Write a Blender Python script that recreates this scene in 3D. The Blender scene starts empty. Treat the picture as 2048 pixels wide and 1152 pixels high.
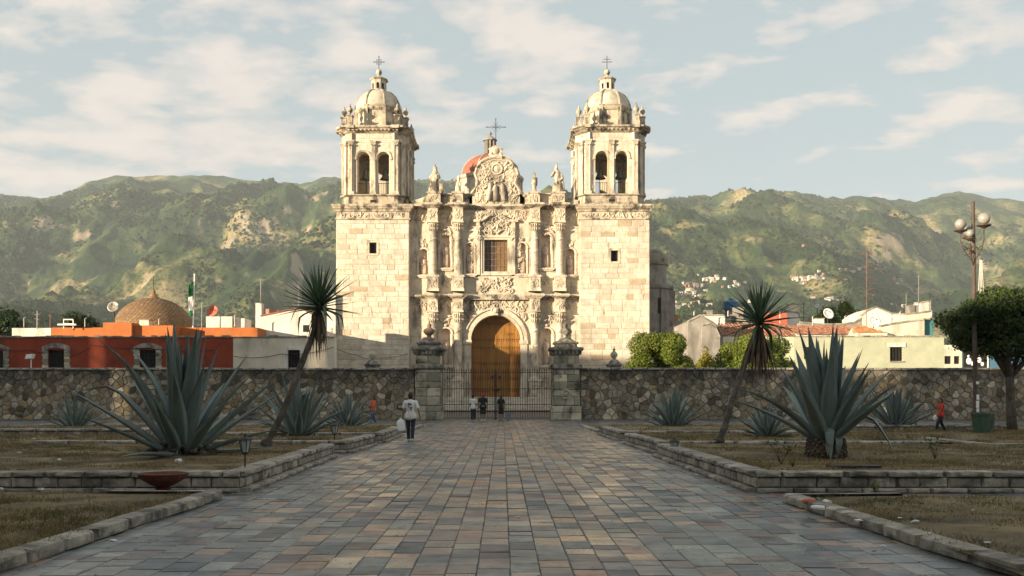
import bpy, math, random
import numpy as np
from mathutils import Vector, Matrix, Euler, Quaternion
R = math.radians
rnd = random.Random(7)
sc = bpy.context.scene
COL = sc.collection

# ------------------------------------------------------------------ camera
PXC, PYC, FPX, CAMH = 1005.0, 787.0, 2000.0, 1.7
cam = bpy.data.cameras.new('camera'); camo = bpy.data.objects.new('camera', cam); COL.objects.link(camo)
cam.sensor_width = 36.0; cam.lens = FPX / 2048 * 36.0
cam.shift_x = (1024 - PXC) / 2048; cam.shift_y = (PYC - 576) / 2048
cam.clip_start = 0.1; cam.clip_end = 12000
camo.location = (0, 0, CAMH); camo.rotation_euler = (R(90), 0, 0)
sc.camera = camo
sc.view_settings.view_transform = 'Standard'; sc.view_settings.look = 'None'
sc.view_settings.gamma = 1; sc.view_settings.use_curve_mapping = False
sc.view_settings.exposure = 1.33

# ------------------------------------------------------------------ sun and sky
SUN_AZ, SUN_EL = 54.0, 8.0           # azimuth: degrees to the left of straight behind the camera
to_sun = Vector((-math.sin(R(SUN_AZ)) * math.cos(R(SUN_EL)), -math.cos(R(SUN_AZ)) * math.cos(R(SUN_EL)), math.sin(R(SUN_EL))))
sl = bpy.data.lights.new('sun', 'SUN'); sl.energy = 5.0; sl.angle = R(0.5); sl.color = (1.0, 0.81, 0.56)
so = bpy.data.objects.new('sun', sl); COL.objects.link(so); so.location = (-60, -60, 60)
so.rotation_euler = (-to_sun).to_track_quat('-Z', 'Y').to_euler()

world = bpy.data.worlds.new('World'); sc.world = world; world.use_nodes = True
def nset(n, **k):
    for a, v in k.items():
        if a in n.inputs: n.inputs[a].default_value = v
        else: setattr(n, a, v)
    return n
def build_world():
    nt = world.node_tree; N = nt.nodes; L = nt.links; N.clear()
    out = N.new('ShaderNodeOutputWorld'); bg = N.new('ShaderNodeBackground'); bg.inputs['Strength'].default_value = 0.079
    sky = N.new('ShaderNodeTexSky'); sky.sky_type = 'NISHITA'; sky.sun_disc = False
    sky.sun_elevation = R(SUN_EL); sky.sun_rotation = math.atan2(to_sun.x, to_sun.y)
    sky.altitude = 1500; sky.air_density = 1.0; sky.dust_density = 1.2; sky.ozone_density = 1.0
    tc = N.new('ShaderNodeTexCoord'); sep = N.new('ShaderNodeSeparateXYZ'); L.new(tc.outputs['Generated'], sep.inputs[0])
    ad = N.new('ShaderNodeMath'); ad.operation = 'ADD'; ad.inputs[1].default_value = 0.16; L.new(sep.outputs[2], ad.inputs[0])
    mx = N.new('ShaderNodeMath'); mx.operation = 'MAXIMUM'; mx.inputs[1].default_value = 0.05; L.new(ad.outputs[0], mx.inputs[0])
    dx = N.new('ShaderNodeMath'); dx.operation = 'DIVIDE'; L.new(sep.outputs[0], dx.inputs[0]); L.new(mx.outputs[0], dx.inputs[1])
    dy = N.new('ShaderNodeMath'); dy.operation = 'DIVIDE'; L.new(sep.outputs[1], dy.inputs[0]); L.new(mx.outputs[0], dy.inputs[1])
    cb = N.new('ShaderNodeCombineXYZ'); L.new(dx.outputs[0], cb.inputs[0]); L.new(dy.outputs[0], cb.inputs[1])
    mp = N.new('ShaderNodeMapping'); mp.inputs['Scale'].default_value = (1.0, 1.15, 1); mp.inputs['Location'].default_value = (3.3, 1.7, 0); mp.inputs['Rotation'].default_value = (0, 0, R(12))
    L.new(cb.outputs[0], mp.inputs[0])
    n1 = nset(N.new('ShaderNodeTexNoise'), Scale=0.75, Detail=4.0, Roughness=0.5, Distortion=0.2); L.new(mp.outputs[0], n1.inputs['Vector'])
    n2 = nset(N.new('ShaderNodeTexNoise'), Scale=5.0, Detail=12.0, Roughness=0.55, Distortion=0.1); L.new(mp.outputs[0], n2.inputs['Vector'])
    s = N.new('ShaderNodeMath'); s.operation = 'MULTIPLY_ADD'; s.inputs[1].default_value = 0.50; L.new(n1.outputs[0], s.inputs[0])
    s2 = N.new('ShaderNodeMath'); s2.operation = 'MULTIPLY'; s2.inputs[1].default_value = 0.92; L.new(n2.outputs[0], s2.inputs[0]); L.new(s2.outputs[0], s.inputs[2])
    rp = N.new('ShaderNodeValToRGB'); L.new(s.outputs[0], rp.inputs[0])
    rp.color_ramp.elements[0].position = 0.675; rp.color_ramp.elements[0].color = (0, 0, 0, 1)
    rp.color_ramp.elements[1].position = 0.82; rp.color_ramp.elements[1].color = (1, 1, 1, 1)
    e = rp.color_ramp.elements.new(0.725); e.color = (0.5, 0.5, 0.5, 1)
    # thin veil everywhere plus clouds
    veil = N.new('ShaderNodeMixRGB'); veil.inputs[0].default_value = VEIL; veil.inputs[2].default_value = VEILC; L.new(sky.outputs[0], veil.inputs[1])
    cl = N.new('ShaderNodeMixRGB'); L.new(rp.outputs[0], cl.inputs[0]); L.new(veil.outputs[0], cl.inputs[1])
    shade = N.new('ShaderNodeValToRGB'); L.new(n2.outputs[0], shade.inputs[0])
    shade.color_ramp.elements[0].position = 0.35; shade.color_ramp.elements[0].color = CLOUD_LO
    shade.color_ramp.elements[1].position = 0.65; shade.color_ramp.elements[1].color = CLOUD_HI
    mul = N.new('ShaderNodeVectorMath'); mul.operation = 'SCALE'; mul.inputs['Scale'].default_value = 4.1; L.new(shade.outputs[0], mul.inputs[0])
    L.new(mul.outputs[0], cl.inputs[2])
    L.new(cl.outputs[0], bg.inputs[0]); L.new(bg.outputs[0], out.inputs[0])
VEIL = 0.84; VEILC = (2.55, 2.98, 3.12, 1); CLOUD_LO = (0.82, 0.79, 0.78, 1); CLOUD_HI = (1.04, 0.95, 0.89, 1)
build_world()

# ------------------------------------------------------------------ helpers
def PX(px, Y): return (px - PXC) * Y / FPX
def PZ(py, Y): return CAMH + (PYC - py) * Y / FPX
def link(o): COL.objects.link(o); return o
def setp(o, label=None, cat=None, group=None, kind=None):
    if label: o['label'] = label
    if cat: o['category'] = cat
    if group: o['group'] = group
    if kind: o['kind'] = kind
    return o
def thing(name, label, cat, loc=(0, 0, 0), rz=0.0, group=None):
    o = link(bpy.data.objects.new(name, None)); o.location = loc; o.rotation_euler = (0, 0, rz); o.empty_display_size = 0.2
    return setp(o, label, cat, group)
def wmat(o):
    m = o.matrix_basis.copy()
    if o.parent: m = wmat(o.parent) @ o.matrix_parent_inverse @ m
    return m
def parent_keep(o, p):
    """child keeps the world coordinates it was built in"""
    o.parent = p; o.matrix_parent_inverse = wmat(p).inverted()
def copy_tree(o, parent=None):
    c = o.copy(); COL.objects.link(c)
    if parent: c.parent = parent
    for ch in list(o.children): copy_tree(ch, c)
    return c

class MB:
    def __init__(s): s.v = []; s.f = []; s.m = []; s.cur = 0; s.T = None
    def add(s, vs, fs):
        b = len(s.v)
        if s.T is not None: vs = [s.T @ Vector(p) for p in vs]
        s.v.extend([tuple(p) for p in vs]); s.f.extend([tuple(i + b for i in f) for f in fs]); s.m.extend([s.cur] * len(fs))
        return s
    def box(s, x0, x1, y0, y1, z0, z1):
        return s.add([(x0,y0,z0),(x1,y0,z0),(x1,y1,z0),(x0,y1,z0),(x0,y0,z1),(x1,y0,z1),(x1,y1,z1),(x0,y1,z1)],
                     [(0,3,2,1),(4,5,6,7),(0,1,5,4),(1,2,6,5),(2,3,7,6),(3,0,4,7)])
    def block(s, x0, x1, y0, y1, z0, z1, b=0.02):
        """box with a bevelled front (-y)"""
        vs = [(x0,y1,z0),(x1,y1,z0),(x1,y1,z1),(x0,y1,z1),(x0,y0+b,z0),(x1,y0+b,z0),(x1,y0+b,z1),(x0,y0+b,z1),
              (x0+b,y0,z0+b),(x1-b,y0,z0+b),(x1-b,y0,z1-b),(x0+b,y0,z1-b)]
        return s.add(vs, [(8,9,10,11),(4,5,9,8),(5,6,10,9),(6,7,11,10),(7,4,8,11),(0,1,5,4),(1,2,6,5),(2,3,7,6),(3,0,4,7),(3,2,1,0)])
    def prism(s, poly, y0, y1):
        """polygon in XZ (ccw seen from -y) extruded in y"""
        n = len(poly)
        vs = [(p[0], y0, p[1]) for p in poly] + [(p[0], y1, p[1]) for p in poly]
        return s.add(vs, [tuple(range(n)), tuple(range(2*n-1, n-1, -1))] + [(i, i+n, (i+1) % n + n, (i+1) % n) for i in range(n)])
    def stack(s, cx, cy, prof, n=4, ch=0.0, rot=None):
        """rings (halfwidth, z): n=4 square (ch = chamfer), else regular n-gon"""
        rings = []
        for (w, z) in prof:
            if n == 4 and ch > 0:
                c = min(ch, w * .9)
                r = [(-w+c,-w),(w-c,-w),(w,-w+c),(w,w-c),(w-c,w),(-w+c,w),(-w,w-c),(-w,-w+c)]
            elif n == 4: r = [(-w,-w),(w,-w),(w,w),(-w,w)]
            else:
                a0 = rot if rot is not None else 0
                r = [(w*math.cos(a0+2*math.pi*i/n), w*math.sin(a0+2*math.pi*i/n)) for i in range(n)]
            rings.append([(cx+a, cy+b, z) for a, b in r])
        k = len(rings[0]); vs = [p for r in rings for p in r]; fs = [tuple(range(k-1, -1, -1)), tuple(range((len(rings)-1)*k, len(rings)*k))]
        for j in range(len(rings)-1):
            for i in range(k): a = j*k+i; b = j*k+(i+1) % k; fs.append((a, b, b+k, a+k))
        return s.add(vs, fs)
    def lathe(s, cx, cy, prof, n=12, rot=0): return s.stack(cx, cy, prof, n=n if n != 4 else 5, rot=rot)
    def tube(s, pts, rad, n=5, cap=True):
        pts = [Vector(p) for p in pts]; m = len(pts)
        if not hasattr(rad, '__len__'): rad = [rad] * m
        up = Vector((0, 0, 1)); vs = []
        prev = None
        for i, p in enumerate(pts):
            t = (pts[min(i+1, m-1)] - pts[max(i-1, 0)]).normalized() if m > 1 else up
            if prev is None:
                a = Vector((1, 0, 0)) if abs(t.x) < .9 else Vector((0, 1, 0)); u = t.cross(a).normalized()
            else:
                u = (prev - t * prev.dot(t))
                u = u.normalized() if u.length > 1e-6 else t.orthogonal().normalized()
            prev = u; w = t.cross(u)
            for k in range(n):
                a = 2*math.pi*k/n; vs.append(p + (u*math.cos(a) + w*math.sin(a)) * rad[i])
        fs = []
        for i in range(m-1):
            for k in range(n): a = i*n+k; b = i*n+(k+1) % n; fs.append((a, b, b+n, a+n))
        if cap: fs.append(tuple(range(n-1, -1, -1))); fs.append(tuple(range((m-1)*n, m*n)))
        return s.add(vs, fs)
    def ball(s, c, r, nu=8, nv=5, sq=(1, 1, 1)):
        vs = [(c[0], c[1], c[2]-r*sq[2])]
        for j in range(1, nv):
            th = math.pi*j/nv - math.pi/2
            for i in range(nu):
                a = 2*math.pi*i/nu; vs.append((c[0]+r*sq[0]*math.cos(th)*math.cos(a), c[1]+r*sq[1]*math.cos(th)*math.sin(a), c[2]+r*sq[2]*math.sin(th)))
        vs.append((c[0], c[1], c[2]+r*sq[2])); fs = []
        for i in range(nu): fs.append((0, 1+(i+1) % nu, 1+i))
        for j in range(nv-2):
            for i in range(nu): a = 1+j*nu+i; b = 1+j*nu+(i+1) % nu; fs.append((a, b, b+nu, a+nu))
        t = len(vs)-1; b0 = 1+(nv-2)*nu
        for i in range(nu): fs.append((b0+i, b0+(i+1) % nu, t))
        return s.add(vs, fs)
    def arch_wall(s, x0, x1, z0, z1, cx, r, zs, y0, y1, zb=None, n=12):
        """wall slab from y0 to y1 with one arched opening (zb sill, zs springing)"""
        zb = z0 if zb is None else zb
        if cx-r-x0 > 1e-4: s.box(x0, cx-r, y0, y1, z0, z1)
        if x1-cx-r > 1e-4: s.box(cx+r, x1, y0, y1, z0, z1)
        if zb > z0+1e-4: s.box(cx-r, cx+r, y0, y1, z0, zb)
        for i in range(n):
            a = math.pi - math.pi*i/n; b = math.pi - math.pi*(i+1)/n
            xa, xb, za, zb2 = cx+r*math.cos(a), cx+r*math.cos(b), zs+r*math.sin(a), zs+r*math.sin(b)
            s.prism([(xa, za), (xb, zb2), (xb, z1), (xa, z1)], y0, y1)
        return s
    def archivolt(s, cx, zs, r0, r1, y0, y1, n=14, a0=0, a1=math.pi):
        for i in range(n):
            a = a1-(a1-a0)*i/n; b = a1-(a1-a0)*(i+1)/n
            s.prism([(cx+r0*math.cos(a), zs+r0*math.sin(a)), (cx+r0*math.cos(b), zs+r0*math.sin(b)), (cx+r1*math.cos(b), zs+r1*math.sin(b)), (cx+r1*math.cos(a), zs+r1*math.sin(a))], y0, y1)
        return s
    def scroll(s, x, z, y, size, rng, n=9):
        """one carved volute or leaf, standing proud of the plane y"""
        k = rng.random(); a0 = rng.random()*6.28; sg = rng.choice((-1, 1)); rr = size*(.10+.06*rng.random())
        pts = []; rad = []
        if k < .65:
            for i in range(n):
                t = i/(n-1); a = a0+sg*t*4.6; q = size*.5*(1-.78*t); pts.append((x+q*math.cos(a), y-rr*.4, z+q*math.sin(a))); rad.append(rr*(.55+.6*t))
        else:
            for i in range(6):
                t = i/5; a = a0; q = size*(t-.5); pts.append((x+q*math.cos(a)+sg*size*.15*math.sin(t*3.1), y-rr*.5, z+q*math.sin(a))); rad.append(rr*(.35+1.2*math.sin(t*3.0)))
        return s.tube(pts, rad, 4)
    def carve(s, x0, x1, z0, z1, y, size, dens=1.6, rng=None, inside=None):
        rng = rng or rnd; n = int((x1-x0)*(z1-z0)/(size*size)*dens)
        for _ in range(n):
            x = rng.uniform(x0+size*.35, max(x0+size*.36, x1-size*.35)); z = rng.uniform(z0+size*.3, max(z0+size*.31, z1-size*.3))
            if inside and not inside(x, z): continue
            if rng.random() < .15: s.ball((x, y-.02*size, z), size*.2, 6, 4)
            else: s.scroll(x, z, y, size*rng.uniform(.7, 1.15), rng)
        return s
    def mesh(s, name, mats, smooth=False):
        me = bpy.data.meshes.new(name); me.from_pydata(s.v, [], s.f)
        for m in (mats if isinstance(mats, (list, tuple)) else [mats]): me.materials.append(m)
        if max(s.m, default=0) > 0: me.polygons.foreach_set('material_index', s.m)
        if smooth: me.polygons.foreach_set('use_smooth', [True]*len(me.polygons))
        me.update(); return me
    def build(s, name, mats, parent=None, smooth=False, **k):
        o = link(bpy.data.objects.new(name, s.mesh(name, mats, smooth)))
        if parent: parent_keep(o, parent)
        return setp(o, **k)
def inst(name, me, parent, loc=(0,0,0), rot=(0,0,0), scale=(1,1,1), **k):
    o = link(bpy.data.objects.new(name, me)); o.location = loc; o.rotation_euler = rot; o.scale = scale
    if parent: parent_keep(o, parent)
    return setp(o, **k)
def np_mesh(name, V, F, mats, smooth=False):
    """V (n,3), F (m,k) numpy"""
    me = bpy.data.meshes.new(name); m, k = F.shape
    me.vertices.add(len(V)); me.vertices.foreach_set('co', V.astype(np.float32).ravel())
    me.loops.add(m*k); me.loops.foreach_set('vertex_index', F.astype(np.int32).ravel())
    me.polygons.add(m); me.polygons.foreach_set('loop_start', np.arange(0, m*k, k, dtype=np.int32)); me.polygons.foreach_set('loop_total', np.full(m, k, dtype=np.int32))
    if smooth: me.polygons.foreach_set('use_smooth', np.ones(m, dtype=bool))
    for mt in (mats if isinstance(mats, (list, tuple)) else [mats]): me.materials.append(mt)
    me.update(calc_edges=True); me.validate(); return me

# ------------------------------------------------------------------ materials
def M(name, cols, scale=2.0, detail=6.0, rough=0.85, bump=0.3, bscale=None, var=0.0, pick=None, stain_sheen=None, metal=0.0, spec=0.4,
      stretch=(1, 1, 1), emit=None, trans=0.0, grime=None, coord='pos', bdist=0.03, pos=(.35, .65), sss=0):
    m = bpy.data.materials.new(name); m.use_nodes = True; nt = m.node_tree; N = nt.nodes; L = nt.links
    b = N['Principled BSDF']; b.inputs['Roughness'].default_value = rough; b.inputs['Metallic'].default_value = metal
    b.inputs['Specular IOR Level'].default_value = spec
    g = N.new('ShaderNodeNewGeometry'); mp = N.new('ShaderNodeMapping'); mp.inputs['Scale'].default_value = stretch
    if coord == 'pos': L.new(g.outputs['Position'], mp.inputs[0])
    else:
        tc = N.new('ShaderNodeTexCoord'); L.new(tc.outputs['Object'], mp.inputs[0])
    no = nset(N.new('ShaderNodeTexNoise'), Scale=scale, Detail=detail, Roughness=0.62); L.new(mp.outputs[0], no.inputs['Vector'])
    rp = N.new('ShaderNodeValToRGB'); L.new(no.outputs[0], rp.inputs[0]); cr = rp.color_ramp
    n = len(cols)
    if n == 1: cols = cols*2; n = 2
    while len(cr.elements) < n: cr.elements.new(.5)
    for i, c in enumerate(cols):
        cr.elements[i].position = pos[0]+(pos[1]-pos[0])*i/(n-1); cr.elements[i].color = (*c, 1)
    c = rp.outputs[0]
    oi = N.new('ShaderNodeObjectInfo'); ad = N.new('ShaderNodeMath'); ad.operation = 'ADD'
    L.new(oi.outputs['Random'], ad.inputs[0]); L.new(g.outputs['Random Per Island'], ad.inputs[1])
    wn = N.new('ShaderNodeTexWhiteNoise'); wn.noise_dimensions = '1D'; mu = N.new('ShaderNodeMath'); mu.operation = 'MULTIPLY'; mu.inputs[1].default_value = 37.7
    L.new(ad.outputs[0], mu.inputs[0]); L.new(mu.outputs[0], wn.inputs['W'])
    if pick:
        pr = N.new('ShaderNodeValToRGB'); pr.color_ramp.interpolation = 'CONSTANT'; L.new(wn.outputs['Value'], pr.inputs[0])
        while len(pr.color_ramp.elements) < len(pick): pr.color_ramp.elements.new(.5)
        tot = sum(w for _, w in pick); acc = 0
        for i, (pc, w) in enumerate(pick):
            pr.color_ramp.elements[i].position = acc/tot; pr.color_ramp.elements[i].color = (*pc, 1); acc += w
        mm = N.new('ShaderNodeMixRGB'); mm.blend_type = 'MULTIPLY'; mm.inputs[0].default_value = 1; L.new(c, mm.inputs[1]); L.new(pr.outputs[0], mm.inputs[2]); c = mm.outputs[0]
    if var:
        sc_ = N.new('ShaderNodeSeparateColor'); L.new(wn.outputs['Color'], sc_.inputs[0])
        mr = N.new('ShaderNodeMapRange'); mr.inputs['To Min'].default_value = 1-var; mr.inputs['To Max'].default_value = 1+var*.7; L.new(sc_.outputs[1], mr.inputs[0])
        vs = N.new('ShaderNodeVectorMath'); vs.operation = 'SCALE'; L.new(c, vs.inputs[0]); L.new(mr.outputs[0], vs.inputs['Scale']); c = vs.outputs[0]
    if stain_sheen:
        for (scol, ssc, lo, hi, st, amt) in stain_sheen:
            m2 = N.new('ShaderNodeMapping'); m2.inputs['Scale'].default_value = st; L.new(g.outputs['Position'], m2.inputs[0])
            n2 = nset(N.new('ShaderNodeTexNoise'), Scale=ssc, Detail=7.0, Roughness=0.65); L.new(m2.outputs[0], n2.inputs['Vector'])
            r2 = N.new('ShaderNodeMapRange'); r2.inputs['From Min'].default_value = lo; r2.inputs['From Max'].default_value = hi; r2.inputs['To Max'].default_value = amt; L.new(n2.outputs[0], r2.inputs[0])
            mx = N.new('ShaderNodeMixRGB'); L.new(r2.outputs[0], mx.inputs[0]); L.new(c, mx.inputs[1]); mx.inputs[2].default_value = (*scol, 1); c = mx.outputs[0]
    if grime:
        z0_, z1_, gc, ga = grime
        sp_ = N.new('ShaderNodeSeparateXYZ'); L.new(g.outputs['Position'], sp_.inputs[0]); ng = nset(N.new('ShaderNodeTexNoise'), Scale=.9, Detail=7.0, Roughness=.65); L.new(g.outputs['Position'], ng.inputs['Vector'])
        ma = N.new('ShaderNodeMath'); ma.operation = 'MULTIPLY_ADD'; ma.inputs[1].default_value = 4.5; L.new(ng.outputs[0], ma.inputs[0]); L.new(sp_.outputs[2], ma.inputs[2])
        rg = N.new('ShaderNodeMapRange'); rg.inputs['From Min'].default_value = z0_+2.25; rg.inputs['From Max'].default_value = z1_+2.25; rg.inputs['To Max'].default_value = ga; L.new(ma.outputs[0], rg.inputs[0])
        mg = N.new('ShaderNodeMixRGB'); L.new(rg.outputs[0], mg.inputs[0]); L.new(c, mg.inputs[1]); mg.inputs[2].default_value = (*gc, 1); c = mg.outputs[0]
    L.new(c, b.inputs['Base Color'])
    if bump:
        nb = nset(N.new('ShaderNodeTexNoise'), Scale=bscale or scale*6, Detail=5.0, Roughness=0.6); L.new(mp.outputs[0], nb.inputs['Vector'])
        bp = N.new('ShaderNodeBump'); bp.inputs['Strength'].default_value = bump; bp.inputs['Distance'].default_value = bdist
        L.new(nb.outputs[0], bp.inputs['Height']); L.new(bp.outputs[0], b.inputs['Normal'])
    if emit: b.inputs['Emission Color'].default_value = (*emit[0], 1); b.inputs['Emission Strength'].default_value = emit[1]
    if trans: b.inputs['Transmission Weight'].default_value = trans
    if sss:
        tr = N.new('ShaderNodeBsdfTranslucent'); L.new(c, tr.inputs[0]); ms = N.new('ShaderNodeMixShader'); ms.inputs[0].default_value = sss
        L.new(b.outputs[0], ms.inputs[1]); L.new(tr.outputs[0], ms.inputs[2]); L.new(ms.outputs[0], N['Material Output'].inputs[0])
    return m
W3 = (1, 1, 1)
LICH = ((.035, .034, .028), .55, .50, .64, (1, 1, 1), .75)
m_ash = M('cream_ashlar', [(.48, .425, .345), (.63, .575, .48)], 1.2, var=.12, bump=.35, bscale=9,
          pick=[((1, 1, 1), 12), ((.95, .92, .89), 4), ((.74, .66, .56), 1.1), ((1.04, 1.03, 1.0), 4)], stain_sheen=[((.22, .18, .13), .5, .52, .74, (1, 1, .35), .55), ((.30, .25, .19), 3.5, .50, .70, W3, .55), ((.10, .09, .07), 1.6, .62, .74, (1, 1, .3), .7)])
m_fac = M('carved_limestone', [(.47, .40, .31), (.63, .56, .45)], 1.6, var=.08, bump=.5, bscale=7, bdist=.05,
          stain_sheen=[((.075, .07, .055), 1.0, .49, .65, (1, 1, .45), .75), ((.62, .36, .26), .35, .60, .72, (1, 1, 1), .35)])
m_cor = M('weathered_cornice', [(.36, .31, .23), (.58, .50, .39)], 2.0, var=.2, bump=.5, bscale=9,
          stain_sheen=[((.035, .033, .028), 1.3, .48, .60, (1, 1, .6), .9)])
m_niche = M('pinkish_niche_stone', [(.48, .38, .30), (.60, .50, .41)], 2.0, bump=.5, bscale=7)
m_pillar = M('lichen_black_stone', [(.36, .32, .24), (.52, .48, .38)], 1.8, var=.25, bump=.6, bscale=9, stain_sheen=[((.03, .03, .026), .9, .50, .64, W3, .88)],
             pick=[((1, 1, 1), 4), ((.6, .62, .58), 3), ((1.25, 1.2, 1.12), 2)])
m_pilcap = M('blackened_stone', [(.05, .048, .04), (.16, .15, .125), (.36, .33, .27)], 2.6, var=.15, bump=.7, bscale=8)
m_rub = M('rubble_stone', [(.20, .175, .13), (.36, .32, .25)], 3.0, var=.30, bump=.6, bscale=9,
          pick=[((1, 1, 1), 5), ((1.45, 1.42, 1.38), 3), ((.72, .68, .60), 3), ((.38, .35, .31), 1.5), ((.95, .82, .62), 2)], stain_sheen=[((.03, .03, .026), .5, .52, .64, W3, .6)], grime=(2.2, 3.3, (.035, .033, .028), .85))
m_mort = M('wall_mortar', [(.12, .108, .085), (.30, .27, .21)], 4.5, bump=.6, stain_sheen=[((.03, .03, .026), .5, .50, .62, W3, .6)], grime=(2.2, 3.3, (.035, .033, .028), .85))
m_cope = M('wall_coping', [(.13, .12, .10), (.40, .37, .31)], 1.6, var=.3, bump=.6, bscale=8)
m_plan = M('planter_stone', [(.20, .185, .15), (.40, .365, .30)], 5.0, var=.32, bump=.8, bscale=16, stain_sheen=[((.045, .045, .038), 2.2, .50, .64, W3, .8)])
m_plmo = M('planter_mortar', [(.06, .055, .045), (.12, .11, .09)], 5.0, bump=.5)
m_tile = M('paving_stone', [(.55, .56, .57), (1.0, 1.0, .98), (1.25, 1.22, 1.18)], 5.0, rough=.27, spec=.6, var=.26, bump=.45, bscale=11, bdist=.012,
           pick=[((.125, .14, .138), 8), ((.07, .086, .094), 5), ((.19, .14, .11), 2.5), ((.28, .18, .125), 2), ((.20, .21, .19), 4), ((.105, .088, .088), 3)],  # pinkish and orange slabs also imitate the sunlit front reflected in the paving
           stain_sheen=[((.36, .22, .13), .28, .54, .66, W3, .28), ((.05, .056, .06), .45, .48, .60, W3, .6), ((.045, .045, .045), 2.2, .58, .68, W3, .6)])  # orange patches paint in the warm reflected sheen; the dark ones are dirt
def vary_rough(m, lo, hi, scale):
    nt = m.node_tree; N = nt.nodes; L = nt.links; b = N['Principled BSDF']; g = N.new('ShaderNodeNewGeometry'); oi = N.new('ShaderNodeObjectInfo')
    a = N.new('ShaderNodeMath'); a.operation = 'ADD'; L.new(g.outputs['Random Per Island'], a.inputs[0]); L.new(oi.outputs['Random'], a.inputs[1])
    w = N.new('ShaderNodeTexWhiteNoise'); w.noise_dimensions = '1D'; mu = N.new('ShaderNodeMath'); mu.operation = 'MULTIPLY'; mu.inputs[1].default_value = 91.3; L.new(a.outputs[0], mu.inputs[0]); L.new(mu.outputs[0], w.inputs['W'])
    n = nset(N.new('ShaderNodeTexNoise'), Scale=scale, Detail=6.0, Roughness=.6); L.new(g.outputs['Position'], n.inputs['Vector'])
    s_ = N.new('ShaderNodeMath'); s_.operation = 'MULTIPLY_ADD'; s_.inputs[1].default_value = .45; L.new(w.outputs['Value'], s_.inputs[0]); L.new(n.outputs[0], s_.inputs[2])
    r = N.new('ShaderNodeMapRange'); r.inputs['From Min'].default_value = .40; r.inputs['From Max'].default_value = 1.0; r.inputs['To Min'].default_value = lo; r.inputs['To Max'].default_value = hi; L.new(s_.outputs[0], r.inputs[0]); L.new(r.outputs[0], b.inputs['Roughness'])
vary_rough(m_tile, .16, .62, .9)
m_joint = M('paving_joint', [(.07, .07, .066), (.12, .115, .105)], 6.0, bump=.3)
m_soil = M('dry_lawn_soil', [(.045, .034, .018), (.15, .11, .052), (.30, .225, .11)], .9, detail=9, bump=.9, bscale=40, bdist=.03,
           stain_sheen=[((.05, .055, .022), .45, .52, .66, W3, .8), ((.035, .026, .018), .9, .60, .70, W3, .8)])
m_dirt = M('ground_dirt', [(.12, .10, .07), (.20, .17, .12)], .6, bump=.5)
m_grass = M('dry_grass', [(.12, .09, .04), (.31, .23, .11)], .8, var=.35, bump=0, rough=.8, stain_sheen=[((.06, .08, .025), .5, .50, .64, W3, .75)], sss=.3)
m_agave = M('agave_leaf', [(.095, .135, .122), (.17, .215, .198)], 3.0, rough=.5, bump=.12, var=.22, stretch=(6, 6, .6), coord='obj', bscale=4, bdist=.02,
            stain_sheen=[((.19, .24, .21), 1.1, .5, .7, W3, .4)])
m_agdry = M('dry_leaf', [(.07, .05, .03), (.17, .125, .08)], 4.0, rough=.9, bump=.4, var=.3)
m_yucca = M('yucca_leaf', [(.045, .09, .045), (.08, .135, .065)], 4.0, rough=.42, bump=0, var=.3)
m_bark = M('bark', [(.06, .05, .04), (.15, .125, .10)], 5.0, bump=1.0, bscale=22, bdist=.04)
m_iron = M('iron', [(.012, .011, .010), (.03, .026, .022)], 8.0, rough=.6, bump=.2, spec=.4)
m_bronze = M('bell_bronze', [(.06, .065, .055), (.11, .115, .095)], 5.0, rough=.55, bump=.2, metal=.3)
m_wood = M('door_wood', [(.20, .088, .014), (.34, .16, .028)], 2.0, rough=.5, bump=.4, bscale=10, stretch=(4, 4, .5), var=.18)
m_dark = M('dark_interior', [(.012, .010, .009), (.02, .018, .015)], 2.0, bump=0)
m_glassd = M('window_glass', [(.03, .035, .03), (.055, .06, .045)], 3.0, rough=.25, bump=.1, var=.3)
m_amber = M('amber_blind', [(.12, .085, .04), (.19, .135, .06)], 3.0, rough=.5, bump=.1, var=.15)
m_reddome = M('red_tile_dome', [(.24, .075, .05), (.36, .13, .09)], 3.0, bump=.4, bscale=20, stain_sheen=[((.20, .13, .10), 1.2, .55, .7, W3, .7)])
m_white = M('white_plaster', [(.56, .53, .46), (.72, .68, .61)], 1.2, bump=.3, bscale=6, stain_sheen=[((.28, .25, .20), .8, .52, .70, (1, 1, .3), .7), ((.12, .11, .09), 2.5, .62, .72, (1, 1, .3), .6)])
m_cream = M('cream_plaster', [(.55, .49, .38), (.68, .62, .50)], 1.2, bump=.3, bscale=6, stain_sheen=[((.24, .20, .15), .7, .52, .70, (1, 1, .3), .65), ((.12, .11, .09), 2.5, .62, .72, (1, 1, .3), .6)])
m_red = M('red_plaster', [(.22, .038, .016), (.29, .055, .022)], 1.2, bump=.3, bscale=6, stain_sheen=[((.10, .022, .014), .9, .50, .70, W3, .7), ((.30, .12, .08), 2.4, .62, .70, (1, 1, .5), .5)])
m_orange = M('orange_plaster', [(.38, .115, .03), (.47, .155, .04)], 1.2, bump=.3, bscale=6, stain_sheen=[((.22, .09, .04), .9, .52, .7, (1, 1, .4), .6)])
m_yel = M('pale_green_yellow_plaster', [(.36, .375, .27), (.44, .45, .33)], 1.2, bump=.3, bscale=6, stain_sheen=[((.32, .30, .2), .8, .56, .74, (1, 1, .3), .4)])
m_blue = M('blue_plaster', [(.045, .12, .18), (.06, .15, .22)], 1.2, bump=.2)
m_teal = M('teal_paint', [(.05, .17, .17), (.07, .21, .20)], 1.2, bump=.2)
m_grey = M('grey_render', [(.20, .185, .165), (.32, .30, .27)], 1.0, bump=.5, stain_sheen=[((.09, .08, .07), .7, .5, .7, (1, 1, .3), .7)])
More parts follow.
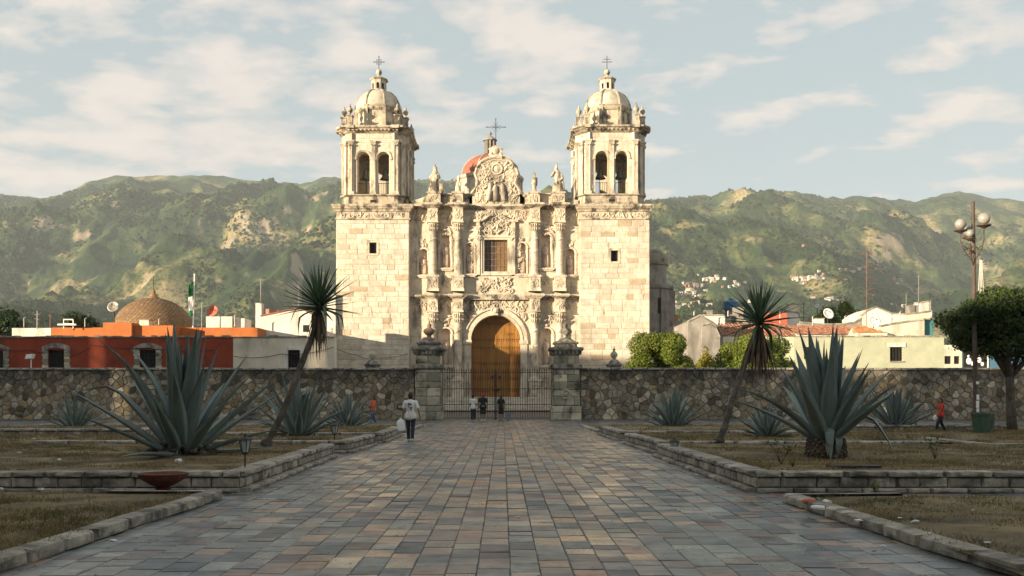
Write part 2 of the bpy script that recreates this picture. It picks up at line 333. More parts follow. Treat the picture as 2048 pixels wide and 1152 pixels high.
m_brick = M('brown_dome_brick', [(.22, .135, .07), (.34, .22, .12)], 4.0, bump=.5, bscale=14, var=.22, stain_sheen=[((.12, .08, .05), .6, .5, .7, W3, .6)])
m_rtile = M('clay_roof_tile', [(.24, .10, .06), (.42, .20, .12)], 3.0, var=.35, bump=.4)
m_clay = M('red_clay', [(.085, .024, .016), (.14, .04, .026)], 6.0, bump=.3, rough=.7)
m_wpaint = M('white_paint', [(.72, .72, .70), (.80, .80, .78)], 2.0, bump=.05, rough=.5)
m_whitem = M('matt_white', [(.60, .60, .58), (.74, .74, .72)], 20.0, bump=.3, rough=.8)
m_steel = M('galvanised_steel', [(.25, .23, .20), (.42, .38, .33)], 10.0, bump=.1, rough=.5, metal=.4)
m_mast = M('rusty_mast', [(.16, .07, .045), (.28, .14, .09)], 10.0, bump=.1, rough=.7)
m_pink = M('red_dish_paint', [(.45, .09, .055), (.55, .14, .08)], 3.0, bump=.1, rough=.6)
m_green = M('green_paint', [(.03, .065, .04), (.045, .09, .055)], 5.0, bump=.2, rough=.5)
m_flagg = M('flag_green', [(.01, .16, .05)], 5.0, bump=0)
m_bluet = M('blue_plastic', [(.03, .11, .24), (.05, .16, .32)], 5.0, bump=.1, rough=.5)
m_globe = M('frosted_globe', [(.22, .21, .19), (.32, .30, .27)], 3.0, bump=0, rough=.25, spec=.6)
m_lglass = M('lantern_glass', [(.28, .31, .29), (.38, .41, .38)], 6.0, bump=0, rough=.25, spec=.6)
m_black = M('black_cloth', [(.012, .012, .014), (.022, .022, .025)], 8.0, bump=.2)
m_leafd = M('tree_leaf_dark', [(.022, .045, .012), (.05, .085, .022)], 1.2, bump=0, rough=.6, var=.4, sss=.25)
m_leafl = M('tree_leaf_yellow_green', [(.09, .13, .012), (.17, .21, .022)], 1.0, bump=0, rough=.6, var=.35, sss=.3)
m_leafy = M('tree_leaf_golden', [(.20, .20, .02), (.30, .27, .03)], 1.0, bump=0, rough=.6, var=.35, sss=.3)
# ================================================================== THE SETTING
# ---- ground, one sheet to the horizon
g = MB(); g.add([(-4000, -600, -.06), (4000, -600, -.06), (4000, 5200, -.06), (-4000, 5200, -.06)], [(0, 1, 2, 3)])
g.build('ground', m_dirt, kind='structure')

# ---- hills
def vnoise(x, y, seed):
    xi = np.floor(x).astype(np.int64); yi = np.floor(y).astype(np.int64); fx = x-xi; fy = y-yi
    fx = fx*fx*fx*(fx*(fx*6-15)+10); fy = fy*fy*fy*(fy*(fy*6-15)+10)
    def h(a, b):
        n = (a*374761393 + b*668265263 + seed*974634777) & 0xffffffff
        n = ((n ^ (n >> 13))*1274126177) & 0xffffffff; n = n ^ (n >> 16)
        return (n & 0xffff)/65535.0
    return (h(xi, yi)*(1-fx)+h(xi+1, yi)*fx)*(1-fy)+(h(xi, yi+1)*(1-fx)+h(xi+1, yi+1)*fx)*fy
def fbm(x, y, seed, o=5, ridged=False, gain=.5):
    a = 1.0; s = 0; t = 0
    for i in range(o):
        n = vnoise(x*2**i+i*17.3, y*2**i+i*9.1, seed+i)
        if ridged: n = 1-abs(2*n-1)
        s = s+a*n; t += a; a *= gain
    return s/t
def hills():
    HS = 1.0
    px = np.linspace(-420, 2480, 960); r = np.concatenate([np.geomspace(330, 2750, 560), np.geomspace(2770, 3300, 14)])
    P, Rr = np.meshgrid(px, r)
    def prof(pts, q): return np.interp(q, [a for a, _ in pts], [PYC-b for _, b in pts])
    back = [(-420, 420), (-200, 400), (0, 386), (50, 391), (95, 394), (140, 384), (180, 360), (240, 350), (300, 354), (410, 352), (480, 360), (600, 368), (640, 356), (690, 358), (760, 372), (860, 354), (905, 362), (950, 385), (1000, 400), (1140, 402), (1240, 404), (1310, 398), (1350, 389), (1400, 388), (1470, 393), (1540, 378), (1590, 378), (1650, 394), (1760, 392), (1830, 402), (1880, 388), (1920, 378), (1975, 391), (2048, 396), (2250, 410), (2480, 430)]
    X = (P-PXC)/FPX*Rr; Y = Rr
    Rb = 2500+180*np.sin(P/260.0)
    E = prof(back, P)/FPX
    t = np.clip((Rr-520)/(Rb-520), 0, 1.4)
    up = t**1.5
    z = E*Rb*np.where(t <= 1, up, 1-(t-1)*1.1)
    ridges = [  # px/py crest seen from here, distance, width, strength
        ([(-420, 600), (0, 556), (90, 538), (170, 520), (250, 492), (330, 476), (395, 486), (470, 520), (560, 560), (700, 610), (900, 700)], 1450, 300),
        ([(200, 640), (380, 560), (440, 500), (470, 468), (540, 455), (590, 468), (700, 505), (860, 560), (1000, 640)], 1850, 260),
        ([(900, 560), (1100, 470), (1300, 448), (1360, 458), (1430, 468), (1500, 484), (1560, 515), (1640, 540), (1730, 575), (1830, 610), (2000, 680)], 1500, 280),
        ([(1500, 640), (1600, 560), (1680, 505), (1740, 470), (1800, 452), (1900, 462), (2048, 440), (2300, 420), (2480, 440)], 1800, 260),
        ([(1200, 640), (1300, 585), (1400, 588), (1500, 612), (1560, 640), (1900, 700)], 950, 150),
        ([(-420, 500), (0, 450), (80, 470), (150, 520), (260, 600)], 2000, 240),
        ([(1750, 640), (1850, 590), (1950, 540), (2048, 500), (2300, 460), (2480, 470)], 1250, 220)]
    for k, (pts, R0, w) in enumerate(ridges):
        e = prof(pts, P)/FPX
        R1 = R0+90*np.sin(P/110.0+k)
        d = (Rr-R1)/w
        zr = e*R1*np.exp(-np.where(d < 0, np.abs(d)**1.35*.75, np.abs(d)**1.5*.9))
        kx = 26.0; mxv = np.maximum(z, zr); z = mxv+kx*np.log(np.exp((z-mxv)/kx)+np.exp((zr-mxv)/kx))-kx*np.log(2)*np.exp(-np.abs(z-zr)/kx)
    wx = X+110*fbm(X/420, Y/420, 31, 3); wy = Y+110*fbm(X/420+9, Y/420, 47, 3)
    n1 = fbm(wx/520, wy/520, 5, 5, True, .46); n2 = fbm(wx/95, wy/95, 77, 4, True, .5)
    crest = 1-np.exp(-((t-1)/.16)**2)*.95
    amp = np.clip((Rr-380)/900, 0, 1)
    z = z+(n1-.60)*255*amp*crest+(n2-.6)*32*amp*(crest*.9+.1)
    n3 = fbm(X/26, Y/26, 123, 3); n4 = fbm(wx/62, wy/62, 177, 3, True, .5)
    z = z+(n3-.5)*9*amp+(n4-.6)*17*amp*(crest*.75+.25)
    z = np.where(Rr < 420, np.minimum(z, 6), z); z = np.maximum(z, -8+0*z)
    edge = np.clip((Rr-330)/160, 0, 1); z = z*edge-1.0*(1-edge)
    V = np.stack([X.ravel(), Y.ravel(), z.ravel()], 1)
    nr, nc = P.shape; i = np.arange(nr-1)[:, None]*nc+np.arange(nc-1)[None, :]; i = i.ravel()
    F = np.stack([i, i+1, i+nc+1, i+nc], 1)
    m = bpy.data.materials.new('hillside_scrub'); m.use_nodes = True; nt = m.node_tree; N = nt.nodes; L = nt.links; b = N['Principled BSDF']
    b.inputs['Roughness'].default_value = .95; b.inputs['Specular IOR Level'].default_value = .1
    g_ = N.new('ShaderNodeNewGeometry')
    a = nset(N.new('ShaderNodeTexNoise'), Scale=.0075, Detail=11.0, Roughness=.68, Distortion=.5); L.new(g_.outputs['Position'], a.inputs['Vector'])
    rp = N.new('ShaderNodeValToRGB'); L.new(a.outputs[0], rp.inputs[0]); cr = rp.color_ramp
    for q, c in ((.40, (.016, .034, .016)), (.48, (.035, .064, .024)), (.55, (.10, .12, .042)), (.65, (.37, .29, .15))):  # scrub green and dry tan, contrast raised to imitate shaded and sunlit slopes
        e = cr.elements[0] if q == .40 else cr.elements[1] if q == .66 else cr.elements.new(q); e.position = q; e.color = (*c, 1)
    f = nset(N.new('ShaderNodeTexVoronoi'), Scale=.16); L.new(g_.outputs['Position'], f.inputs['Vector'])
    fr = N.new('ShaderNodeMapRange'); fr.inputs['From Min'].default_value = .25; fr.inputs['From Max'].default_value = .55; fr.inputs['To Min'].default_value = .65; fr.inputs['To Max'].default_value = 0; L.new(f.outputs['Distance'], fr.inputs[0])
    mx = N.new('ShaderNodeMixRGB'); L.new(fr.outputs[0], mx.inputs[0]); L.new(rp.outputs[0], mx.inputs[1]); mx.inputs[2].default_value = (.018, .034, .014, 1)
    # bare rock where it is steep
    sp = N.new('ShaderNodeSeparateXYZ'); L.new(g_.outputs['Normal'], sp.inputs[0])
    a2 = nset(N.new('ShaderNodeTexNoise'), Scale=.012, Detail=8.0, Roughness=.7); L.new(g_.outputs['Position'], a2.inputs['Vector'])
    su = N.new('ShaderNodeMath'); su.operation = 'MULTIPLY_ADD'; su.inputs[1].default_value = -1.0; L.new(sp.outputs[2], su.inputs[0]); L.new(a2.outputs[0], su.inputs[2])
    r3 = N.new('ShaderNodeMapRange'); r3.inputs['From Min'].default_value = -.03; r3.inputs['From Max'].default_value = .10; L.new(su.outputs[0], r3.inputs[0])
    m3 = N.new('ShaderNodeMixRGB'); L.new(r3.outputs[0], m3.inputs[0]); L.new(mx.outputs[0], m3.inputs[1]); m3.inputs[2].default_value = (.33, .26, .19, 1)
    L.new(m3.outputs[0], b.inputs['Base Color'])
    bn = nset(N.new('ShaderNodeTexNoise'), Scale=.09, Detail=6.0, Roughness=.7); L.new(g_.outputs['Position'], bn.inputs['Vector'])
    bp = N.new('ShaderNodeBump'); bp.inputs['Strength'].default_value = .8; bp.inputs['Distance'].default_value = 5.0; L.new(bn.outputs[0], bp.inputs['Height']); L.new(bp.outputs[0], b.inputs['Normal'])
    o = link(bpy.data.objects.new('hills', np_mesh('hills', V, F, m, True))); setp(o, kind='structure')
    return P, Rr, z
HP, HR, HZ = hills()
def hill_at(px, Y):
    j = int(np.clip(np.searchsorted(HR[:, 0], Y), 1, HR.shape[0]-1)); i = int(np.clip(np.searchsorted(HP[0], px), 1, HP.shape[1]-1)); return float(HZ[j, i])
def hill_hit(px, py, r0=600):
    """distance at which the line of sight through a pixel meets the hillside"""
    i = int(np.searchsorted(HP[0], px)); col = HZ[:, i]; rr = HR[:, 0]
    for j in range(len(rr)):
        if rr[j] > r0 and col[j] >= CAMH+(PYC-py)*rr[j]/FPX: return rr[j], float(col[j])
    return None

def scrub():
    """bushes and low trees spread over the slopes"""
    r = np.random.default_rng(9); n = 130000; nr, nc = HP.shape
    pxs = r.uniform(-60, 2110, n); Ys = 520*(2500/520)**(r.random(n)**.8); X = (pxs-PXC)/FPX*Ys
    k = fbm(X/120+40, Ys/120+40, 301, 4)+.35*fbm(X/30+7, Ys/30+3, 311, 2); keep = k > .64+r.normal(0, .05, n); X, Ys, pxs = X[keep], Ys[keep], pxs[keep]
    ci = np.clip(np.searchsorted(HP[0], pxs)-1, 0, nc-2); ri = np.clip(np.searchsorted(HR[:, 0], Ys)-1, 0, nr-2)
    fu = (pxs-HP[0][ci])/(HP[0][ci+1]-HP[0][ci]); fv = (Ys-HR[ri, 0])/(HR[ri+1, 0]-HR[ri, 0])
    z = (HZ[ri, ci]*(1-fu)+HZ[ri, ci+1]*fu)*(1-fv)+(HZ[ri+1, ci]*(1-fu)+HZ[ri+1, ci+1]*fu)*fv; n = len(X)
    s = r.uniform(1.6, 4.2, n)*(.7+Ys/2600); o = np.array([(1, 0, 0), (-.5, .87, 0), (-.5, -.87, 0), (0, 0, 1.0), (.45, .2, .75), (-.35, -.3, .8)])
    a = r.uniform(0, 6.28, n); ca, sa = np.cos(a), np.sin(a); O = o[None]*s[:, None, None]*r.uniform(.75, 1.25, (n, 6, 1))
    V = np.stack([O[..., 0]*ca[:, None]-O[..., 1]*sa[:, None]+X[:, None], O[..., 0]*sa[:, None]+O[..., 1]*ca[:, None]+Ys[:, None], O[..., 2]+z[:, None]-s[:, None]*.25], -1).reshape(-1, 3)
    F = np.array([(0, 1, 4), (1, 3, 4), (1, 2, 3), (2, 5, 3), (2, 0, 5), (0, 4, 3), (0, 3, 5)])[None]+np.arange(n)[:, None, None]*6
    setp(link(bpy.data.objects.new('hill_scrub', np_mesh('hill_scrub', V, F.reshape(-1, 3), m_scrub))), label='dark green scrub and small trees covering the hills', kind='stuff')
m_scrub = M('scrub_leaf', [(.018, .034, .012), (.05, .07, .022)], .02, bump=0, var=.35, rough=.9, spec=.1)
scrub()

# ---- haze, one closed box round everything
HAZE_D = 0.00013
def haze():
    top = max(float(HZ.max()), 45)+6
    b = MB().box(-4100, 4100, -650, 5300, -10, top)
    m = bpy.data.materials.new('air_haze'); m.use_nodes = True; nt = m.node_tree; nt.nodes.clear()
    o = nt.nodes.new('ShaderNodeOutputMaterial'); v = nt.nodes.new('ShaderNodeVolumePrincipled')
    v.inputs['Color'].default_value = (.84, .94, 1.0, 1); v.inputs['Density'].default_value = HAZE_D; v.inputs['Anisotropy'].default_value = 0.0
    nt.links.new(v.outputs[0], o.inputs['Volume'])
    b.build('haze', m, kind='stuff')
haze()

# ---- unseen houses added behind the camera, heights set for the evening shade they cast
def shade_houses():
    ca, sa = math.cos(R(SUN_AZ)), math.sin(R(SUN_AZ))
    S0 = -58.0; drop = math.tan(R(SUN_EL))*58
    rows = [(-62, -34, 12.5, m_cream, 'unseen cream house added to cast shade, near end of the row'),
            (-33.8, -8, 13.5, m_white, 'unseen white house added to cast shade, second in the row'),
            (-7.8, 24, 10.9, m_orange, 'unseen orange house added to cast shade, third in the row'),
            (24.2, 37, 12.0, m_cream, 'unseen cream house added to cast shade, middle of the row'),
            (37.2, 66, 10.3, m_yel, 'unseen long pale yellow house added to cast shade, middle of the row'),
            (66.2, 75.3, 14.0, m_grey, 'unseen tall grey house added to shade the right of the church front'),
            (75.5, 80, 14.0, m_cream, 'unseen narrow cream house added to shade the foot of the church door'),
            (80.2, 122, 7.3, m_red, 'unseen low dark red house added to cast shade, far end of the row')]
    for t0, t1, h, mt, lab in rows:
        root = thing('town_house', lab, 'house', (S0*sa-t0*ca, S0*ca+t0*sa, 0), group='unseen houses added to cast shade')
        T = Matrix(((sa, -ca, 0, 0), (ca, sa, 0, 0), (0, 0, 1, 0), (0, 0, 0, 1)))   # (s,t,z) -> world
        H = h+drop
        b = MB(); b.T = T; b.box(S0-9, S0, t0, t1, -.05, H); b.build('wall', mt, root)
        c = MB(); c.T = T; c.box(S0-9.2, S0+.35, t0+.02, t1-.02, H, H+.3); c.box(S0, S0+.2, t0+.02, t1-.02, H*.5, H*.5+.25); c.build('cornice', m_cor, root)
        n = int((t1-t0)/4)
        for k in range(n):
            for fl in range(int(H/4.2)):
                w = MB(); w.T = T; tc = t0+(k+.5)*(t1-t0)/n; z = 1.2+fl*4.0
                w.box(S0+.003, S0+.05, tc-.6, tc+.6, z, z+1.9); w.cur = 1
                w.box(S0+.003, S0+.14, tc-.78, tc-.6, z-.1, z+2.05); w.box(S0+.003, S0+.14, tc+.6, tc+.78, z-.1, z+2.05); w.box(S0+.003, S0+.16, tc-.78, tc+.78, z+2.05, z+2.2)
                w.build('window', [m_glassd, m_fac], root)
shade_houses()

# ================================================================== THE CATHEDRAL
YT = 97.0
def fx(px): return PX(px, YT)
def fz(py): return PZ(py, YT)
XC = fx(991)
cath = thing('cathedral', 'cream stone baroque church with twin bell towers and carved front', 'church', (XC, YT+.9, 0))
stone_meshes = []
for k in range(4):
    q = random.Random(40+k); b = MB(); c = .035
    vs = [(-.5, .5, -.5), (.5, .5, -.5), (.5, .5, .5), (-.5, .5, .5), (-.5, -.3, -.5), (.5, -.3, -.5), (.5, -.3, .5), (-.5, -.3, .5)]
    vs += [((-.5+c*q.uniform(.6, 2)), -.5, -.5+c*2*q.uniform(.6, 2)), (.5-c*q.uniform(.6, 2), -.5, -.5+c*2*q.uniform(.6, 2)), (.5-c*q.uniform(.6, 2), -.5, .5-c*2*q.uniform(.6, 2)), (-.5+c*q.uniform(.6, 2), -.5, .5-c*2*q.uniform(.6, 2))]
    b.add(vs, [(8, 9, 10, 11), (4, 5, 9, 8), (5, 6, 10, 9), (6, 7, 11, 10), (7, 4, 8, 11), (0, 1, 5, 4), (1, 2, 6, 5), (2, 3, 7, 6), (3, 0, 4, 7)])
    stone_meshes.append(b.mesh('stone_block', m_ash))
def ashlar(mb, x0, x1, z0, z1, y, course=.5, length=1.0, proud=.04, gap=.022, emit=None, rng=rnd):
    z = z0; out = []
    while z < z1-.08:
        h = min(course*rng.uniform(.85, 1.15), z1-z)
        if z1-(z+h) < .12: h = z1-z
        x = x0; 
        while x < x1-.06:
            w = min(length*rng.uniform(.55, 1.5), x1-x)
            if x1-(x+w) < length*.3: w = x1-x
            p = proud*rng.uniform(.45, 1.0)
            blk = (x+gap/2, x+w-gap/2, y-p, y+.04, z+gap/2, z+h-gap/2)
            if emit is not None: out.append(blk)
            else: mb.block(*blk, b=min(.018, p*.5))
            x += w
        z += h
    return out
def rotz(cx, cy, k): return Matrix.Translation((cx, cy, 0)) @ Matrix.Rotation(k*math.pi/2, 4, 'Z') @ Matrix.Translation((-cx, -cy, 0))
URN = [(.20, 0), (.20, .06), (.10, .12), (.08, .2), (.20, .32), (.27, .48), (.25, .62), (.12, .72), (.09, .78), (.13, .82), (.05, .92), (.07, 1.0), (.02, 1.08)]
def urn_mb(cx, cy, z, s=1.0):
    return MB().lathe(cx, cy, [(r*s, z+h*s) for r, h in URN], 10)

DEEP = 1.38
def tower(cxpx, xl, xr, winpx, winpy, side, bo=0.0, wadd=0.0):
    hw = (fx(xr)-fx(xl))/2; cx = (fx(xl)+fx(xr))/2; cy = YT+hw; CYD = YT+hw*DEEP
    z0 = 0; zt = fz(440); rng = random.Random(side+9)
    wx, wz0, wz1 = fx(winpx), fz(winpy+11), fz(winpy-11); ww = .35
    t = MB()
    # walls of the shaft with a real window opening in front
    t.box(cx-hw, wx-ww, YT, YT+1.0, z0, zt); t.box(wx+ww, cx+hw, YT, YT+1.0, z0, zt); t.box(wx-ww, wx+ww, YT, YT+1.0, z0, wz0); t.box(wx-ww, wx+ww, YT, YT+1.0, wz1, zt)
    t.box(cx-hw, cx+hw, YT+1.003, cy+hw, z0, zt)
    tw = t.build('bell_tower', m_ash, cath, label='left bell tower' if side < 0 else 'right bell tower')
    d = MB().box(wx-ww, wx+ww, YT+.5, YT+.55, wz0, wz1); d.build('window', m_dark, tw)
    gr = MB()
    for k in range(4): gr.box(wx-ww+.1+k*.16, wx-ww+.13+k*.16, YT+.2, YT+.23, wz0, wz1)
    for k in range(4): gr.box(wx-ww, wx+ww, YT+.19, YT+.2, wz0+.15+k*.25, wz0+.18+k*.25)
    gr.build('window_grille', m_iron, tw)
    f = MB()
    for (a, b_, c, e) in ((wx-ww-.22, wx-ww, wz0-.2, wz1+.22), (wx+ww, wx+ww+.22, wz0-.2, wz1+.22), (wx-ww, wx+ww, wz1, wz1+.22), (wx-ww, wx+ww, wz0-.2, wz0)):
        f.box(a, b_, YT-.075, YT+.1, c, e)
    f.build('window_surround', m_fac, tw)
    # ashlar skin, stone by stone
    zb = 3.4
    blocks = ashlar(None, cx-hw+.01, cx+hw-.01, zb, zt-.01, YT, .52, 1.12, .055, .03, emit=True, rng=rng)
    keep = []
    for bk in blocks:
        if bk[1] > wx-ww-.22 and bk[0] < wx+ww+.22 and bk[5] > wz0-.2 and bk[4] < wz1+.22:
            if bk[0] < wx-ww-.30: keep.append((bk[0], wx-ww-.235, *bk[2:]))
            if bk[1] > wx+ww+.30: keep.append((wx+ww+.235, bk[1], *bk[2:]))
        else: keep.append(bk)
    keep.sort(key=lambda q: -(q[1]-q[0])*(q[5]-q[4]))
    for bk in keep[:148]:
        inst('stone_block', rng.choice(stone_meshes), tw, ((bk[0]+bk[1])/2, (bk[2]+bk[3])/2, (bk[4]+bk[5])/2), (0, 0, 0), (bk[1]-bk[0], bk[3]-bk[2], bk[5]-bk[4]))
    st = MB()
    for bk in keep[148:]: st.block(*bk, b=.015)
    # inner side face and outer side face
    for k, sd in ((1, 1), (3, -1)):
        st.T = rotz(cx, cy, k); ashlar(st, cx-hw+.01, cx+hw-.01, 6, zt-.01, cy-hw, .52, 1.2, .05, .03, rng=rng)
    st.T = None
    st.build('stonework', m_ash, tw, kind='stuff')
    # frieze and main cornice
    co = MB(); co.stack(cx, cy, [(hw+.03, zt), (hw+.12, zt+.05), (hw+.12, zt+.16), (hw+.02, zt+.2), (hw+.02, fz(424)), (hw+.12, fz(423)), (hw+.18, fz(420)), (hw+.34, fz(417)), (hw+.38, fz(415)), (hw+.46, fz(413)), (hw+.48, fz(409.5)), (hw+.1, fz(409.2))])
    co.build('cornice', m_cor, tw)
    fr = MB(); fr.carve(cx-hw+.1, cx+hw-.1, zt+.2, fz(425), YT-.02, .5, 3.2, rng)
    fr.T = rotz(cx, cy, 1 if side < 0 else 3); fr.carve(cx-hw+.1, cx+hw-.1, zt+.2, fz(425), YT-.02, .5, 2.2, rng); fr.T = None
    fr.build('carved_frieze', m_fac, tw)
    # belfry
    cx = cx+bo; w = hw-.38+wadd; ch = .78; zb0 = fz(388); zb1 = fz(264)
    pl = MB(); pl.stack(cx, cy, [(w+.14, fz(409)), (w+.14, fz(407)), (w+.05, fz(405)), (w+.05, fz(391)), (w+.22, fz(389.5)), (w+.24, fz(387.5)), (w-.05, fz(387.2))], ch=ch)
    nx = cx+.05*side
    pl.box(cx-.42, cx+.42, cy-w-.07, cy-w+.1, fz(404), fz(397)); pl.build('belfry_plinth', m_cor, tw)
    MB().box(cx-.28, cx+.28, cy-w-.09, cy-w-.075, fz(403), fz(398)).build('drain_opening', m_dark, tw)
    bw = MB(); sk = MB(); pil = MB(); arc = MB(); rail = []
    fl = w-ch
    zs = fz(314); r = .62; ox = .98; zsill = zb0+.02
    for k in range(4):
        T = rotz(cx, cy, k); y = cy-w
        for q in (bw, sk, pil, arc): q.T = T
        bw.arch_wall(cx-fl, cx, zsill, zb1, cx-ox, r, zs, y, y+.75, n=12); bw.arch_wall(cx, cx+fl, zsill, zb1, cx+ox, r, zs, y, y+.75, n=12)
        # stones on the piers and the wall over the arches
        ashlar(sk, cx-fl, cx-ox-r-.17, zsill, zb1-.95, y, .45, .6, .05, rng=rng); ashlar(sk, cx+ox+r+.17, cx+fl, zsill, zb1-.95, y, .45, .6, .05, rng=rng)
        ashlar(sk, cx-fl, cx+fl, zb1-.9, zb1, y, .42, .9, .03, rng=rng)
        for sx in (-1, 0, 1):
            xx = cx+sx*(fl-.18); hw_ = .24 if sx else .2; zt_ = zb1-.95
            pil.box(xx-hw_, xx+hw_, y-.14, y-.005, zsill+(.0 if sx else 0), zt_); pil.box(xx-hw_-.06, xx+hw_+.06, y-.2, y-.145, zsill, zsill+.3)
            pil.box(xx-hw_-.05, xx+hw_+.05, y-.2, y-.0, zt_+.003, zt_+.12)
            for c_ in range(5): pil.ball((xx+(c_-2)*.1, y-.2, zt_-.16-.08*(c_ % 2)), .085, 6, 4)
            pil.box(xx-hw_-.1, xx+hw_+.1, y-.26, y, zt_+.123, zt_+.24)
        for sx in (-1, 1):
            arc.archivolt(cx+sx*ox, zs, r+.003, r+.19, y-.10, y-.003, 12)
            for e in (-1, 1): arc.box(cx+sx*ox+e*(r+.1)-.1, cx+sx*ox+e*(r+.1)+.1, y-.13, y-.003, zs-.16, zs-.003)
            # corner statues' brackets on the side of the bay
            ir = MB(); ir.T = T
            for j in range(6): xx = cx+sx*ox-r+.1+j*.21; ir.box(xx, xx+.03, y+.35, y+.38, zsill, zsill+1.25)
            ir.box(cx+sx*ox-r, cx+sx*ox+r, y+.34, y+.39, zsill+1.2, zsill+1.24); ir.box(cx+sx*ox-r, cx+sx*ox+r, y+.34, y+.39, zsill+.15, zsill+.19)
            ir.build('railing', m_iron, tw)
        # chamfered corner with its slim pilaster
        Tc = T @ Matrix.Translation((cx, cy, 0)) @ Matrix.Rotation(math.pi/4, 4, 'Z') @ Matrix.Translation((-cx, -cy, 0))
        dc = (w+w-ch)/math.sqrt(2); hc = ch/math.sqrt(2)
        for q in (bw, sk, pil): q.T = Tc
        bw.box(cx-hc-.35, cx+hc+.35, cy-dc+.06, cy-dc+.9, zsill, zb1)
        ashlar(sk, cx-hc, cx+hc, zsill, zb1, cy-dc+.05, .45, .7, .05, rng=rng)
        pil.box(cx-.2, cx+.2, cy-dc-.16, cy-dc+.04, zsill, zb1-.95); pil.box(cx-.28, cx+.28, cy-dc-.24, cy-dc+.04, zb1-.947, zb1-.7)
        for c_ in range(4): pil.ball((cx+(c_-1.5)*.12, cy-dc-.2, zb1-1.12), .09, 6, 4)
    for q in (bw, sk, pil, arc): q.T = None
    bw.box(cx-w+.3, cx+w-.3, cy-w+.3, cy+w-.3, zb1-.3, zb1-.01)
    bw.build('belfry_wall', m_ash, tw); sk.build('belfry_stonework', m_ash, tw, kind='stuff'); pil.build('pilasters', m_fac, tw); arc.build('arch_moulding', m_fac, tw)
    cn = MB(); cn.stack(cx, cy, [(w+.04, zb1), (w+.1, zb1+.06), (w+.16, zb1+.1), (w+.2, zb1+.2), (w+.36, zb1+.32), (w+.42, zb1+.4), (w+.56, zb1+.46), (w+.58, zb1+.62), (w+.2, zb1+.66), (w-.4, zb1+.68)], ch=ch)
    for k in range(4):
        cn.T = rotz(cx, cy, k)
        for j in range(13): xx = cx-fl+j*(2*fl)/12; cn.box(xx-.09, xx+.09, cy-w-.36, cy-w-.1, zb1+.18, zb1+.33)
        for sx in (-1, 1): cn.box(cx+sx*(fl-.18)-.36, cx+sx*(fl-.18)+.36, cy-w-.68, cy-w-.2, zb1+.35, zb1+.645)
    cn.T = None
    cn.build('belfry_cornice', m_cor, tw)
    zc = zb1+.68
    # parapet pedestals with urns
    pts8 = [(sx*(w-ch-.05), sy*(w-.12)) for sx in (-1, 1) for sy in (-1, 1)]+[(sx*(w-.12), sy*(w-ch-.05)) for sx in (-1, 1) for sy in (-1, 1)]
    for ax, ay in pts8:
        p = MB(); p.stack(cx+ax, cy+ay, [(.32, zc), (.32, zc+.12), (.25, zc+.16), (.25, zc+.95), (.32, zc+1.0), (.34, zc+1.1)]); po = p.build('pinnacle', m_cor, tw)
        urn_mb(cx+ax, cy+ay, zc+1.1, 1.08).build('urn', m_cor, tw, smooth=True)
    # drum, ribbed dome, lantern, ball and cross
    dr = MB(); RD = 2.3; zd = PZ(229, CYD)
    dr.stack(cx, cy, [(RD, zc-.05), (RD, zd-.35), (RD+.1, zd-.3), (RD+.2, zd-.12), (RD+.22, zd), (RD, zd+.04)], n=8, rot=math.pi/8)
    for k in range(8):
        a = math.pi/8+k*math.pi/4; dr.stack(cx+(RD+.05)*math.cos(a), cy+(RD+.05)*math.sin(a), [(.17, zc), (.17, zd+.03), (.22, zd+.06), (.22, zd+.12), (.1, zd+.2)])
    dr.build('drum', m_cor, tw)
    dm = MB(); prof = []; zt2 = PZ(186, CYD); Hd = zt2-zd
    for i in range(13):
        u = i/12*1.28; prof.append(((RD+.1)*math.cos(u)**.92, zd+.03+Hd*math.sin(u)/math.sin(1.28)))
    dm.stack(cx, cy, prof, n=24, rot=math.pi/8); dm.build('dome', m_cdome, tw, smooth=True)
    rb = MB()
    for k in range(8):
        a = math.pi/8+k*math.pi/4; rb.tube([(cx+(r_+.03)*math.cos(a), cy+(r_+.03)*math.sin(a), z_) for r_, z_ in prof], .09, 5)
    rb.build('dome_ribs', m_cor, tw)
    ln = MB(); zl0 = zt2-.1; zl1 = PZ(164, CYD); RL = .72
    for k in range(8):
        a = math.pi/8+k*math.pi/4+math.pi/8
        ln.T = Matrix.Translation((cx, cy, 0)) @ Matrix.Rotation(a, 4, 'Z')
        h = RL*math.tan(math.pi/8)
        ln.arch_wall(-h, h, zl0, zl1, 0, .13, zl1-.42, -RL, -RL+.14, zb=zl0+.3, n=6)
    ln.T = None
    ln.stack(cx, cy, [(RL+.05, zl1), (RL+.22, zl1+.1), (RL+.26, zl1+.16), (RL*.7, zl1+.24), (RL*.5, zl1+.40), (.2, zl1+.52), (.14, zl1+.58), (.14, zl1+.72)], n=8, rot=math.pi/8)
    zb_ = PZ(145, CYD); ln.build('lantern', m_fac, tw)
    MB().box(cx-.35, cx+.35, cy-.35, cy+.35, zl0, zl1-.02).build('lantern_core', m_dark, tw)
    MB().ball((cx, cy, zb_), .31, 14, 9).build('stone_ball', m_cor, tw, smooth=True)
    cr = MB(); zx = zb_+.3; cr.tube([(cx, cy, zx-.1), (cx, cy, PZ(112, CYD))], .035, 6)
    zc_ = PZ(124, CYD)
    cr.tube([(cx-.52, cy, zc_), (cx+.52, cy, zc_)], .03, 5)
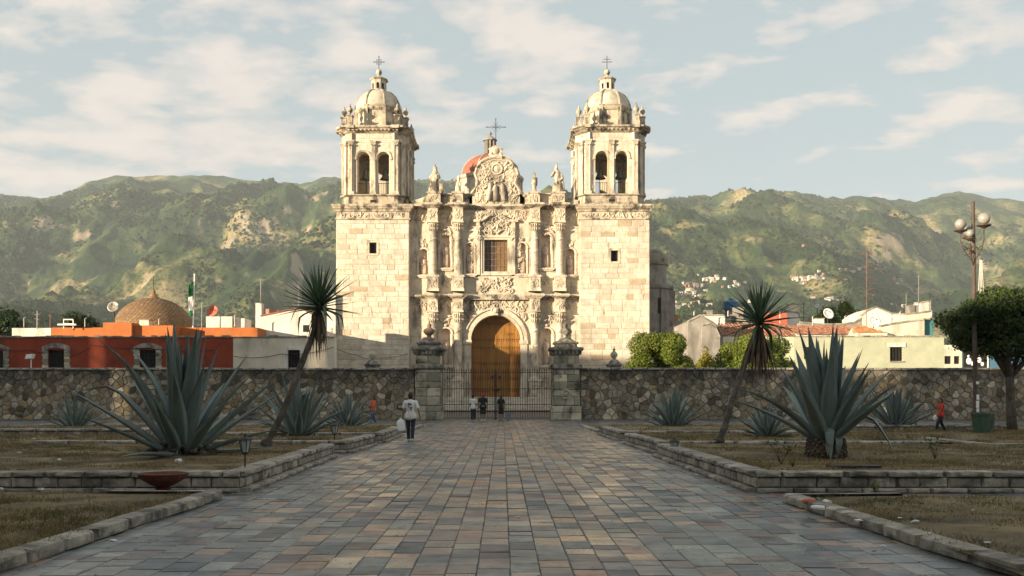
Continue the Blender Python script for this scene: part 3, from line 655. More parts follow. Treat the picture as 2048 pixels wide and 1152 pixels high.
    if side < 0:
        for a in range(4):
            aa = math.pi/4+a*math.pi/2; cr.tube([(cx+.12*math.cos(aa), cy, zc_+.12*math.sin(aa)), (cx+.36*math.cos(aa), cy, zc_+.36*math.sin(aa))], .018, 4)
        for (ex, ez) in ((-.52, 0), (.52, 0), (0, .55)): cr.ball((cx+ex, cy, zc_+ez), .06, 6, 4)
        cr.tube([(cx+.28*math.cos(j*math.pi/6), cy, zc_+.28*math.sin(j*math.pi/6)) for j in range(13)], .015, 4, False)
    else: cr.tube([(cx-.36, cy, zc_+.28), (cx+.36, cy, zc_+.28)], .025, 5)
    cr.build('iron_cross', m_iron, tw)
    # bells: one hangs in each front arch
    for sx in (-1, 1):
        bz = fz(352 if side < 0 else 350); bx = cx+sx*ox+ (.05 if side < 0 else 0)
        root = thing('church_bell', 'dark bronze bell in the %s arch of the %s bell tower' % ('left-hand' if sx < 0 else 'right-hand', 'left' if side < 0 else 'right'), 'bell', (bx, YT+1.75, bz), group='bells in the bell towers')
        yb = YT+1.75
        MB().lathe(bx, yb, [(.05, bz+1.0), (.18, bz+.98), (.24, bz+.88), (.28, bz+.6), (.36, bz+.3), (.5, bz+.08), (.58, bz)][::-1], 16).build('bell_body', m_bronze, root, smooth=True)
        h = MB(); h.box(bx-.2, bx+.2, yb-.12, yb+.12, bz+1.05, bz+1.7); h.box(bx-1.0, bx+1.0, yb-.08, yb+.08, bz+1.72, bz+1.88); h.tube([(bx, yb, bz+.95), (bx, yb, bz+1.1)], .08, 6); h.build('headstock', m_bark, root)
        MB().ball((bx, yb, bz-.04), .09, 6, 5).build('clapper', m_iron, root)
    # the towers are deeper than they are wide
    def deepen(o):
        for ch in o.children:
            if ch.type == 'MESH' and ch.data.users == 1:
                for v in ch.data.vertices:
                    if v.co.y > YT: v.co.y = YT+(v.co.y-YT)*DEEP
            deepen(ch)
    deepen(tw)
    for v in tw.data.vertices:
        if v.co.y > YT+1.01: v.co.y = YT+(v.co.y-YT)*DEEP
    return tw, cx, cy, hw
m_cdome = M('dome_limestone', [(.38, .34, .27), (.60, .53, .42)], 1.1, var=0, bump=.4, bscale=8, stain_sheen=[((.06, .055, .045), .8, .55, .70, (1, 1, .6), .75), ((.45, .32, .22), .5, .55, .65, W3, .6)])
twL = tower(746, 673, 818, 746, 496, -1)
twR = tower(1228, 1160, 1299, 1229, 512, 1, -.27, .24)

# ---- centre front between the towers
YF = 97.85
xL, xR = fx(818)+.005, fx(1160)-.005
def facade():
    rng = random.Random(3)
    zc0 = fz(590); zc1 = fz(408); FL = 1.36
    dcx = fx(991.5); dr = 2.42; dzs = fz(679)
    nich = []       # openings: x0,x1,z0,z1,cx,r,zb,zs
    low = [(818, 870, None), (870, 912, (890.5, .60, 729, 668)), (912, 934, None), (1049, 1074, None), (1074, 1115, (1094, .60, 729, 668)), (1115, 1160, None)]
    upp = [(818, 835, None), (835, 857, (845.5, .47, 547, 505)), (857, 875, None), (875, 905, (889.5, .56, 533, 476)), (905, 926, None), (926, 953, (939, .42, 545, 492)), (953, 965, None),
           (1019, 1031, None), (1031, 1058, (1044.5, .42, 545, 492)), (1058, 1078, None), (1078, 1107, (1092.5, .56, 533, 476)), (1107, 1130, None), (1130, 1153, (1141.5, .47, 547, 505)), (1153, 1160, None)]
    w = MB(); th = .6
    for bands, za, zb in ((low, 0.0, zc0), (upp, zc0, zc1)):
        for a, b, n in bands:
            x0 = max(fx(a), xL); x1 = min(fx(b), xR)
            if n is None: w.box(x0, x1, YF, YF+th, za, zb)
            else:
                cx, r, b0, sp = fx(n[0]), n[1], fz(n[2]), fz(n[3])
                w.arch_wall(x0, x1, za, zb, cx, r, sp, YF, YF+th, zb=b0, n=10); nich.append((cx, r, b0, sp))
    # door bay and window bay
    w.arch_wall(fx(934), fx(1049), 0, zc0, dcx, dr, dzs, YF, YF+1.5, zb=FL, n=26)
    wx0, wx1, wz0, wz1 = fx(968), fx(1015), fz(541), fz(477)
    w.box(fx(965), wx0, YF, YF+th, zc0, zc1); w.box(wx1, fx(1019), YF, YF+th, zc0, zc1); w.box(wx0, wx1, YF, YF+th, zc0, wz0); w.box(wx0, wx1, YF, YF+th, wz1, zc1)
    fc = w.build('facade_wall', m_fac, cath)
    sk = MB()
    for a, b in ((818, 835), (857, 875), (905, 926), (1107, 1128), (1153, 1160)): ashlar(sk, max(fx(a), xL), min(fx(b), xR), zc0+.3, zc1-1.9, YF, .5, .6, .03, rng=rng)
    for a, b in ((818, 856), (1130, 1160)): ashlar(sk, max(fx(a), xL), min(fx(b), xR), 3.0, zc0-.6, YF, .55, .9, .035, rng=rng)
    sk.build('stonework', m_fac, fc, kind='stuff')
    # niches: curved back, frame, sill and a worn saint carved in relief
    for (cx, r, b0, sp) in nich:
        n = MB(); k = 8
        for i in range(k):
            a0 = math.pi*i/k; a1 = math.pi*(i+1)/k; xa, xb = cx-r*math.cos(a0), cx-r*math.cos(a1); ya, yb = YF+.12+.34*math.sin(a0), YF+.12+.34*math.sin(a1)
            n.add([(xa, ya, b0), (xb, yb, b0), (xb, yb, sp+r), (xa, ya, sp+r)], [(0, 1, 2, 3)])
        n.box(cx-r, cx+r, YF-.1, YF+.48, b0-.06, b0-.003)
        no = n.build('niche', m_niche, cath)
        f = MB(); f.archivolt(cx, sp, r+.003, r+.15, YF-.1, YF-.003, 10)
        for e in (-1, 1): f.box(cx+e*(r+.08)-.072, cx+e*(r+.08)+.072, YF-.09, YF-.003, b0, sp); f.box(cx+e*(r+.08)-.11, cx+e*(r+.08)+.11, YF-.14, YF-.0, sp-.12, sp-.003)
        f.box(cx-r-.25, cx+r+.25, YF-.28, YF+.05, b0-.22, b0-.07); f.box(cx-r-.12, cx+r+.12, YF-.2, YF-.0, b0-.34, b0-.223)
        f.scroll(cx-.15, sp+r+.4, YF-.03, .4, rng); f.scroll(cx+.15, sp+r+.4, YF-.03, .4, rng); f.ball((cx, YF-.06, sp+r+.3), .16, 7, 5)
        f.build('niche_frame', m_fac, no)
        s = MB(); H = (sp-b0)*.92
        s.lathe(cx, YF+.3, [(.24, b0), (.27, b0+H*.1), (.22, b0+H*.35), (.2, b0+H*.55), (.27, b0+H*.72), (.2, b0+H*.8), (.08, b0+H*.83)], 9)
        s.ball((cx, YF+.24, b0+H*.92), .13, 8, 6); s.tube([(cx-.22, YF+.2, b0+H*.72), (cx-.2, YF+.05, b0+H*.5), (cx+.02, YF, b0+H*.56)], [.08, .07, .05], 6)
        for j in range(5): s.tube([(cx-.2+j*.1, YF+.09, b0+H*.5), (cx-.18+j*.09+.04*rng.random(), YF+.06, b0+.05)], .03, 4)
        s.build('niche_relief', m_niche, no, smooth=True)
    # door
    dy = YF+1.5
    for sgn, nm in ((-1, 'left door leaf'), (1, 'right door leaf')):
        lf = MB(); nb = 9
        for i in range(nb):
            xa = dcx+sgn*(.02+i*(dr-.02)/nb); xb = dcx+sgn*(.02+(i+1)*(dr-.02)/nb-.02); a, b = min(xa, xb), max(xa, xb)
            zt_ = lambda x: dzs+math.sqrt(max(0, dr*dr-(x-dcx)**2))
            lf.prism([(a, FL), (b, FL), (b, zt_(b)+.02), (a, zt_(a)+.02)], dy-.05-.012*(i % 2), dy+.04)
        lo = lf.build('door_leaf', m_wood, cath)
        st = MB()
        for py in (643, 676, 692, 724, 755, 780):
            z = fz(py)
            for i in range(11):
                x = dcx+sgn*(.12+i*.215)
                if z < dzs+math.sqrt(max(0, (dr-.1)**2-(x-dcx)**2)) and abs(x-dcx) < dr-.06: st.ball((x, dy-.075, z), .052, 5, 4); st.ball((x, dy-.075, z-.16), .045, 5, 4)
        st.build('studs', m_iron, lo)
        MB().box(dcx+sgn*.35-.12, dcx+sgn*.35+.12, dy-.1, dy-.068, FL+1.8, FL+2.1).build('lock_plate', m_iron, lo)
    d = MB(); d.box(dcx-.07, dcx+.07, dy-.1, dy-.067, FL, dzs+dr-.05); d.build('door_post', m_wood, cath)
    # archivolt and jambs
    a = MB(); a.archivolt(dcx, dzs, dr+.003, dr+.22, YF-.2, YF-.003, 26); a.archivolt(dcx, dzs, dr+.223, dr+.56, YF-.12, YF-.003, 26); a.archivolt(dcx, dzs, dr+.563, dr+.68, YF-.24, YF-.003, 26)
    for e in (-1, 1):
        a.box(dcx+e*(dr+.33)-.32, dcx+e*(dr+.33)+.32, YF-.14, YF-.003, FL, dzs-.42); a.box(dcx+e*(dr+.33)-.44, dcx+e*(dr+.33)+.4, YF-.28, YF-.003, dzs-.4, dzs-.003)
        a.box(dcx+e*(dr+.33)-.4, dcx+e*(dr+.33)+.38, YF-.26, YF-.145, FL, FL+1.1)
    ky = MB(); ky.box(dcx-.22, dcx+.22, YF-.42, YF-.245, dzs+dr-.02, dzs+dr+.7); ky.ball((dcx, YF-.4, dzs+dr+.4), .26, 8, 6); ky.scroll(dcx-.3, dzs+dr+.5, YF-.28, .5, rng); ky.scroll(dcx+.3, dzs+dr+.5, YF-.28, .5, rng)
    a.build('door_arch', m_fac, cath); ky.build('keystone', m_fac, cath)
    sp = MB()
    ins = lambda x, z: (x-dcx)**2+(z-dzs)**2 > (dr+.95)**2
    sp.carve(fx(928), fx(1056), dzs+1.0, zc0-.15, YF-.03, .55, 5.5, rng, ins); sp.build('spandrel_carving', m_fac, cath)
    # window with panes
    g_ = MB(); wn = MB().box(wx0, wx1, YF+.45, YF+.5, wz0, wz1).build('great_window', m_dark, cath)
    nx, nz = 6, 5
    for i in range(nx):
        for j in range(nz):
            p = MB(); cw = (wx1-wx0)/nx; chh = (wz1-wz0)/nz; p.box(wx0+i*cw+.03, wx0+(i+1)*cw-.03, YF+.4, YF+.43, wz0+j*chh+.03, wz0+(j+1)*chh-.03)
            p.build('pane', m_amber if i >= 3 else m_glassd, wn)
    br = MB()
    for i in range(nx+1): br.box(wx0+i*cw-.03, wx0+i*cw+.03, YF+.36, YF+.44, wz0, wz1)
    for j in range(nz+1): br.box(wx0, wx1, YF+.35, YF+.445, wz0+j*chh-.03, wz0+j*chh+.03)
    br.build('window_bars', m_mast, wn)
    f = MB()
    for q, (d_, pr) in enumerate(((.0, .12), (.2, .22))):
        for (x0, x1, z0, z1) in ((wx0-.2-d_, wx0-d_, wz0-.2-d_, wz1+.2+d_), (wx1+d_, wx1+.2+d_, wz0-.2-d_, wz1+.2+d_), (wx0-d_, wx1+d_, wz1+d_, wz1+.2+d_), (wx0-d_, wx1+d_, wz0-.2-d_, wz0-d_)):
            f.box(x0+.002, x1-.002, YF-pr, YF-.003, z0+.002, z1-.002)
    f.build('window_frame', m_fac, wn)
    # broken pediment over the window
    p = MB()
    for e in (-1, 1):
        cx = dcx; pts = [(cx+e*1.9, YF-.25, fz(440)), (cx+e*1.35, YF-.25, fz(440)+.05), (cx+e*1.0, YF-.28, fz(434)), (cx+e*.55, YF-.3, fz(428))]
        p.tube(pts, [.13, .15, .15, .1], 6)
        p.box(cx+e*1.85-.32, cx+e*1.85+.32, YF-.42, YF-.003, fz(442), fz(437)); p.box(cx+e*1.72-.17, cx+e*1.72+.17, YF-.3, YF-.003, fz(548), fz(442.2))
        p.carve(cx+e*1.72-.3, cx+e*1.72+.3, fz(480), fz(446), YF-.3, .4, 3, rng); p.carve(cx+min(e*2.0, e*2.5), cx+max(e*2.0, e*2.5), fz(540), fz(482), YF-.05, .35, 2.5, rng)
    p.build('window_pediment', m_fac, wn)
    cv = MB(); cv.carve(dcx-1.5, dcx+1.5, fz(468), fz(432), YF-.08, .7, 5.5, rng); cv.build('window_carving', m_fac, wn); cv = MB(); cv.carve(dcx-1.7, dcx+1.7, fz(584), fz(553), YF-.08, .6, 5.0, rng); cv.build('window_carving', m_fac, wn)
    # columns, upper and lower, with pedestals, capitals and broken-forward entablature
    cols = (865, 915.5, 1069.5, 1120)
    for ti, (za, zb, zped, zcap, rr) in enumerate(((FL-.05, zc0, fz(758), fz(646), .38), (zc0+.38, zc1, fz(550), fz(462), .35))):
        for px in cols:
            cx = fx(px); cy = YF-.42; c = MB()
            c.box(cx-.55, cx+.55, cy-.48, YF-.003, za if ti else 0, zped-.2); c.box(cx-.64, cx+.64, cy-.57, YF-.002, zped-.197, zped)
            c.box(cx-.62, cx+.62, cy-.55, YF-.0025, (za if ti else 0), (za if ti else 0)+.25 if ti else 1.7)
            c.lathe(cx, cy, [(.5, zped), (.5, zped+.1), (.42, zped+.2), (rr, zped+.26), (rr*1.02, zped+(zcap-zped)*.4), (rr*.86, zcap-.08), (rr*1.0, zcap-.05), (rr*.95, zcap)], 18)
            co = c.build('column', m_fac, cath)
            k = MB(); ze = fz(443) if ti else fz(622)
            k.lathe(cx, cy, [(rr*.85, zcap), (rr*.95, zcap+(ze-zcap)*.5), (rr*1.35, ze-.1)], 12)
            for j in range(9):
                a_ = math.pi+j*math.pi/8
                for h_, q_ in ((.25, .42), (.65, .5)):
                    k.tube([(cx+rr*.95*math.cos(a_), cy+rr*.95*math.sin(a_), zcap+(ze-zcap)*(h_-.2)), (cx+(rr+.10)*math.cos(a_), cy+(rr+.10)*math.sin(a_), zcap+(ze-zcap)*h_), (cx+(rr+.2)*math.cos(a_), cy+(rr+.2)*math.sin(a_), zcap+(ze-zcap)*(h_+.12))], [.05, .08, .03], 4)
            k.box(cx-.56, cx+.56, cy-.56, YF-.003, ze-.1, ze+.04); k.build('capital', m_fac, co)
            # winding relief round the shaft
            rl = MB(); zz_ = np.linspace(zped+.35, zcap-.15, 60); rl.tube([(cx+(rr*.97)*math.cos(q_*9+ti), cy+(rr*.97)*math.sin(q_*9+ti), zq) for q_, zq in zip(np.linspace(0, 2.2, 60), zz_)], .045, 5)
            for j in range(0):
                a_ = math.pi*(1.15+.7*((j*.618) % 1)); z_ = zped+.5+j*.42
                if z_ < zcap-.25: rl.ball((cx+rr*.95*math.cos(a_), cy+rr*.95*math.sin(a_), z_), .07, 6, 4, (1, 1, 1.3)); rl.tube([(cx+rr*math.cos(a_+t_), cy+rr*math.sin(a_+t_), z_+.12*t_) for t_ in (-.6, -.2, .3, .8)], .025, 4)
            rl.build('shaft_carving', m_fac, co)
            e = MB(); zt_ = (zc1 if ti else zc0)
            e.box(cx-.5, cx+.5, cy-.5, YF-.003, ze+.045, zt_-.42); e.carve(cx-.45, cx+.45, ze+.1, zt_-.45, cy-.5, .4, 4, rng)
            e.build('entablature_block', m_fac, co)
            g2 = MB(); 
            if ti: g2.carve(cx-.45, cx+.45, zc0+.7, zped-.3, cy-.48, .35, 4, rng)
            else: g2.carve(cx-.45, cx+.45, 2.0, zped-.3, cy-.48, .35, 3, rng)
            g2.build('pedestal_carving', m_fac, co)
    def cornice(name, zt_, ranges, dep=.55):
        c = MB()
        for x0, x1, y in ranges:
            for (q, z0, z1) in ((.0, -.42, -.30), (.14, -.297, -.2), (.30, -.197, -.12), (.42, -.117, .02), (.36, .023, .09)):
                c.box(x0-(q if y < YF-.3 else 0), x1+(q if y < YF-.3 else 0), y-q-.05, YF+.3, zt_+z0, zt_+z1)
        return c.build(name, m_cor, cath)
    runs = [(xL, xR, YF-.02)]; rp_ = [(fx(p_)-.55, fx(p_)+.55, YF-.92) for p_ in cols]
    cornice('cornice', zc0+.003, runs+rp_); cornice('cornice', zc1, runs+rp_)
    wb = MB(); wb.box(fx(934)-.4, fx(1049)+.4, YF-.5, YF-.1, zc0-.42, zc0+.1); wb.build('cornice_centre', m_cor, cath)
    fr = MB()
    for a_, b_ in ((820, 853), (878, 903), (928, 1057), (1082, 1108), (1133, 1158)):
        fr.carve(fx(a_), fx(b_), fz(440), zc1-.45, YF-.02, .5, 3.6, rng)
        if b_-a_ < 60: fr.carve(fx(a_), fx(b_), fz(618), zc0-.45, YF-.02, .5, 1.4, rng)
    for a_, b_ in ((877, 904), (1081, 1108)):
        fr.carve(fx(a_), fx(b_), fz(470), fz(442), YF-.02, .5, 3.4, rng); fr.carve(fx(a_), fx(b_), fz(580), fz(545), YF-.02, .4, .8, rng)
        fr.carve(fx(a_), fx(b_), fz(650), fz(628), YF-.02, .5, 2.0, rng); fr.carve(fx(a_)-.1, fx(b_), fz(780), fz(745), YF-.02, .4, 2.0, rng)
    for a_, b_ in ((903, 908), (1077, 1082), (874, 878), (1105, 1109)): fr.carve(fx(a_)-.1, fx(b_)+.1, fz(545), fz(470), YF-.02, .26, 3, rng)
    for a_, b_ in ((838, 853), (1133, 1150)): fr.carve(fx(a_), fx(b_), fz(497), fz(474), YF-.02, .4, 2.5, rng)
    fr.build('carved_frieze', m_fac, cath)
    # parapet
    pz0, pz1 = zc1+.09, fz(386)
    pp = MB(); pp.box(fx(857), fx(944), YF-.1, YF+.35, pz0, pz1); pp.box(fx(1040), fx(1124), YF-.1, YF+.35, pz0, pz1)
    pp.box(fx(857), fx(944), YF-.2, YF+.42, pz1+.003, pz1+.1); pp.box(fx(1040), fx(1124), YF-.2, YF+.42, pz1+.003, pz1+.1)
    for e, xa, xb in ((1, fx(822), fx(857)), (-1, fx(1124), fx(1158))):
        n = 8
        for i in range(n):
            t0, t1 = i/n, (i+1)/n; h = lambda t: .45+(pz1-pz0-.35)*(t*t)
            a_, b_ = (xa+(xb-xa)*t0, xa+(xb-xa)*t1); h0, h1 = (h(t0), h(t1)) if e > 0 else (h(1-t0), h(1-t1))
            pp.prism([(a_, pz0), (b_, pz0), (b_, pz0+h1), (a_, pz0+h0)], YF-.08, YF+.35)
    pp.build('parapet', m_cor, cath)
    for px, hw_ in ((868, .62), (915.5, .5), (1069.5, .5), (1117, .62)):
        q = MB(); cx = fx(px); q.box(cx-hw_, cx+hw_, YF-.75, YF+.5, pz0, pz1); q.box(cx-hw_-.1, cx+hw_+.1, YF-.85, YF+.6, pz1+.003, pz1+.16)
        q.carve(cx-hw_+.05, cx+hw_-.05, pz0+.1, pz1-.1, YF-.75, .35, 3, rng); q.build('parapet_pedestal', m_cor, cath)
    # scrolled gable
    out = [(938, 390), (944, 382), (950, 375), (957, 363), (953, 353), (950, 345), (954, 331), (962, 320), (975, 313), (992, 310), (1011, 313), (1022, 320), (1033, 331), (1036, 345), (1033, 353), (1030, 363), (1038, 375), (1044, 382), (1050, 390)]
    poly = [(fx(941), pz0), (fx(1046), pz0)]+[(fx(a_), fz(b_)) for a_, b_ in out[::-1]]
    # a concave outline: build it in vertical strips
    gb = MB(); xs = [fx(a_) for a_, _ in out]; zs_ = [fz(b_) for _, b_ in out]
    xx = np.linspace(xs[0], xs[-1], 41)
    def top(x):
        best = pz0+.1
        for i in range(len(out)-1):
            x0, x1 = sorted((xs[i], xs[i+1]))
            if x0 <= x <= x1: t = (x-xs[i])/((xs[i+1]-xs[i]) or 1e-6); best = max(best, zs_[i]+(zs_[i+1]-zs_[i])*t)
        return best
    for i in range(40):
        a_, b_ = xx[i], xx[i+1]; gb.prism([(a_, pz0), (b_, pz0), (b_, top(b_)), (a_, top(a_))], YF-.1, YF+.5)
    go = gb.build('gable', m_fac, cath)
    rm = MB(); rm.tube([(x, YF-.1, z) for x, z in zip(xs, zs_)], .17, 6); rm.tube([(x*.86+dcx*.14, YF-.13, z-.3) for x, z in zip(xs[3:-3], zs_[3:-3])], .07, 5)
    rm.build('gable_moulding', m_cor, go)
    cg = MB(); cg.carve(fx(950), fx(1037), pz0+.1, fz(318), YF-.1, .62, 7.5, rng, lambda x, z: z < top(x)-.45 and top(x) > pz0+1.2); 
    mx_, mz_ = dcx+.1, fz(335); cg.archivolt(mx_, mz_, .42, .56, YF-.32, YF-.1, 20, 0, 2*math.pi); cg.ball((mx_, YF-.12, mz_), .4, 12, 8, (1, .5, 1)); cg.build('gable_relief', m_fac, go)
    # relief figures standing in the middle of the gable
    for dx, hh, lean in ((-.75, 2.3, .12), (.05, 1.9, -.05), (.85, 2.1, -.12)):
        s = MB(); bx = dcx+dx; bz = pz0+.35
        s.tube([(bx, YF-.16, bz), (bx+lean, YF-.2, bz+hh*.35), (bx+lean*2, YF-.22, bz+hh*.7), (bx+lean*2, YF-.2, bz+hh*.82)], [.3, .26, .24, .1], 8); s.ball((bx+lean*2, YF-.24, bz+hh*.93), .15, 8, 6)
        s.tube([(bx+lean*2-.2, YF-.25, bz+hh*.68), (bx-.4, YF-.32, bz+hh*.5), (bx-.1, YF-.38, bz+hh*.55)], [.09, .08, .05], 5); s.build('relief_figure', m_fac, go, smooth=True)
    tp = MB(); zt_ = fz(311)
    tp.box(dcx-.62, dcx+.62, YF-.15, YF+.35, zt_-.05, zt_+.25)
    for e in (-1, 1): tp.tube([(dcx+e*(.62+.0*j), YF+.05, zt_+.2) if j == 0 else (dcx+e*(.5-.28*math.sin(j*.8))+e*.15, YF+.05, zt_+.2+.18*j) for j in range(5)], [.16, .2, .2, .16, .1], 6)
    for j in range(9): a_ = math.pi*j/8; tp.tube([(dcx, YF, zt_+.6), (dcx+.62*math.cos(a_), YF-.05, zt_+.55+.62*math.sin(a_))], [.16, .12], 5)
    tp.ball((dcx, YF-.1, zt_+.65), .34, 10, 7, (1, .6, 1)); tp.build('gable_crest', m_fac, go, smooth=False)
    c = MB(); z0, z1 = zt_+1.0, fz(232); zc_ = fz(249); c.tube([(dcx, YF+.1, z0), (dcx, YF+.1, z1)], .032, 5); c.tube([(dcx-.9, YF+.1, zc_), (dcx+.95, YF+.1, zc_)], .032, 5)
    for a in range(8):
        aa = math.pi/8+a*math.pi/4; c.tube([(dcx+.1*math.cos(aa), YF+.1, zc_+.1*math.sin(aa)), (dcx+.5*math.cos(aa), YF+.1, zc_+.5*math.sin(aa))], .014, 4)
    for ex, ez in ((-.9, 0), (.95, 0), (0, z1-zc_)): c.ball((dcx+ex, YF+.1, zc_+ez), .06, 6, 4)
    c.build('iron_cross', m_iron, go)
    # nave behind, red dome on a white drum with its grey lantern
    n = MB(); n.box(twL[1]+1, twR[1]-1, YF+1.6, 126, 0, 17.5); n.box(twL[1]+3.6, twR[1]-3.6, YF+.61, YF+1.49, 11.3, 19.5); n.build('nave', m_grey, cath)
    DY = 117.0; S = DY/FPX; dx0 = PX(981, DY); rd = 60*S; zb_ = PZ(357, DY)
    q = MB(); q.stack(dx0, DY, [(rd+.1, 17.5), (rd+.1, zb_-.4), (rd+.35, zb_-.3), (rd+.4, zb_), (rd, zb_+.05)], n=16)
    for j in range(16):
        a_ = j*math.pi/8; q.box(dx0+(rd+.1)*math.cos(a_)-.15, dx0+(rd+.1)*math.cos(a_)+.15, DY+(rd+.1)*math.sin(a_)-.15, DY+(rd+.1)*math.sin(a_)+.15, zb_-2.6, zb_-.4)
    q.build('drum', m_fac, cath)
    pr = [(rd*math.cos(u)**.95, zb_+(PZ(310, DY)-zb_)*math.sin(u)/math.sin(1.42)) for u in np.linspace(0, 1.42, 12)]
    dm = MB().stack(dx0, DY, pr, n=32).build('dome', m_reddome, cath, smooth=True, label='red ribbed dome behind the gable')
    rb = MB()
    for k in range(8): a_ = k*math.pi/4+.35; rb.tube([(dx0+(r_+.02)*math.cos(a_), DY+(r_+.02)*math.sin(a_), z_) for r_, z_ in pr], .09, 5)
    rb.build('dome_ribs', m_cdome, dm)
    l = MB(); lx = PX(980, DY); lr = .55; za, zb2 = PZ(312, DY), PZ(282, DY)
    for k in range(8): a_ = k*math.pi/4; l.box(lx+lr*math.cos(a_)-.12, lx+lr*math.cos(a_)+.12, DY+lr*math.sin(a_)-.12, DY+lr*math.sin(a_)+.12, za-.3, zb2)
    l.lathe(lx, DY, [(.42, za-.3), (.42, zb2)], 8); l.lathe(lx, DY, [(.85, zb2), (.85, zb2+.12), (.3, PZ(273, DY)), (.12, PZ(271, DY)), (.25, PZ(267, DY)), (.03, PZ(262, DY))], 10); l.build('dome_lantern', m_grey, cath)
    # steps up to the door
    for i in range(8):
        ya = YF-.9-(8-i)*.42
        s = MB(); 
        for j in range(12):
            x0 = xL-1+j*(xR-xL+2)/12; s.block(x0+.01, x0+(xR-xL+2)/12-.01, ya, ya+.46, i*.17+.002, (i+1)*.17-.006, b=.02)
        s.build('step', m_step, cath)
    MB().box(xL-1, xR+1, YF-.93+.02, YF-.01, 0, FL-.01).build('landing', m_step, cath)
    MB().box(xL-1.2, xR+1.2, YF-.9-8*.42-.5, YF-.9-8*.42-.01, 0, .12).build('red_kerb', m_clay, cath)
m_step = M('step_stone', [(.40, .37, .31), (.55, .51, .44)], 2.0, var=.15, bump=.3, bscale=8)
facade()

# round chapel at the right flank
def apse():
    Y = 112.0; r = MB(); cx = PX(1296, Y); rr = 37*Y/FPX
    z = lambda py: PZ(py, Y)
    r.stack(cx, Y, [(rr*1.28, 0), (rr*1.28, z(582)), (rr*1.38, z(580)), (rr*1.4, z(574)), (rr, z(573)), (rr, z(534)), (rr*1.08, z(532)), (rr*1.1, z(529))], n=20)
    for j in range(12):
        a = j*math.pi/6; r.box(cx+rr*1.3*math.cos(a)-.3, cx+rr*1.3*math.cos(a)+.3, Y+rr*1.3*math.sin(a)-.3, Y+rr*1.3*math.sin(a)+.3, 0, z(582)-.05)
    ap = r.build('round_chapel', m_grey, cath, label='weathered round chapel at the right flank')
    pr = [(rr*1.08*math.cos(u), z(529)+(z(497)-z(529))*math.sin(u)) for u in np.linspace(0, 1.5, 9)]
    MB().stack(cx, Y, pr, n=20).build('chapel_dome', m_pillar, ap)
    w = MB()
    for a in (-1.9, -1.2, -.5): w.box(cx+rr*1.285*math.cos(a)-.25, cx+rr*1.285*math.cos(a)+.3, Y+rr*1.3*math.sin(a)-.1, Y+rr*1.3*math.sin(a)+.3, z(630), z(600))
    w.build('chapel_windows', m_dark, ap)
apse()

# ---- statues on the parapet: robed bodies grown as one surface
def blob(name, caps, vox, mats, parent, balls=(), pick=None, smooth_it=2, disp=None, boxes=(), **k):
    """caps: (p0, p1, r0, r1) tapered capsules fused into one continuous skin"""
    mb = MB()
    for p0, p1, r0, r1 in caps:
        p0, p1 = Vector(p0), Vector(p1); d = p1-p0; n = 6
        if d.length < 1e-5: mb.ball(p0, r0, 12, 8); continue
        dn = d.normalized(); pts = []; rad = []
        for i in range(4): a = math.pi/2*i/4; pts.append(p0-dn*r0*math.cos(a)); rad.append(max(1e-3, r0*math.sin(a)))
        for i in range(n+1): t = i/n; pts.append(p0+d*t); rad.append(r0+(r1-r0)*t)
        for i in range(1, 5): a = math.pi/2*i/4; pts.append(p1+dn*r1*math.sin(a)); rad.append(max(1e-3, r1*math.cos(a)))
        mb.tube(pts, rad, 12)
    for c, r, sq in balls: mb.ball(c, r, 14, 10, sq)
    for bx in boxes: mb.box(*bx)
    me0 = mb.mesh('tmp', mats[0] if isinstance(mats, (list, tuple)) else mats)
    o = bpy.data.objects.new('tmp', me0); COL.objects.link(o)
    rm = o.modifiers.new('r', 'REMESH'); rm.mode = 'VOXEL'; rm.voxel_size = vox
    if smooth_it: s = o.modifiers.new('s', 'SMOOTH'); s.iterations = smooth_it; s.factor = .5
    bpy.context.view_layer.update()
    me = bpy.data.meshes.new_from_object(o.evaluated_get(bpy.context.evaluated_depsgraph_get()))
    bpy.data.objects.remove(o); bpy.data.meshes.remove(me0); me.name = name; me.materials.clear()
    for m in (mats if isinstance(mats, (list, tuple)) else [mats]): me.materials.append(m)
    if disp:
        n = len(me.vertices); co = np.empty(n*3, np.float32); me.vertices.foreach_get('co', co); co = co.reshape(-1, 3)
        nn = np.empty(n*3, np.float32); me.vertices.foreach_get('normal', nn); nn = nn.reshape(-1, 3)
        amp, fq = disp; d = (fbm(co[:, 0]*fq+50, co[:, 2]*fq*.35+50+co[:, 1]*fq*.5, 5, 3, True)-.55)*amp; co = co+nn*d[:, None]; me.vertices.foreach_set('co', co.ravel())
    me.polygons.foreach_set('use_smooth', [True]*len(me.polygons))
    if pick:
        cen = np.empty(len(me.polygons)*3, np.float32); me.polygons.foreach_get('center', cen); cen = cen.reshape(-1, 3)
        me.polygons.foreach_set('material_index', np.array([pick(*c) for c in cen], dtype=np.int32))
    me.update(); ob = link(bpy.data.objects.new(name, me))
    if parent: parent_keep(ob, parent)
    return setp(ob, **k)
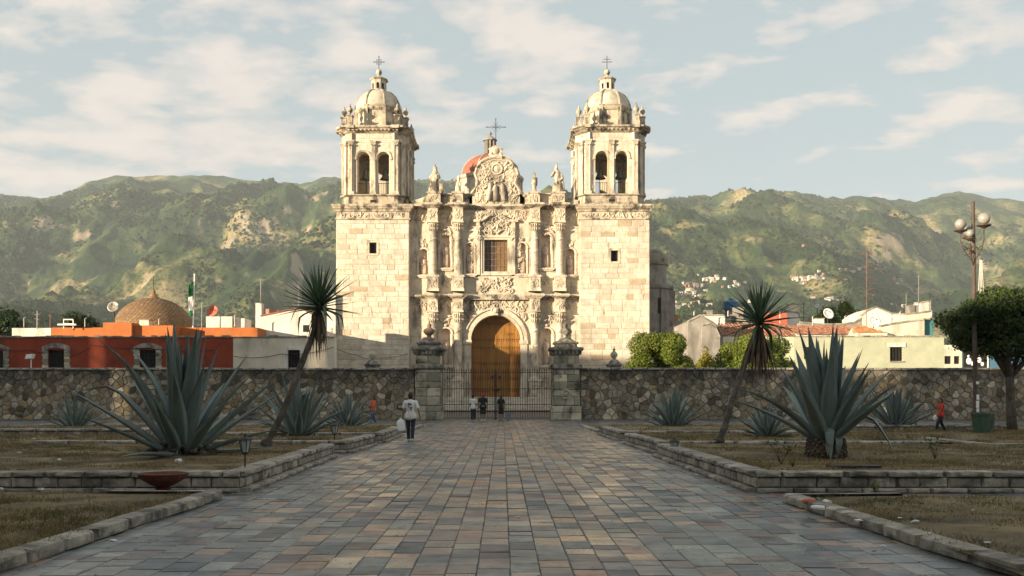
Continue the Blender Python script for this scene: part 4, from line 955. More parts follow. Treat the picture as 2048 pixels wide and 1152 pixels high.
def statues():
    pz = fz(386)+.16; y = YF-.2
    S = lambda px: fx(px)
    x = S(869); H = fz(322)-pz
    t = thing('stone_statue', 'seated robed stone saint on the parapet beside the left bell tower', 'statue', (x, y, pz), group='stone statues along the parapet')
    blob('figure', [((x+.1, y, pz+.25), (x, y, pz+1.0), .5, .42), ((x, y, pz+.95), (x+.05, y, pz+1.9), .40, .30), ((x, y-.1, pz+.9), (x+.6, y-.2, pz+.75), .28, .24), ((x+.6, y-.2, pz+.75), (x+.6, y-.2, pz+.15), .22, .25),
         ((x+.05, y, pz+1.85), (x+.02, y, pz+2.15), .14, .11), ((x+.02, y, pz+2.3), (x+.02, y, pz+2.4), .19, .17), ((x-.2, y-.1, pz+1.75), (x-.5, y-.1, pz+1.3), .16, .13), ((x-.5, y-.1, pz+1.3), (x-.35, y-.3, pz+1.0), .13, .09),
         ((x+.3, y-.1, pz+1.75), (x+.45, y-.3, pz+1.4), .15, .12), ((x+.45, y-.3, pz+1.4), (x+.2, y-.45, pz+1.6), .11, .08), ((x-.45, y, pz+.1), (x-.4, y, pz+1.2), .2, .12), ((x-.02, y, pz+2.5), (x-.06, y, pz+2.95), .1, .04)], .06, m_cor, t, disp=(.16, 3.5))
    x = S(1116)
    t = thing('stone_statue', 'robed stone saint with raised arm on the parapet beside the right bell tower', 'statue', (x, y, pz), group='stone statues along the parapet')
    blob('figure', [((x, y, pz+.2), (x, y, pz+1.2), .52, .36), ((x, y, pz+1.1), (x-.05, y, pz+1.95), .34, .3), ((x-.05, y, pz+1.9), (x-.1, y, pz+2.2), .13, .11), ((x-.12, y, pz+2.32), (x-.12, y, pz+2.42), .18, .16),
         ((x-.3, y-.05, pz+1.85), (x-.62, y-.15, pz+1.6), .15, .12), ((x-.62, y-.15, pz+1.6), (x-.38, y-.3, pz+2.0), .11, .07), ((x+.25, y-.05, pz+1.85), (x+.5, y-.1, pz+1.4), .15, .13), ((x+.5, y-.1, pz+1.4), (x+.3, y-.35, pz+1.2), .12, .08),
         ((x+.45, y+.05, pz+.15), (x+.42, y, pz+1.5), .22, .14), ((x-.12, y, pz+2.5), (x-.1, y, pz+2.9), .12, .03), ((x-.3, y, pz+.15), (x-.25, y-.2, pz+.9), .25, .2)], .06, m_cor, t, disp=(.16, 3.5))
    x = S(915.5)
    t = thing('stone_statue', 'small crouching stone angel on the parapet left of the gable', 'statue', (x, y, pz), group='stone statues along the parapet')
    blob('figure', [((x, y, pz+.3), (x, y, pz+1.0), .26, .22), ((x, y, pz+1.05), (x+.05, y, pz+1.3), .14, .12), ((x+.08, y, pz+1.48), (x+.08, y, pz+1.55), .17, .14), ((x-.1, y, pz+1.0), (x-.45, y+.05, pz+1.3), .13, .06), ((x-.4, y, pz+1.35), (x-.15, y, pz+1.1), .06, .1), ((x+.1, y-.1, pz+.95), (x+.3, y-.2, pz+.7), .1, .07), ((x, y, pz+.1), (x, y, pz+.3), .34, .2)], .045, m_cor, t, disp=(.09, 4.5))
    x = S(1069)
    t = thing('stone_statue', 'small upright stone figure with folded wings on the parapet right of the gable', 'statue', (x, y, pz), group='stone statues along the parapet')
    blob('figure', [((x, y, pz+.25), (x, y, pz+.95), .16, .25), ((x, y, pz+.9), (x, y, pz+1.45), .28, .2), ((x, y, pz+1.5), (x, y, pz+1.65), .12, .11), ((x-.03, y, pz+1.8), (x-.03, y, pz+1.88), .16, .14), ((x+.22, y+.05, pz+1.4), (x+.25, y+.05, pz+.75), .12, .06), ((x, y, pz+.05), (x, y, pz+.25), .32, .18)], .045, m_cor, t, disp=(.08, 4.5))
statues()
# ================================================================== THE PLAZA
def segdir(A, B):
    A, B = Vector((*A, 0)), Vector((*B, 0)); d = B-A; L = d.length; u = d/L; return A, u, L, Vector((u.y, -u.x, 0)), math.atan2(u.y, u.x)
# ---- paving
def paving():
    root = MB().add([(-40, 3, -.008), (40, 3, -.008), (40, 92, -.008), (-40, 92, -.008)], [(0, 1, 2, 3)]).build('plaza_pavement', m_joint, kind='structure')
    rng = random.Random(5); tiles = []
    def rows(x0, x1, y0, y1, tw, tl):
        # strips run away from the camera, courses of uneven depth
        x = x0
        while x < x1-.05:
            w = tw*rng.uniform(.86, 1.16); w = min(w, x1-x)
            if x1-x-w < .1: w = x1-x
            y = y0+rng.uniform(-.2, 0)
            while y < y1-.03:
                l = tl*rng.uniform(.6, 1.45); a, b = max(y, y0), min(y+l, y1)
                if b-a > .05: dj = rng.uniform(-.004, .004); tiles.append((x+.003+dj, x+w-.003+dj, a+.006, b-.006))
                y += l
            x += w
    rows(-4.95, 4.95, 6.0, 63.6, .315, .46)
    rows(4.96, 13, 16.1, 17.0, .5, .4); rows(-12, -4.96, 16.2, 17.0, .5, .4)
    rows(-14, -4.96, 27.35, 28.3, .5, .5); rows(4.96, 14, 27.2, 27.95, .5, .5); rows(4.96, 14, 34.4, 35.7, .5, .5); rows(-14, -4.96, 33.1, 34.1, .5, .5)
    rows(4.96, 26, 52.5, 63.9, .6, .7); rows(-26, -4.96, 52.5, 63.9, .6, .7); rows(4.96, 22, 42.1, 43.2, .6, .55); rows(-14, -4.96, 41.4, 43.2, .6, .6)
    vis = lambda t: (abs((t[0]+t[1])/2/((t[2]+t[3])/2)*FPX-0) < 1060) and t[2] > 8.9
    tiles.sort(key=lambda t: (0 if vis(t) else 1, -(t[1]-t[0])*(t[3]-t[2])/(t[2]**3)))
    vm = []
    for k in range(6):
        q = random.Random(k); b = MB(); e = .018
        vs = [(-.5, -.5, -1), (.5, -.5, -1), (.5, .5, -1), (-.5, .5, -1), (-.5, -.5, -.25), (.5, -.5, -.25), (.5, .5, -.25), (-.5, .5, -.25)]
        vs += [(-.5+e*q.uniform(.5, 2), -.5+e*q.uniform(.5, 2), q.uniform(-.06, .06)), (.5-e*q.uniform(.5, 2), -.5+e*q.uniform(.5, 2), q.uniform(-.06, .06)), (.5-e*q.uniform(.5, 2), .5-e*q.uniform(.5, 2), q.uniform(-.06, .06)), (-.5+e*q.uniform(.5, 2), .5-e*q.uniform(.5, 2), q.uniform(-.06, .06))]
        b.add(vs, [(8, 9, 10, 11), (4, 5, 9, 8), (5, 6, 10, 9), (6, 7, 11, 10), (7, 4, 8, 11), (0, 1, 5, 4), (1, 2, 6, 5), (2, 3, 7, 6), (3, 0, 4, 7)]); vm.append(b.mesh('paving_stone', m_tile))
    for t in tiles[:298]:
        inst('paving_stone', rng.choice(vm), root, ((t[0]+t[1])/2, (t[2]+t[3])/2, rng.uniform(-.001, .006)), (rng.gauss(0, .006), rng.gauss(0, .006), rng.gauss(0, .004)), (t[1]-t[0], t[3]-t[2], .04))
    b = MB()
    for t in tiles[298:]:
        z = rng.uniform(-.001, .006); j = [rng.uniform(-.004, .004) for _ in range(4)]; e = .007
        x0, x1, y0, y1 = t
        b.add([(x0, y0, -.03), (x1, y0, -.03), (x1, y1, -.03), (x0, y1, -.03), (x0+e, y0+e, z+j[0]), (x1-e, y0+e, z+j[1]), (x1-e, y1-e, z+j[2]), (x0+e, y1-e, z+j[3])], [(4, 5, 6, 7), (0, 1, 5, 4), (1, 2, 6, 5), (2, 3, 7, 6), (3, 0, 4, 7)])
    b.build('far_paving', m_tile, root, kind='stuff')
paving()

pstones = []
for k in range(4):
    q = random.Random(90+k); b = MB(); c = .05
    f8 = [(-.5, .5, -.5), (.5, .5, -.5), (.5, .5, .5), (-.5, .5, .5), (-.5, -.2, -.5), (.5, -.2, -.5), (.5, -.2, .5), (-.5, -.2, .5)]
    j = lambda: c*q.uniform(.5, 2)
    b.add(f8+[(-.5+j(), -.5, -.5+j()*1.5), (.5-j(), -.5, -.5+j()*1.5), (.5-j(), -.5, .5-j()*1.5), (-.5+j(), -.5, .5-j()*1.5), (q.uniform(-.2, .2), -.56, q.uniform(-.1, .1))],
          [(8, 9, 12), (9, 10, 12), (10, 11, 12), (11, 8, 12), (4, 5, 9, 8), (5, 6, 10, 9), (6, 7, 11, 10), (7, 4, 8, 11), (0, 1, 5, 4), (1, 2, 6, 5), (2, 3, 7, 6), (3, 0, 4, 7)])
    pstones.append(b.mesh('wall_stone', m_plan))
def run_stones(root, A, B, z0, z1, off, depth, ln, name, rng, trim=(0, 0)):
    """a course of stones along A-B; off = how far its face stands outside the line"""
    A, u, L, n, rz = segdir(A, B); t = -trim[0]; L += trim[1]
    while t < L-.03:
        w = min(ln*rng.uniform(.6, 1.5), L-t)
        if L-t-w < .15: w = L-t
        fo = off+rng.uniform(-.012, .012)
        c = A+u*(t+w/2)+n*(fo-depth/2)
        inst(name, rng.choice(pstones), root, (c.x, c.y, (z0+z1)/2+rng.uniform(-.004, .004)), (0, 0, rz+rng.gauss(0, .006)), (w-.014, depth, z1-z0-.008))
        t += w
def planter(label, pts, h=.36, ln=.45, faces=True, caponly=()):
    rng = random.Random(hash(label) % 1000 if False else sum(map(ord, label)))
    root = thing('raised_bed', label, 'raised bed', (*pts[0], 0), group='low stone raised beds beside the path')
    core = MB()
    for i in range(len(pts)-1):
        A, u, L, n, rz = segdir(pts[i], pts[i+1])
        p = [A+n*-.02, A+u*L+n*-.02, A+u*L+n*-.30, A+n*-.30]
        core.add([(q.x, q.y, -.03) for q in p]+[(q.x, q.y, h-.03) for q in p], [(0, 1, 2, 3), (7, 6, 5, 4), (0, 4, 5, 1), (1, 5, 6, 2), (2, 6, 7, 3), (3, 7, 4, 0)])
        if i in caponly: 
            run_stones(root, pts[i], pts[i+1], h-.10, h, .02, .34, .7, 'cap_stone', rng, (-.05, 0)); continue
        run_stones(root, pts[i], pts[i+1], .085, h-.105, .02, .12, ln, 'face_stone', rng)
        run_stones(root, pts[i], pts[i+1], h-.10, h, .055, .36, .75, 'cap_stone', rng)
        run_stones(root, pts[i], pts[i+1], 0, .08, .16, .22, .6, 'footing_stone', rng)
    core.build('core', m_plmo, root)
    return root
planter('weathered stone bed holding the biggest agave, left of the path', [(-11.5, 17.2), (-4.5, 17.2), (-4.58, 27.0)])
planter('stone bed with a slim lantern, left of the path behind the biggest agave', [(-13.4, 28.6), (-4.45, 28.6), (-4.25, 32.9)])
planter('stone bed left of the path nearest the man with the white bag', [(-11, 34.4), (-4.15, 34.4), (-4.2, 41.0)], ln=.55)
planter('long stone bed by the small agave at the left edge of the plaza', [(-21, 38.2), (-13.8, 38.2), (-13.8, 42.5)], ln=.6)
planter('pale stone bed round the agave with the bare stump, right of the path', [(4.2, 27.0), (4.36, 17.2), (12.0, 17.2)])
planter('stone bed under the leaning yucca, right of the path', [(4.2, 34.0), (4.42, 28.2), (12.3, 28.2)])
planter('stone bed right of the path in front of the small pale agave', [(4.1, 42.0), (4.22, 36.0), (12.5, 36.0)], ln=.55)
planter('stone bed at the right edge of the plaza in front of the green bin', [(12.9, 31), (12.9, 26.8), (16.5, 26.8)])
planter('low stone bed just behind the walker in red', [(14.5, 48), (14.5, 44.6), (23, 44.6)], ln=.6, h=.30)
def kerb(label, pts, h=.15, w=.24):
    rng = random.Random(sum(map(ord, label))); root = thing('stone_kerb', label, 'kerb', (*pts[0], 0), group='stone kerbs round the lawns')
    for i in range(len(pts)-1): run_stones(root, pts[i], pts[i+1], 0, h, 0, w, .85, 'kerb_stone', rng)
kerb('worn grey kerb along the shaded lawn left of the path', [(-4.95, 7.5), (-4.72, 10), (-4.5, 16.15), (-6.3, 16.2)])
kerb('worn grey kerb along the littered lawn right of the path', [(6.2, 15.75), (4.35, 15.6), (4.55, 11), (4.85, 7.5)])
kerb('flat kerb round the far lawn left of the path', [(-14, 43.4), (-4.15, 43.4), (-4.1, 52.2)], .10)
kerb('flat kerb round the far lawn right of the path', [(4.0, 52.2), (4.1, 43.4), (14, 43.4)], .10)

# ---- lawns: soil sheets with dry turf growing on them
lawns = [(-16, -4.73, 6.5, 16.05, .10), (4.6, 16, 6.5, 15.5, .10), (-16, -4.82, 17.48, 27.1, .335), (4.62, 18, 17.48, 27.1, .335), (-13.3, -4.70, 28.88, 33.0, .33), (4.68, 12.8, 28.48, 34.3, .33),
         (-11, -4.45, 34.68, 41.2, .33), (4.5, 12.6, 36.28, 42.0, .33), (-24, -4.4, 43.65, 52.3, .06), (4.36, 27, 43.65, 52.3, .06), (-26, -13.9, 28.4, 43.2, .12), (13.2, 30, 27.1, 43.2, .12), (-21, -14.1, 38.5, 43, .3)]
def lawn_z(x, y, z0): return z0+.035*(fbm(np.asarray(x)*1.1+50, np.asarray(y)*1.1+50, 3, 3)-.5)*2
for (x0, x1, y0, y1, z0) in lawns:
    nx, ny = int((x1-x0)*4), int((y1-y0)*4); X, Y = np.meshgrid(np.linspace(x0, x1, nx), np.linspace(y0, y1, ny))
    Z = lawn_z(X, Y, z0); i = (np.arange(ny-1)[:, None]*nx+np.arange(nx-1)).ravel()
    o = link(bpy.data.objects.new('lawn', np_mesh('lawn', np.stack([X.ravel(), Y.ravel(), Z.ravel()], 1), np.stack([i, i+1, i+nx+1, i+nx], 1), m_soil, True))); setp(o, kind='structure')
def grass():
    r = np.random.default_rng(4); Vs = []; 
    for (x0, x1, y0, y1, z0) in lawns:
        ar = (x1-x0)*(y1-y0); dens = 900 if y0 < 10 else 520 if y0 < 20 else 190 if y0 < 35 else 70
        n = int(ar*dens); x = r.uniform(x0, x1, n); y = r.uniform(y0, y1, n)
        k = fbm(x*.9+20, y*.9+20, 8, 3); keep = (np.abs(x/y)*FPX < 1080) & (k+r.uniform(-.12, .12, n) > .44); x, y = x[keep], y[keep]; n = len(x)
        z = lawn_z(x, y, z0); h = r.uniform(.02, .06, n)*(1 if y0 < 20 else 1.6)*(.3+2.0*np.clip(fbm(x*2.2, y*2.2+9, 12, 2)-.3, 0, 1)*1.6); w = r.uniform(.004, .009, n)*(1 if y0 < 20 else 2.2)
        a = r.uniform(0, 6.28, n); lx = r.normal(0, .6, n)*h; ly = r.normal(0, .6, n)*h
        b = np.stack([np.stack([x-w*np.cos(a), y-w*np.sin(a), z-.004], 1), np.stack([x+w*np.cos(a), y+w*np.sin(a), z-.004], 1), np.stack([x+lx, y+ly, z+h], 1)], 1)
        Vs.append(b.reshape(-1, 3))
    V = np.concatenate(Vs); F = np.arange(len(V)).reshape(-1, 3)
    setp(link(bpy.data.objects.new('grass', np_mesh('grass', V, F, m_grass))), label='short dry grass growing on the lawns', kind='stuff')
grass()
def fallen():
    r = np.random.default_rng(14); n = 2600; y = 9+r.random(n)**1.4*36; x = r.uniform(-.54, .54, n)*y; z = np.where(np.abs(x) > 4.9, np.where(y < 16, .115, np.where(y < 17.4, .012, .35)), .012)
    keep = (np.abs(x) > 5.0) | ((np.abs(x) > 3.0) & (r.random(n) < .35)) | (r.random(n) < .10); keep &= ~((np.abs(x) < 5.0) & (np.abs(x) > 4.1)); x, y, z = x[keep], y[keep], z[keep]; n = len(x); a = r.uniform(0, 6.28, n); s = r.uniform(.012, .032, n); q = []
    for dx, dy, dz in ((-1, 0, .1), (0, -.4, .0), (1, 0, .3), (0, .4, .1)): q.append(np.stack([x+s*(dx*np.cos(a)-dy*np.sin(a)), y+s*(dx*np.sin(a)+dy*np.cos(a)), z+s*dz+r.uniform(0, .01, n)], 1))
    setp(link(bpy.data.objects.new('fallen_leaves', np_mesh('fallen_leaves', np.stack(q, 1).reshape(-1, 3), np.arange(n*4).reshape(-1, 4), m_agdry))), label='dry fallen leaves scattered on lawns and path', kind='stuff')
fallen()
def weeds():
    r = random.Random(8)
    for (x, y, z, s, lab) in ((PX(1725, 16.6)+.0, 16.0, .08, .22, 'bushy green weed at the back kerb of the littered right lawn'), (PX(1562, 19.3), 19.3, .33, .5, 'leggy dry weed in front of the right stump agave'), (PX(1870, 21), 21, .33, .45, 'straggly dark weed at the far right of the stump agave'), (PX(1585, 18.6), 18.6, .33, .16, 'low green weed tuft by the right raised bed edge')):
        root = thing('weed', lab, 'weed', (x, y, z)); st = MB(); lf = MB()
        for k in range(16):
            a = r.uniform(0, 6.28); q = r.uniform(.3, 1); tip = (x+math.cos(a)*s*.6*q, y+math.sin(a)*s*.6*q, z+s*r.uniform(.4, 1.1)); mid = (x+math.cos(a)*s*.2, y+math.sin(a)*s*.2, z+s*.4)
            st.tube([(x, y, z-.02), mid, tip], [.006, .004, .002], 3)
            for j in range(7 if 'green' in lab else 2):
                t = r.uniform(.3, 1); p = Vector(mid).lerp(Vector(tip), t); d = Vector((r.uniform(-1, 1), r.uniform(-1, 1), r.uniform(-.2, 1))).normalized()*s*.16; e = d.orthogonal().normalized()*s*.05
                lf.add([p, p+d*.5+e, p+d, p+d*.5-e], [(0, 1, 2, 3)])
        st.build('stem', m_agdry, root); lf.build('foliage', m_leafl if 'green' in lab else m_leafd, root)
weeds()

# ---- the rubble wall of the churchyard
YW = 64.0; WT = PZ(740, YW)
def clip(poly, a, b):
    """keep the side of poly nearer to a than b"""
    mx, mz = (a[0]+b[0])/2, (a[1]+b[1])/2; nx, nz = b[0]-a[0], b[1]-a[1]; out = []
    f = lambda p: (p[0]-mx)*nx+(p[1]-mz)*nz
    for i in range(len(poly)):
        p, q = poly[i], poly[(i+1) % len(poly)]; fp, fq = f(p), f(q)
        if fp <= 0: out.append(p)
        if (fp < 0 < fq) or (fq < 0 < fp): t = fp/(fp-fq); out.append((p[0]+(q[0]-p[0])*t, p[1]+(q[1]-p[1])*t))
    return out
def stone_poly(mb, poly, y, proud, rng, bev=.055):
    cx = sum(p[0] for p in poly)/len(poly); cz = sum(p[1] for p in poly)/len(poly); n = len(poly)
    s = lambda p, k: (cx+(p[0]-cx)*k, cz+(p[1]-cz)*k)
    sk = rng.uniform(.84, .95); o = [s(p, sk) for p in poly]; i_ = [s(p, sk-bev*rng.uniform(1.5, 3.0)) for p in poly]
    vs = [(p[0], y+.03, p[1]) for p in o]+[(p[0], y-proud*.55, p[1]) for p in o]+[(p[0], y-proud*rng.uniform(.9, 1.1), p[1]) for p in i_]
    fs = [(k, (k+1) % n, n+(k+1) % n, n+k) for k in range(n)]+[(n+k, n+(k+1) % n, 2*n+(k+1) % n, 2*n+k) for k in range(n)]+[tuple(range(2*n, 3*n))]
    mb.add(vs, fs)
def rubble(label, x0, x1, seed):
    rng = random.Random(seed); root = thing('stone_wall', label, 'wall', ((x0+x1)/2, YW, 0))
    MB().box(x0, x1, YW, YW+.6, -.05, WT).build('core', m_mort, root)
    a = .41; pts = []; zt = WT-.02; zb = .0
    for i in range(-110, 111):
        for j in range(-110, 111):
            u, v = i*a, j*a; x = (u-v)*.7071+(x0+x1)/2; z = (u+v)*.7071+zt/2
            if x0-.7 < x < x1+.7 and -.7 < z < zt+.7: pts.append((x+rng.gauss(0, .105), z+rng.gauss(0, .105)))
    cells = []
    for p in pts:
        if not (x0 < p[0] < x1 and zb < p[1] < zt): continue
        poly = [(x0, zb), (x1, zb), (x1, zt), (x0, zt)]
        for q in pts:
            if q is not p and abs(q[0]-p[0]) < 1.4 and abs(q[1]-p[1]) < 1.4: poly = clip(poly, p, q)
        if len(poly) >= 3: cells.append((p, poly))
    vis = lambda c: abs(c[0][0]-0)*FPX/YW < 1010
    cells.sort(key=lambda c: 0 if vis(c) else 1); far = MB()
    for k, (p, poly) in enumerate(cells):
        if k < 299: m = MB(); stone_poly(m, poly, YW, rng.uniform(.03, .085), rng); m.build('stone', m_rub, root)
        else: stone_poly(far, poly, YW, rng.uniform(.03, .085), rng)
    if far.v: far.build('more_stones', m_rub, root, kind='stuff')
    x = x0; 
    while x < x1-.05:
        w = min(rng.uniform(.5, 1.1), x1-x); inst('coping_stone', rng.choice(cop), root, (x+w/2, YW+.27, WT+.07+rng.uniform(-.012, .012)), (0, 0, rng.gauss(0, .01)), (w-.02, .78, .15)); x += w
cop = []
for k in range(3):
    me = pstones[k].copy(); me.materials.clear(); me.materials.append(m_cope); me.name = 'coping_stone'; cop.append(me)
rubble('long stone rubble wall of the churchyard, left of the gate', -34.5, PX(829, YW)-.0, 11)
rubble('long stone rubble wall of the churchyard, right of the gate', PX(1161, YW)+.0, 35.5, 12)

def gate_pillar(pxl, pxr, label, rosette):
    rng = random.Random(int(pxl)); x0, x1 = PX(pxl, YW), PX(pxr, YW); cx = (x0+x1)/2; hw = (x1-x0)/2; cy = YW-.25+hw
    root = thing('gate_pillar', label, 'gate pillar', (cx, cy, 0), group='pillars of the churchyard gate')
    z = lambda py: PZ(py, YW-.2)
    b = MB(); b.stack(cx, cy, [(hw+.06, 0), (hw+.06, z(812)), (hw-.03, z(811)), (hw-.03, z(738)), (hw+.10, z(737)), (hw+.12, z(729)), (hw-.05, z(728)), (hw-.08, z(711))]); b.build('shaft', m_mort, root)
    def course(za, zb, hwid, y, p):
        zz = za
        while zz < zb-.08:
            h = min(rng.uniform(.38, .62), zb-zz)
            if zb-zz-h < .15: h = zb-zz
            for k in (0, 1, 3):
                x = -hwid
                while x < hwid-.05:
                    w = min(rng.uniform(.45, .95), hwid-x); 
                    if hwid-x-w < .2: w = hwid-x
                    T = rotz(cx, cy, k); c = T @ Vector((cx+x+w/2, cy-hwid-.01, zz+h/2))
                    inst('pillar_stone', rng.choice(pil_st), root, c, (0, 0, k*math.pi/2), (w-.02, .12, h-.02)); x += w
            zz += h
    course(0.0, z(812)-.01, hw+.06, 0, 0); course(z(811)+.01, z(738)-.01, hw-.03, 0, 0); course(z(728)+.01, z(711), hw-.06, 0, 0)
    c = MB(); c.stack(cx, cy, [(hw+.14, z(738)), (hw+.18, z(736)), (hw+.18, z(730)), (hw, z(727))])
    c.stack(cx, cy, [(hw-.02, z(712)), (hw+.04, z(709)), (hw+.02, z(706)), (hw+.2, z(702)), (hw+.28, z(699)), (hw+.26, z(695)), (hw-.1, z(693)), (hw-.14, z(688)), (hw-.02, z(687)), (hw-.02, z(684)), (hw-.3, z(681)), (hw-.4, z(678))], ch=.12); 
    for k in range(4):
        c.T = rotz(cx, cy, k)
        for j in range(6): c.ball((cx-hw+.15+j*(2*hw-.3)/5, cy-hw-.06, z(705)), .13, 6, 4, (1, 1, 1.2))
    c.T = None; c.build('capital', m_pilcap, root)
    u = MB(); s = 1.0; u.lathe(cx, cy, [(.45, z(679)), (.40, z(676)), (.16, z(673)), (.14, z(670)), (.3, z(666)), (.38, z(661)), (.33, z(657)), (.14, z(654)), (.12, z(651)), (.18, z(649)), (.06, z(645)), (.04, z(641))], 12); u.build('urn', m_urn if rosette else m_urn2, root, smooth=True)
    if rosette: q = MB(); q.archivolt(cx-.0, z(788), .24, .32, cy-hw-.14, cy-hw-.06, 14, 0, 6.283); q.scroll(cx, z(788), cy-hw-.08, .3, rng); q.build('carved_medallion', m_pillar, root)
m_urn = m_pilcap; m_urn2 = M('dark_urn', [(.16, .10, .07), (.30, .21, .15)], 3.0, bump=.4)
pil_st = []
for k in range(4):
    me = stone_meshes[k].copy(); me.materials.clear(); me.materials.append(m_pillar); me.name = 'pillar_stone'; pil_st.append(me)
gate_pillar(832, 882, 'tall mossy stone gate pillar left of the iron gate, with a brown urn', False)
gate_pillar(1106, 1158, 'tall mossy stone gate pillar right of the iron gate, with a black urn', True)

def gates():
    Y = YW+.35; z = lambda py: PZ(py, Y); xa, xm, xb = PX(885, Y), PX(991, Y), PX(1103, Y)
    bar = MB(); bar.tube([(0, 0, .10), (0, 0, 3.10)], .016, 5); bar.tube([(0, 0, 3.10), (0, 0, 3.18), (0, 0, 3.34)], [.016, .036, .003], 5); me = bar.mesh('bar', m_iron)
    for x0, x1, lab in ((xa, xm-.05, 'tall black iron gate leaf hinged on the left pillar'), (xm+.05, xb, 'tall black iron gate leaf hinged on the right pillar')):
        root = thing('iron_gate', lab, 'gate', (x0, Y, 0), group='leaves of the churchyard gate'); n = int((x1-x0)/.152)
        for i in range(1, n): inst('bar', me, root, (x0+i*(x1-x0)/n, Y, 0))
        for zz in (3.05, 2.0, 1.0, .12):
            MB().box(x0, x1, Y-.022, Y+.022, zz-.02, zz+.02).build('rail', m_iron, root)
        for x in (x0+.02, x1-.02): MB().box(x-.02, x+.02, Y-.035, Y+.035, .02, 3.2).build('stile', m_iron, root)
    r = thing('gate_stop', 'dark iron gate stop with an oval lock plate between the two leaves', 'gate lock', (xm, Y-.08, 0))
    MB().box(xm-.03, xm+.03, Y+.03, Y+.06, 0, 3.3).build('post', m_iron, r); MB().ball((xm+.1, Y-.13, z(779)), .2, 12, 8, (1.1, .3, .5)).build('lock_plate', m_iron, r, smooth=True)
gates()
def finial(px, label):
    Y = 66.5; cx = PX(px, Y); z = lambda py: PZ(py, Y); root = thing('stone_finial', label, 'finial', (cx, Y, 0), group='urn finials behind the churchyard wall')
    MB().stack(cx, Y, [(.42, 0), (.42, z(733)), (.5, z(731)), (.5, z(728)), (.36, z(727)), (.28, z(722)), (.12, z(719))]).build('pedestal', m_pilcap, root)
    MB().lathe(cx, Y, [(.12, z(719)), (.1, z(717)), (.22, z(713)), (.25, z(708)), (.15, z(704)), (.07, z(702)), (.1, z(699)), (.02, z(692))], 10).build('urn', m_pillar, root, smooth=True)
finial(745, 'dark urn finial rising over the wall before the left bell tower'); finial(1228, 'dark urn finial rising over the wall before the right bell tower')

# ---- agaves
def leaf_mesh(name, mat, width, curve, fold=None, n=9, spread=1.0, thick=.022):
    b = MB(); prev = None; x = z = 0; th = 0; vs = []
    for i in range(n+1):
        t = i/n
        th = curve*t**1.5 if fold is None or t < fold[0] else curve*t**1.5+fold[1]*min(1, (t-fold[0])/.18)
        if i: x += math.sin(th)/n; z += math.cos(th)/n
        w = width*(.62+.38*math.sin(min(1, t/.42)*math.pi/2))*(1 if t < .42 else max(.015, max(0, 1-(t-.42)/.58)**.85)); e = w*.42*(1-t*.4); tk = thick*(1-t)**.8+.002
        nx, nz = math.cos(th), -math.sin(th)      # outward (convex) normal
        def P(side, o): return (x+nx*o, side, z+nz*o)
        vs += [P(-w, -e), P(-w*.45, -e*.15), P(0, 0), P(w*.45, -e*.15), P(w, -e), P(w*.45, -e*.15+tk), P(0, tk), P(-w*.45, -e*.15+tk)]
    fs = []
    for i in range(n):
        for k in range(8): a = i*8+k; c = i*8+(k+1) % 8; fs.append((a, a+8, c+8, c))
    fs.append(tuple(range(8))); b.add(vs, fs)
    me = b.mesh(name, mat, True); return me
ag_str = [leaf_mesh('leaf', m_agave, .058, c, w) for c, w in ((.10, None), (.22, None), (.38, None), (-.08, None))] if False else [leaf_mesh('leaf', m_agave, .056, c) for c in (.06, .16, .30, -.06)]
ag_drp = [leaf_mesh('leaf', m_agave, .062, .5, (.42, 1.5)), leaf_mesh('leaf', m_agave, .06, .9, (.55, 1.2)), leaf_mesh('leaf', m_agave, .062, .3, (.30, 2.1))]
ag_bent = [leaf_mesh('leaf', m_agave, .056, .2, (.72, .9)), leaf_mesh('leaf', m_agave, .052, .55), leaf_mesh('leaf', m_agave, .058, .1, (.80, -.7))]
ag_dry = leaf_mesh('dry_leaf', m_agdry, .04, .3)
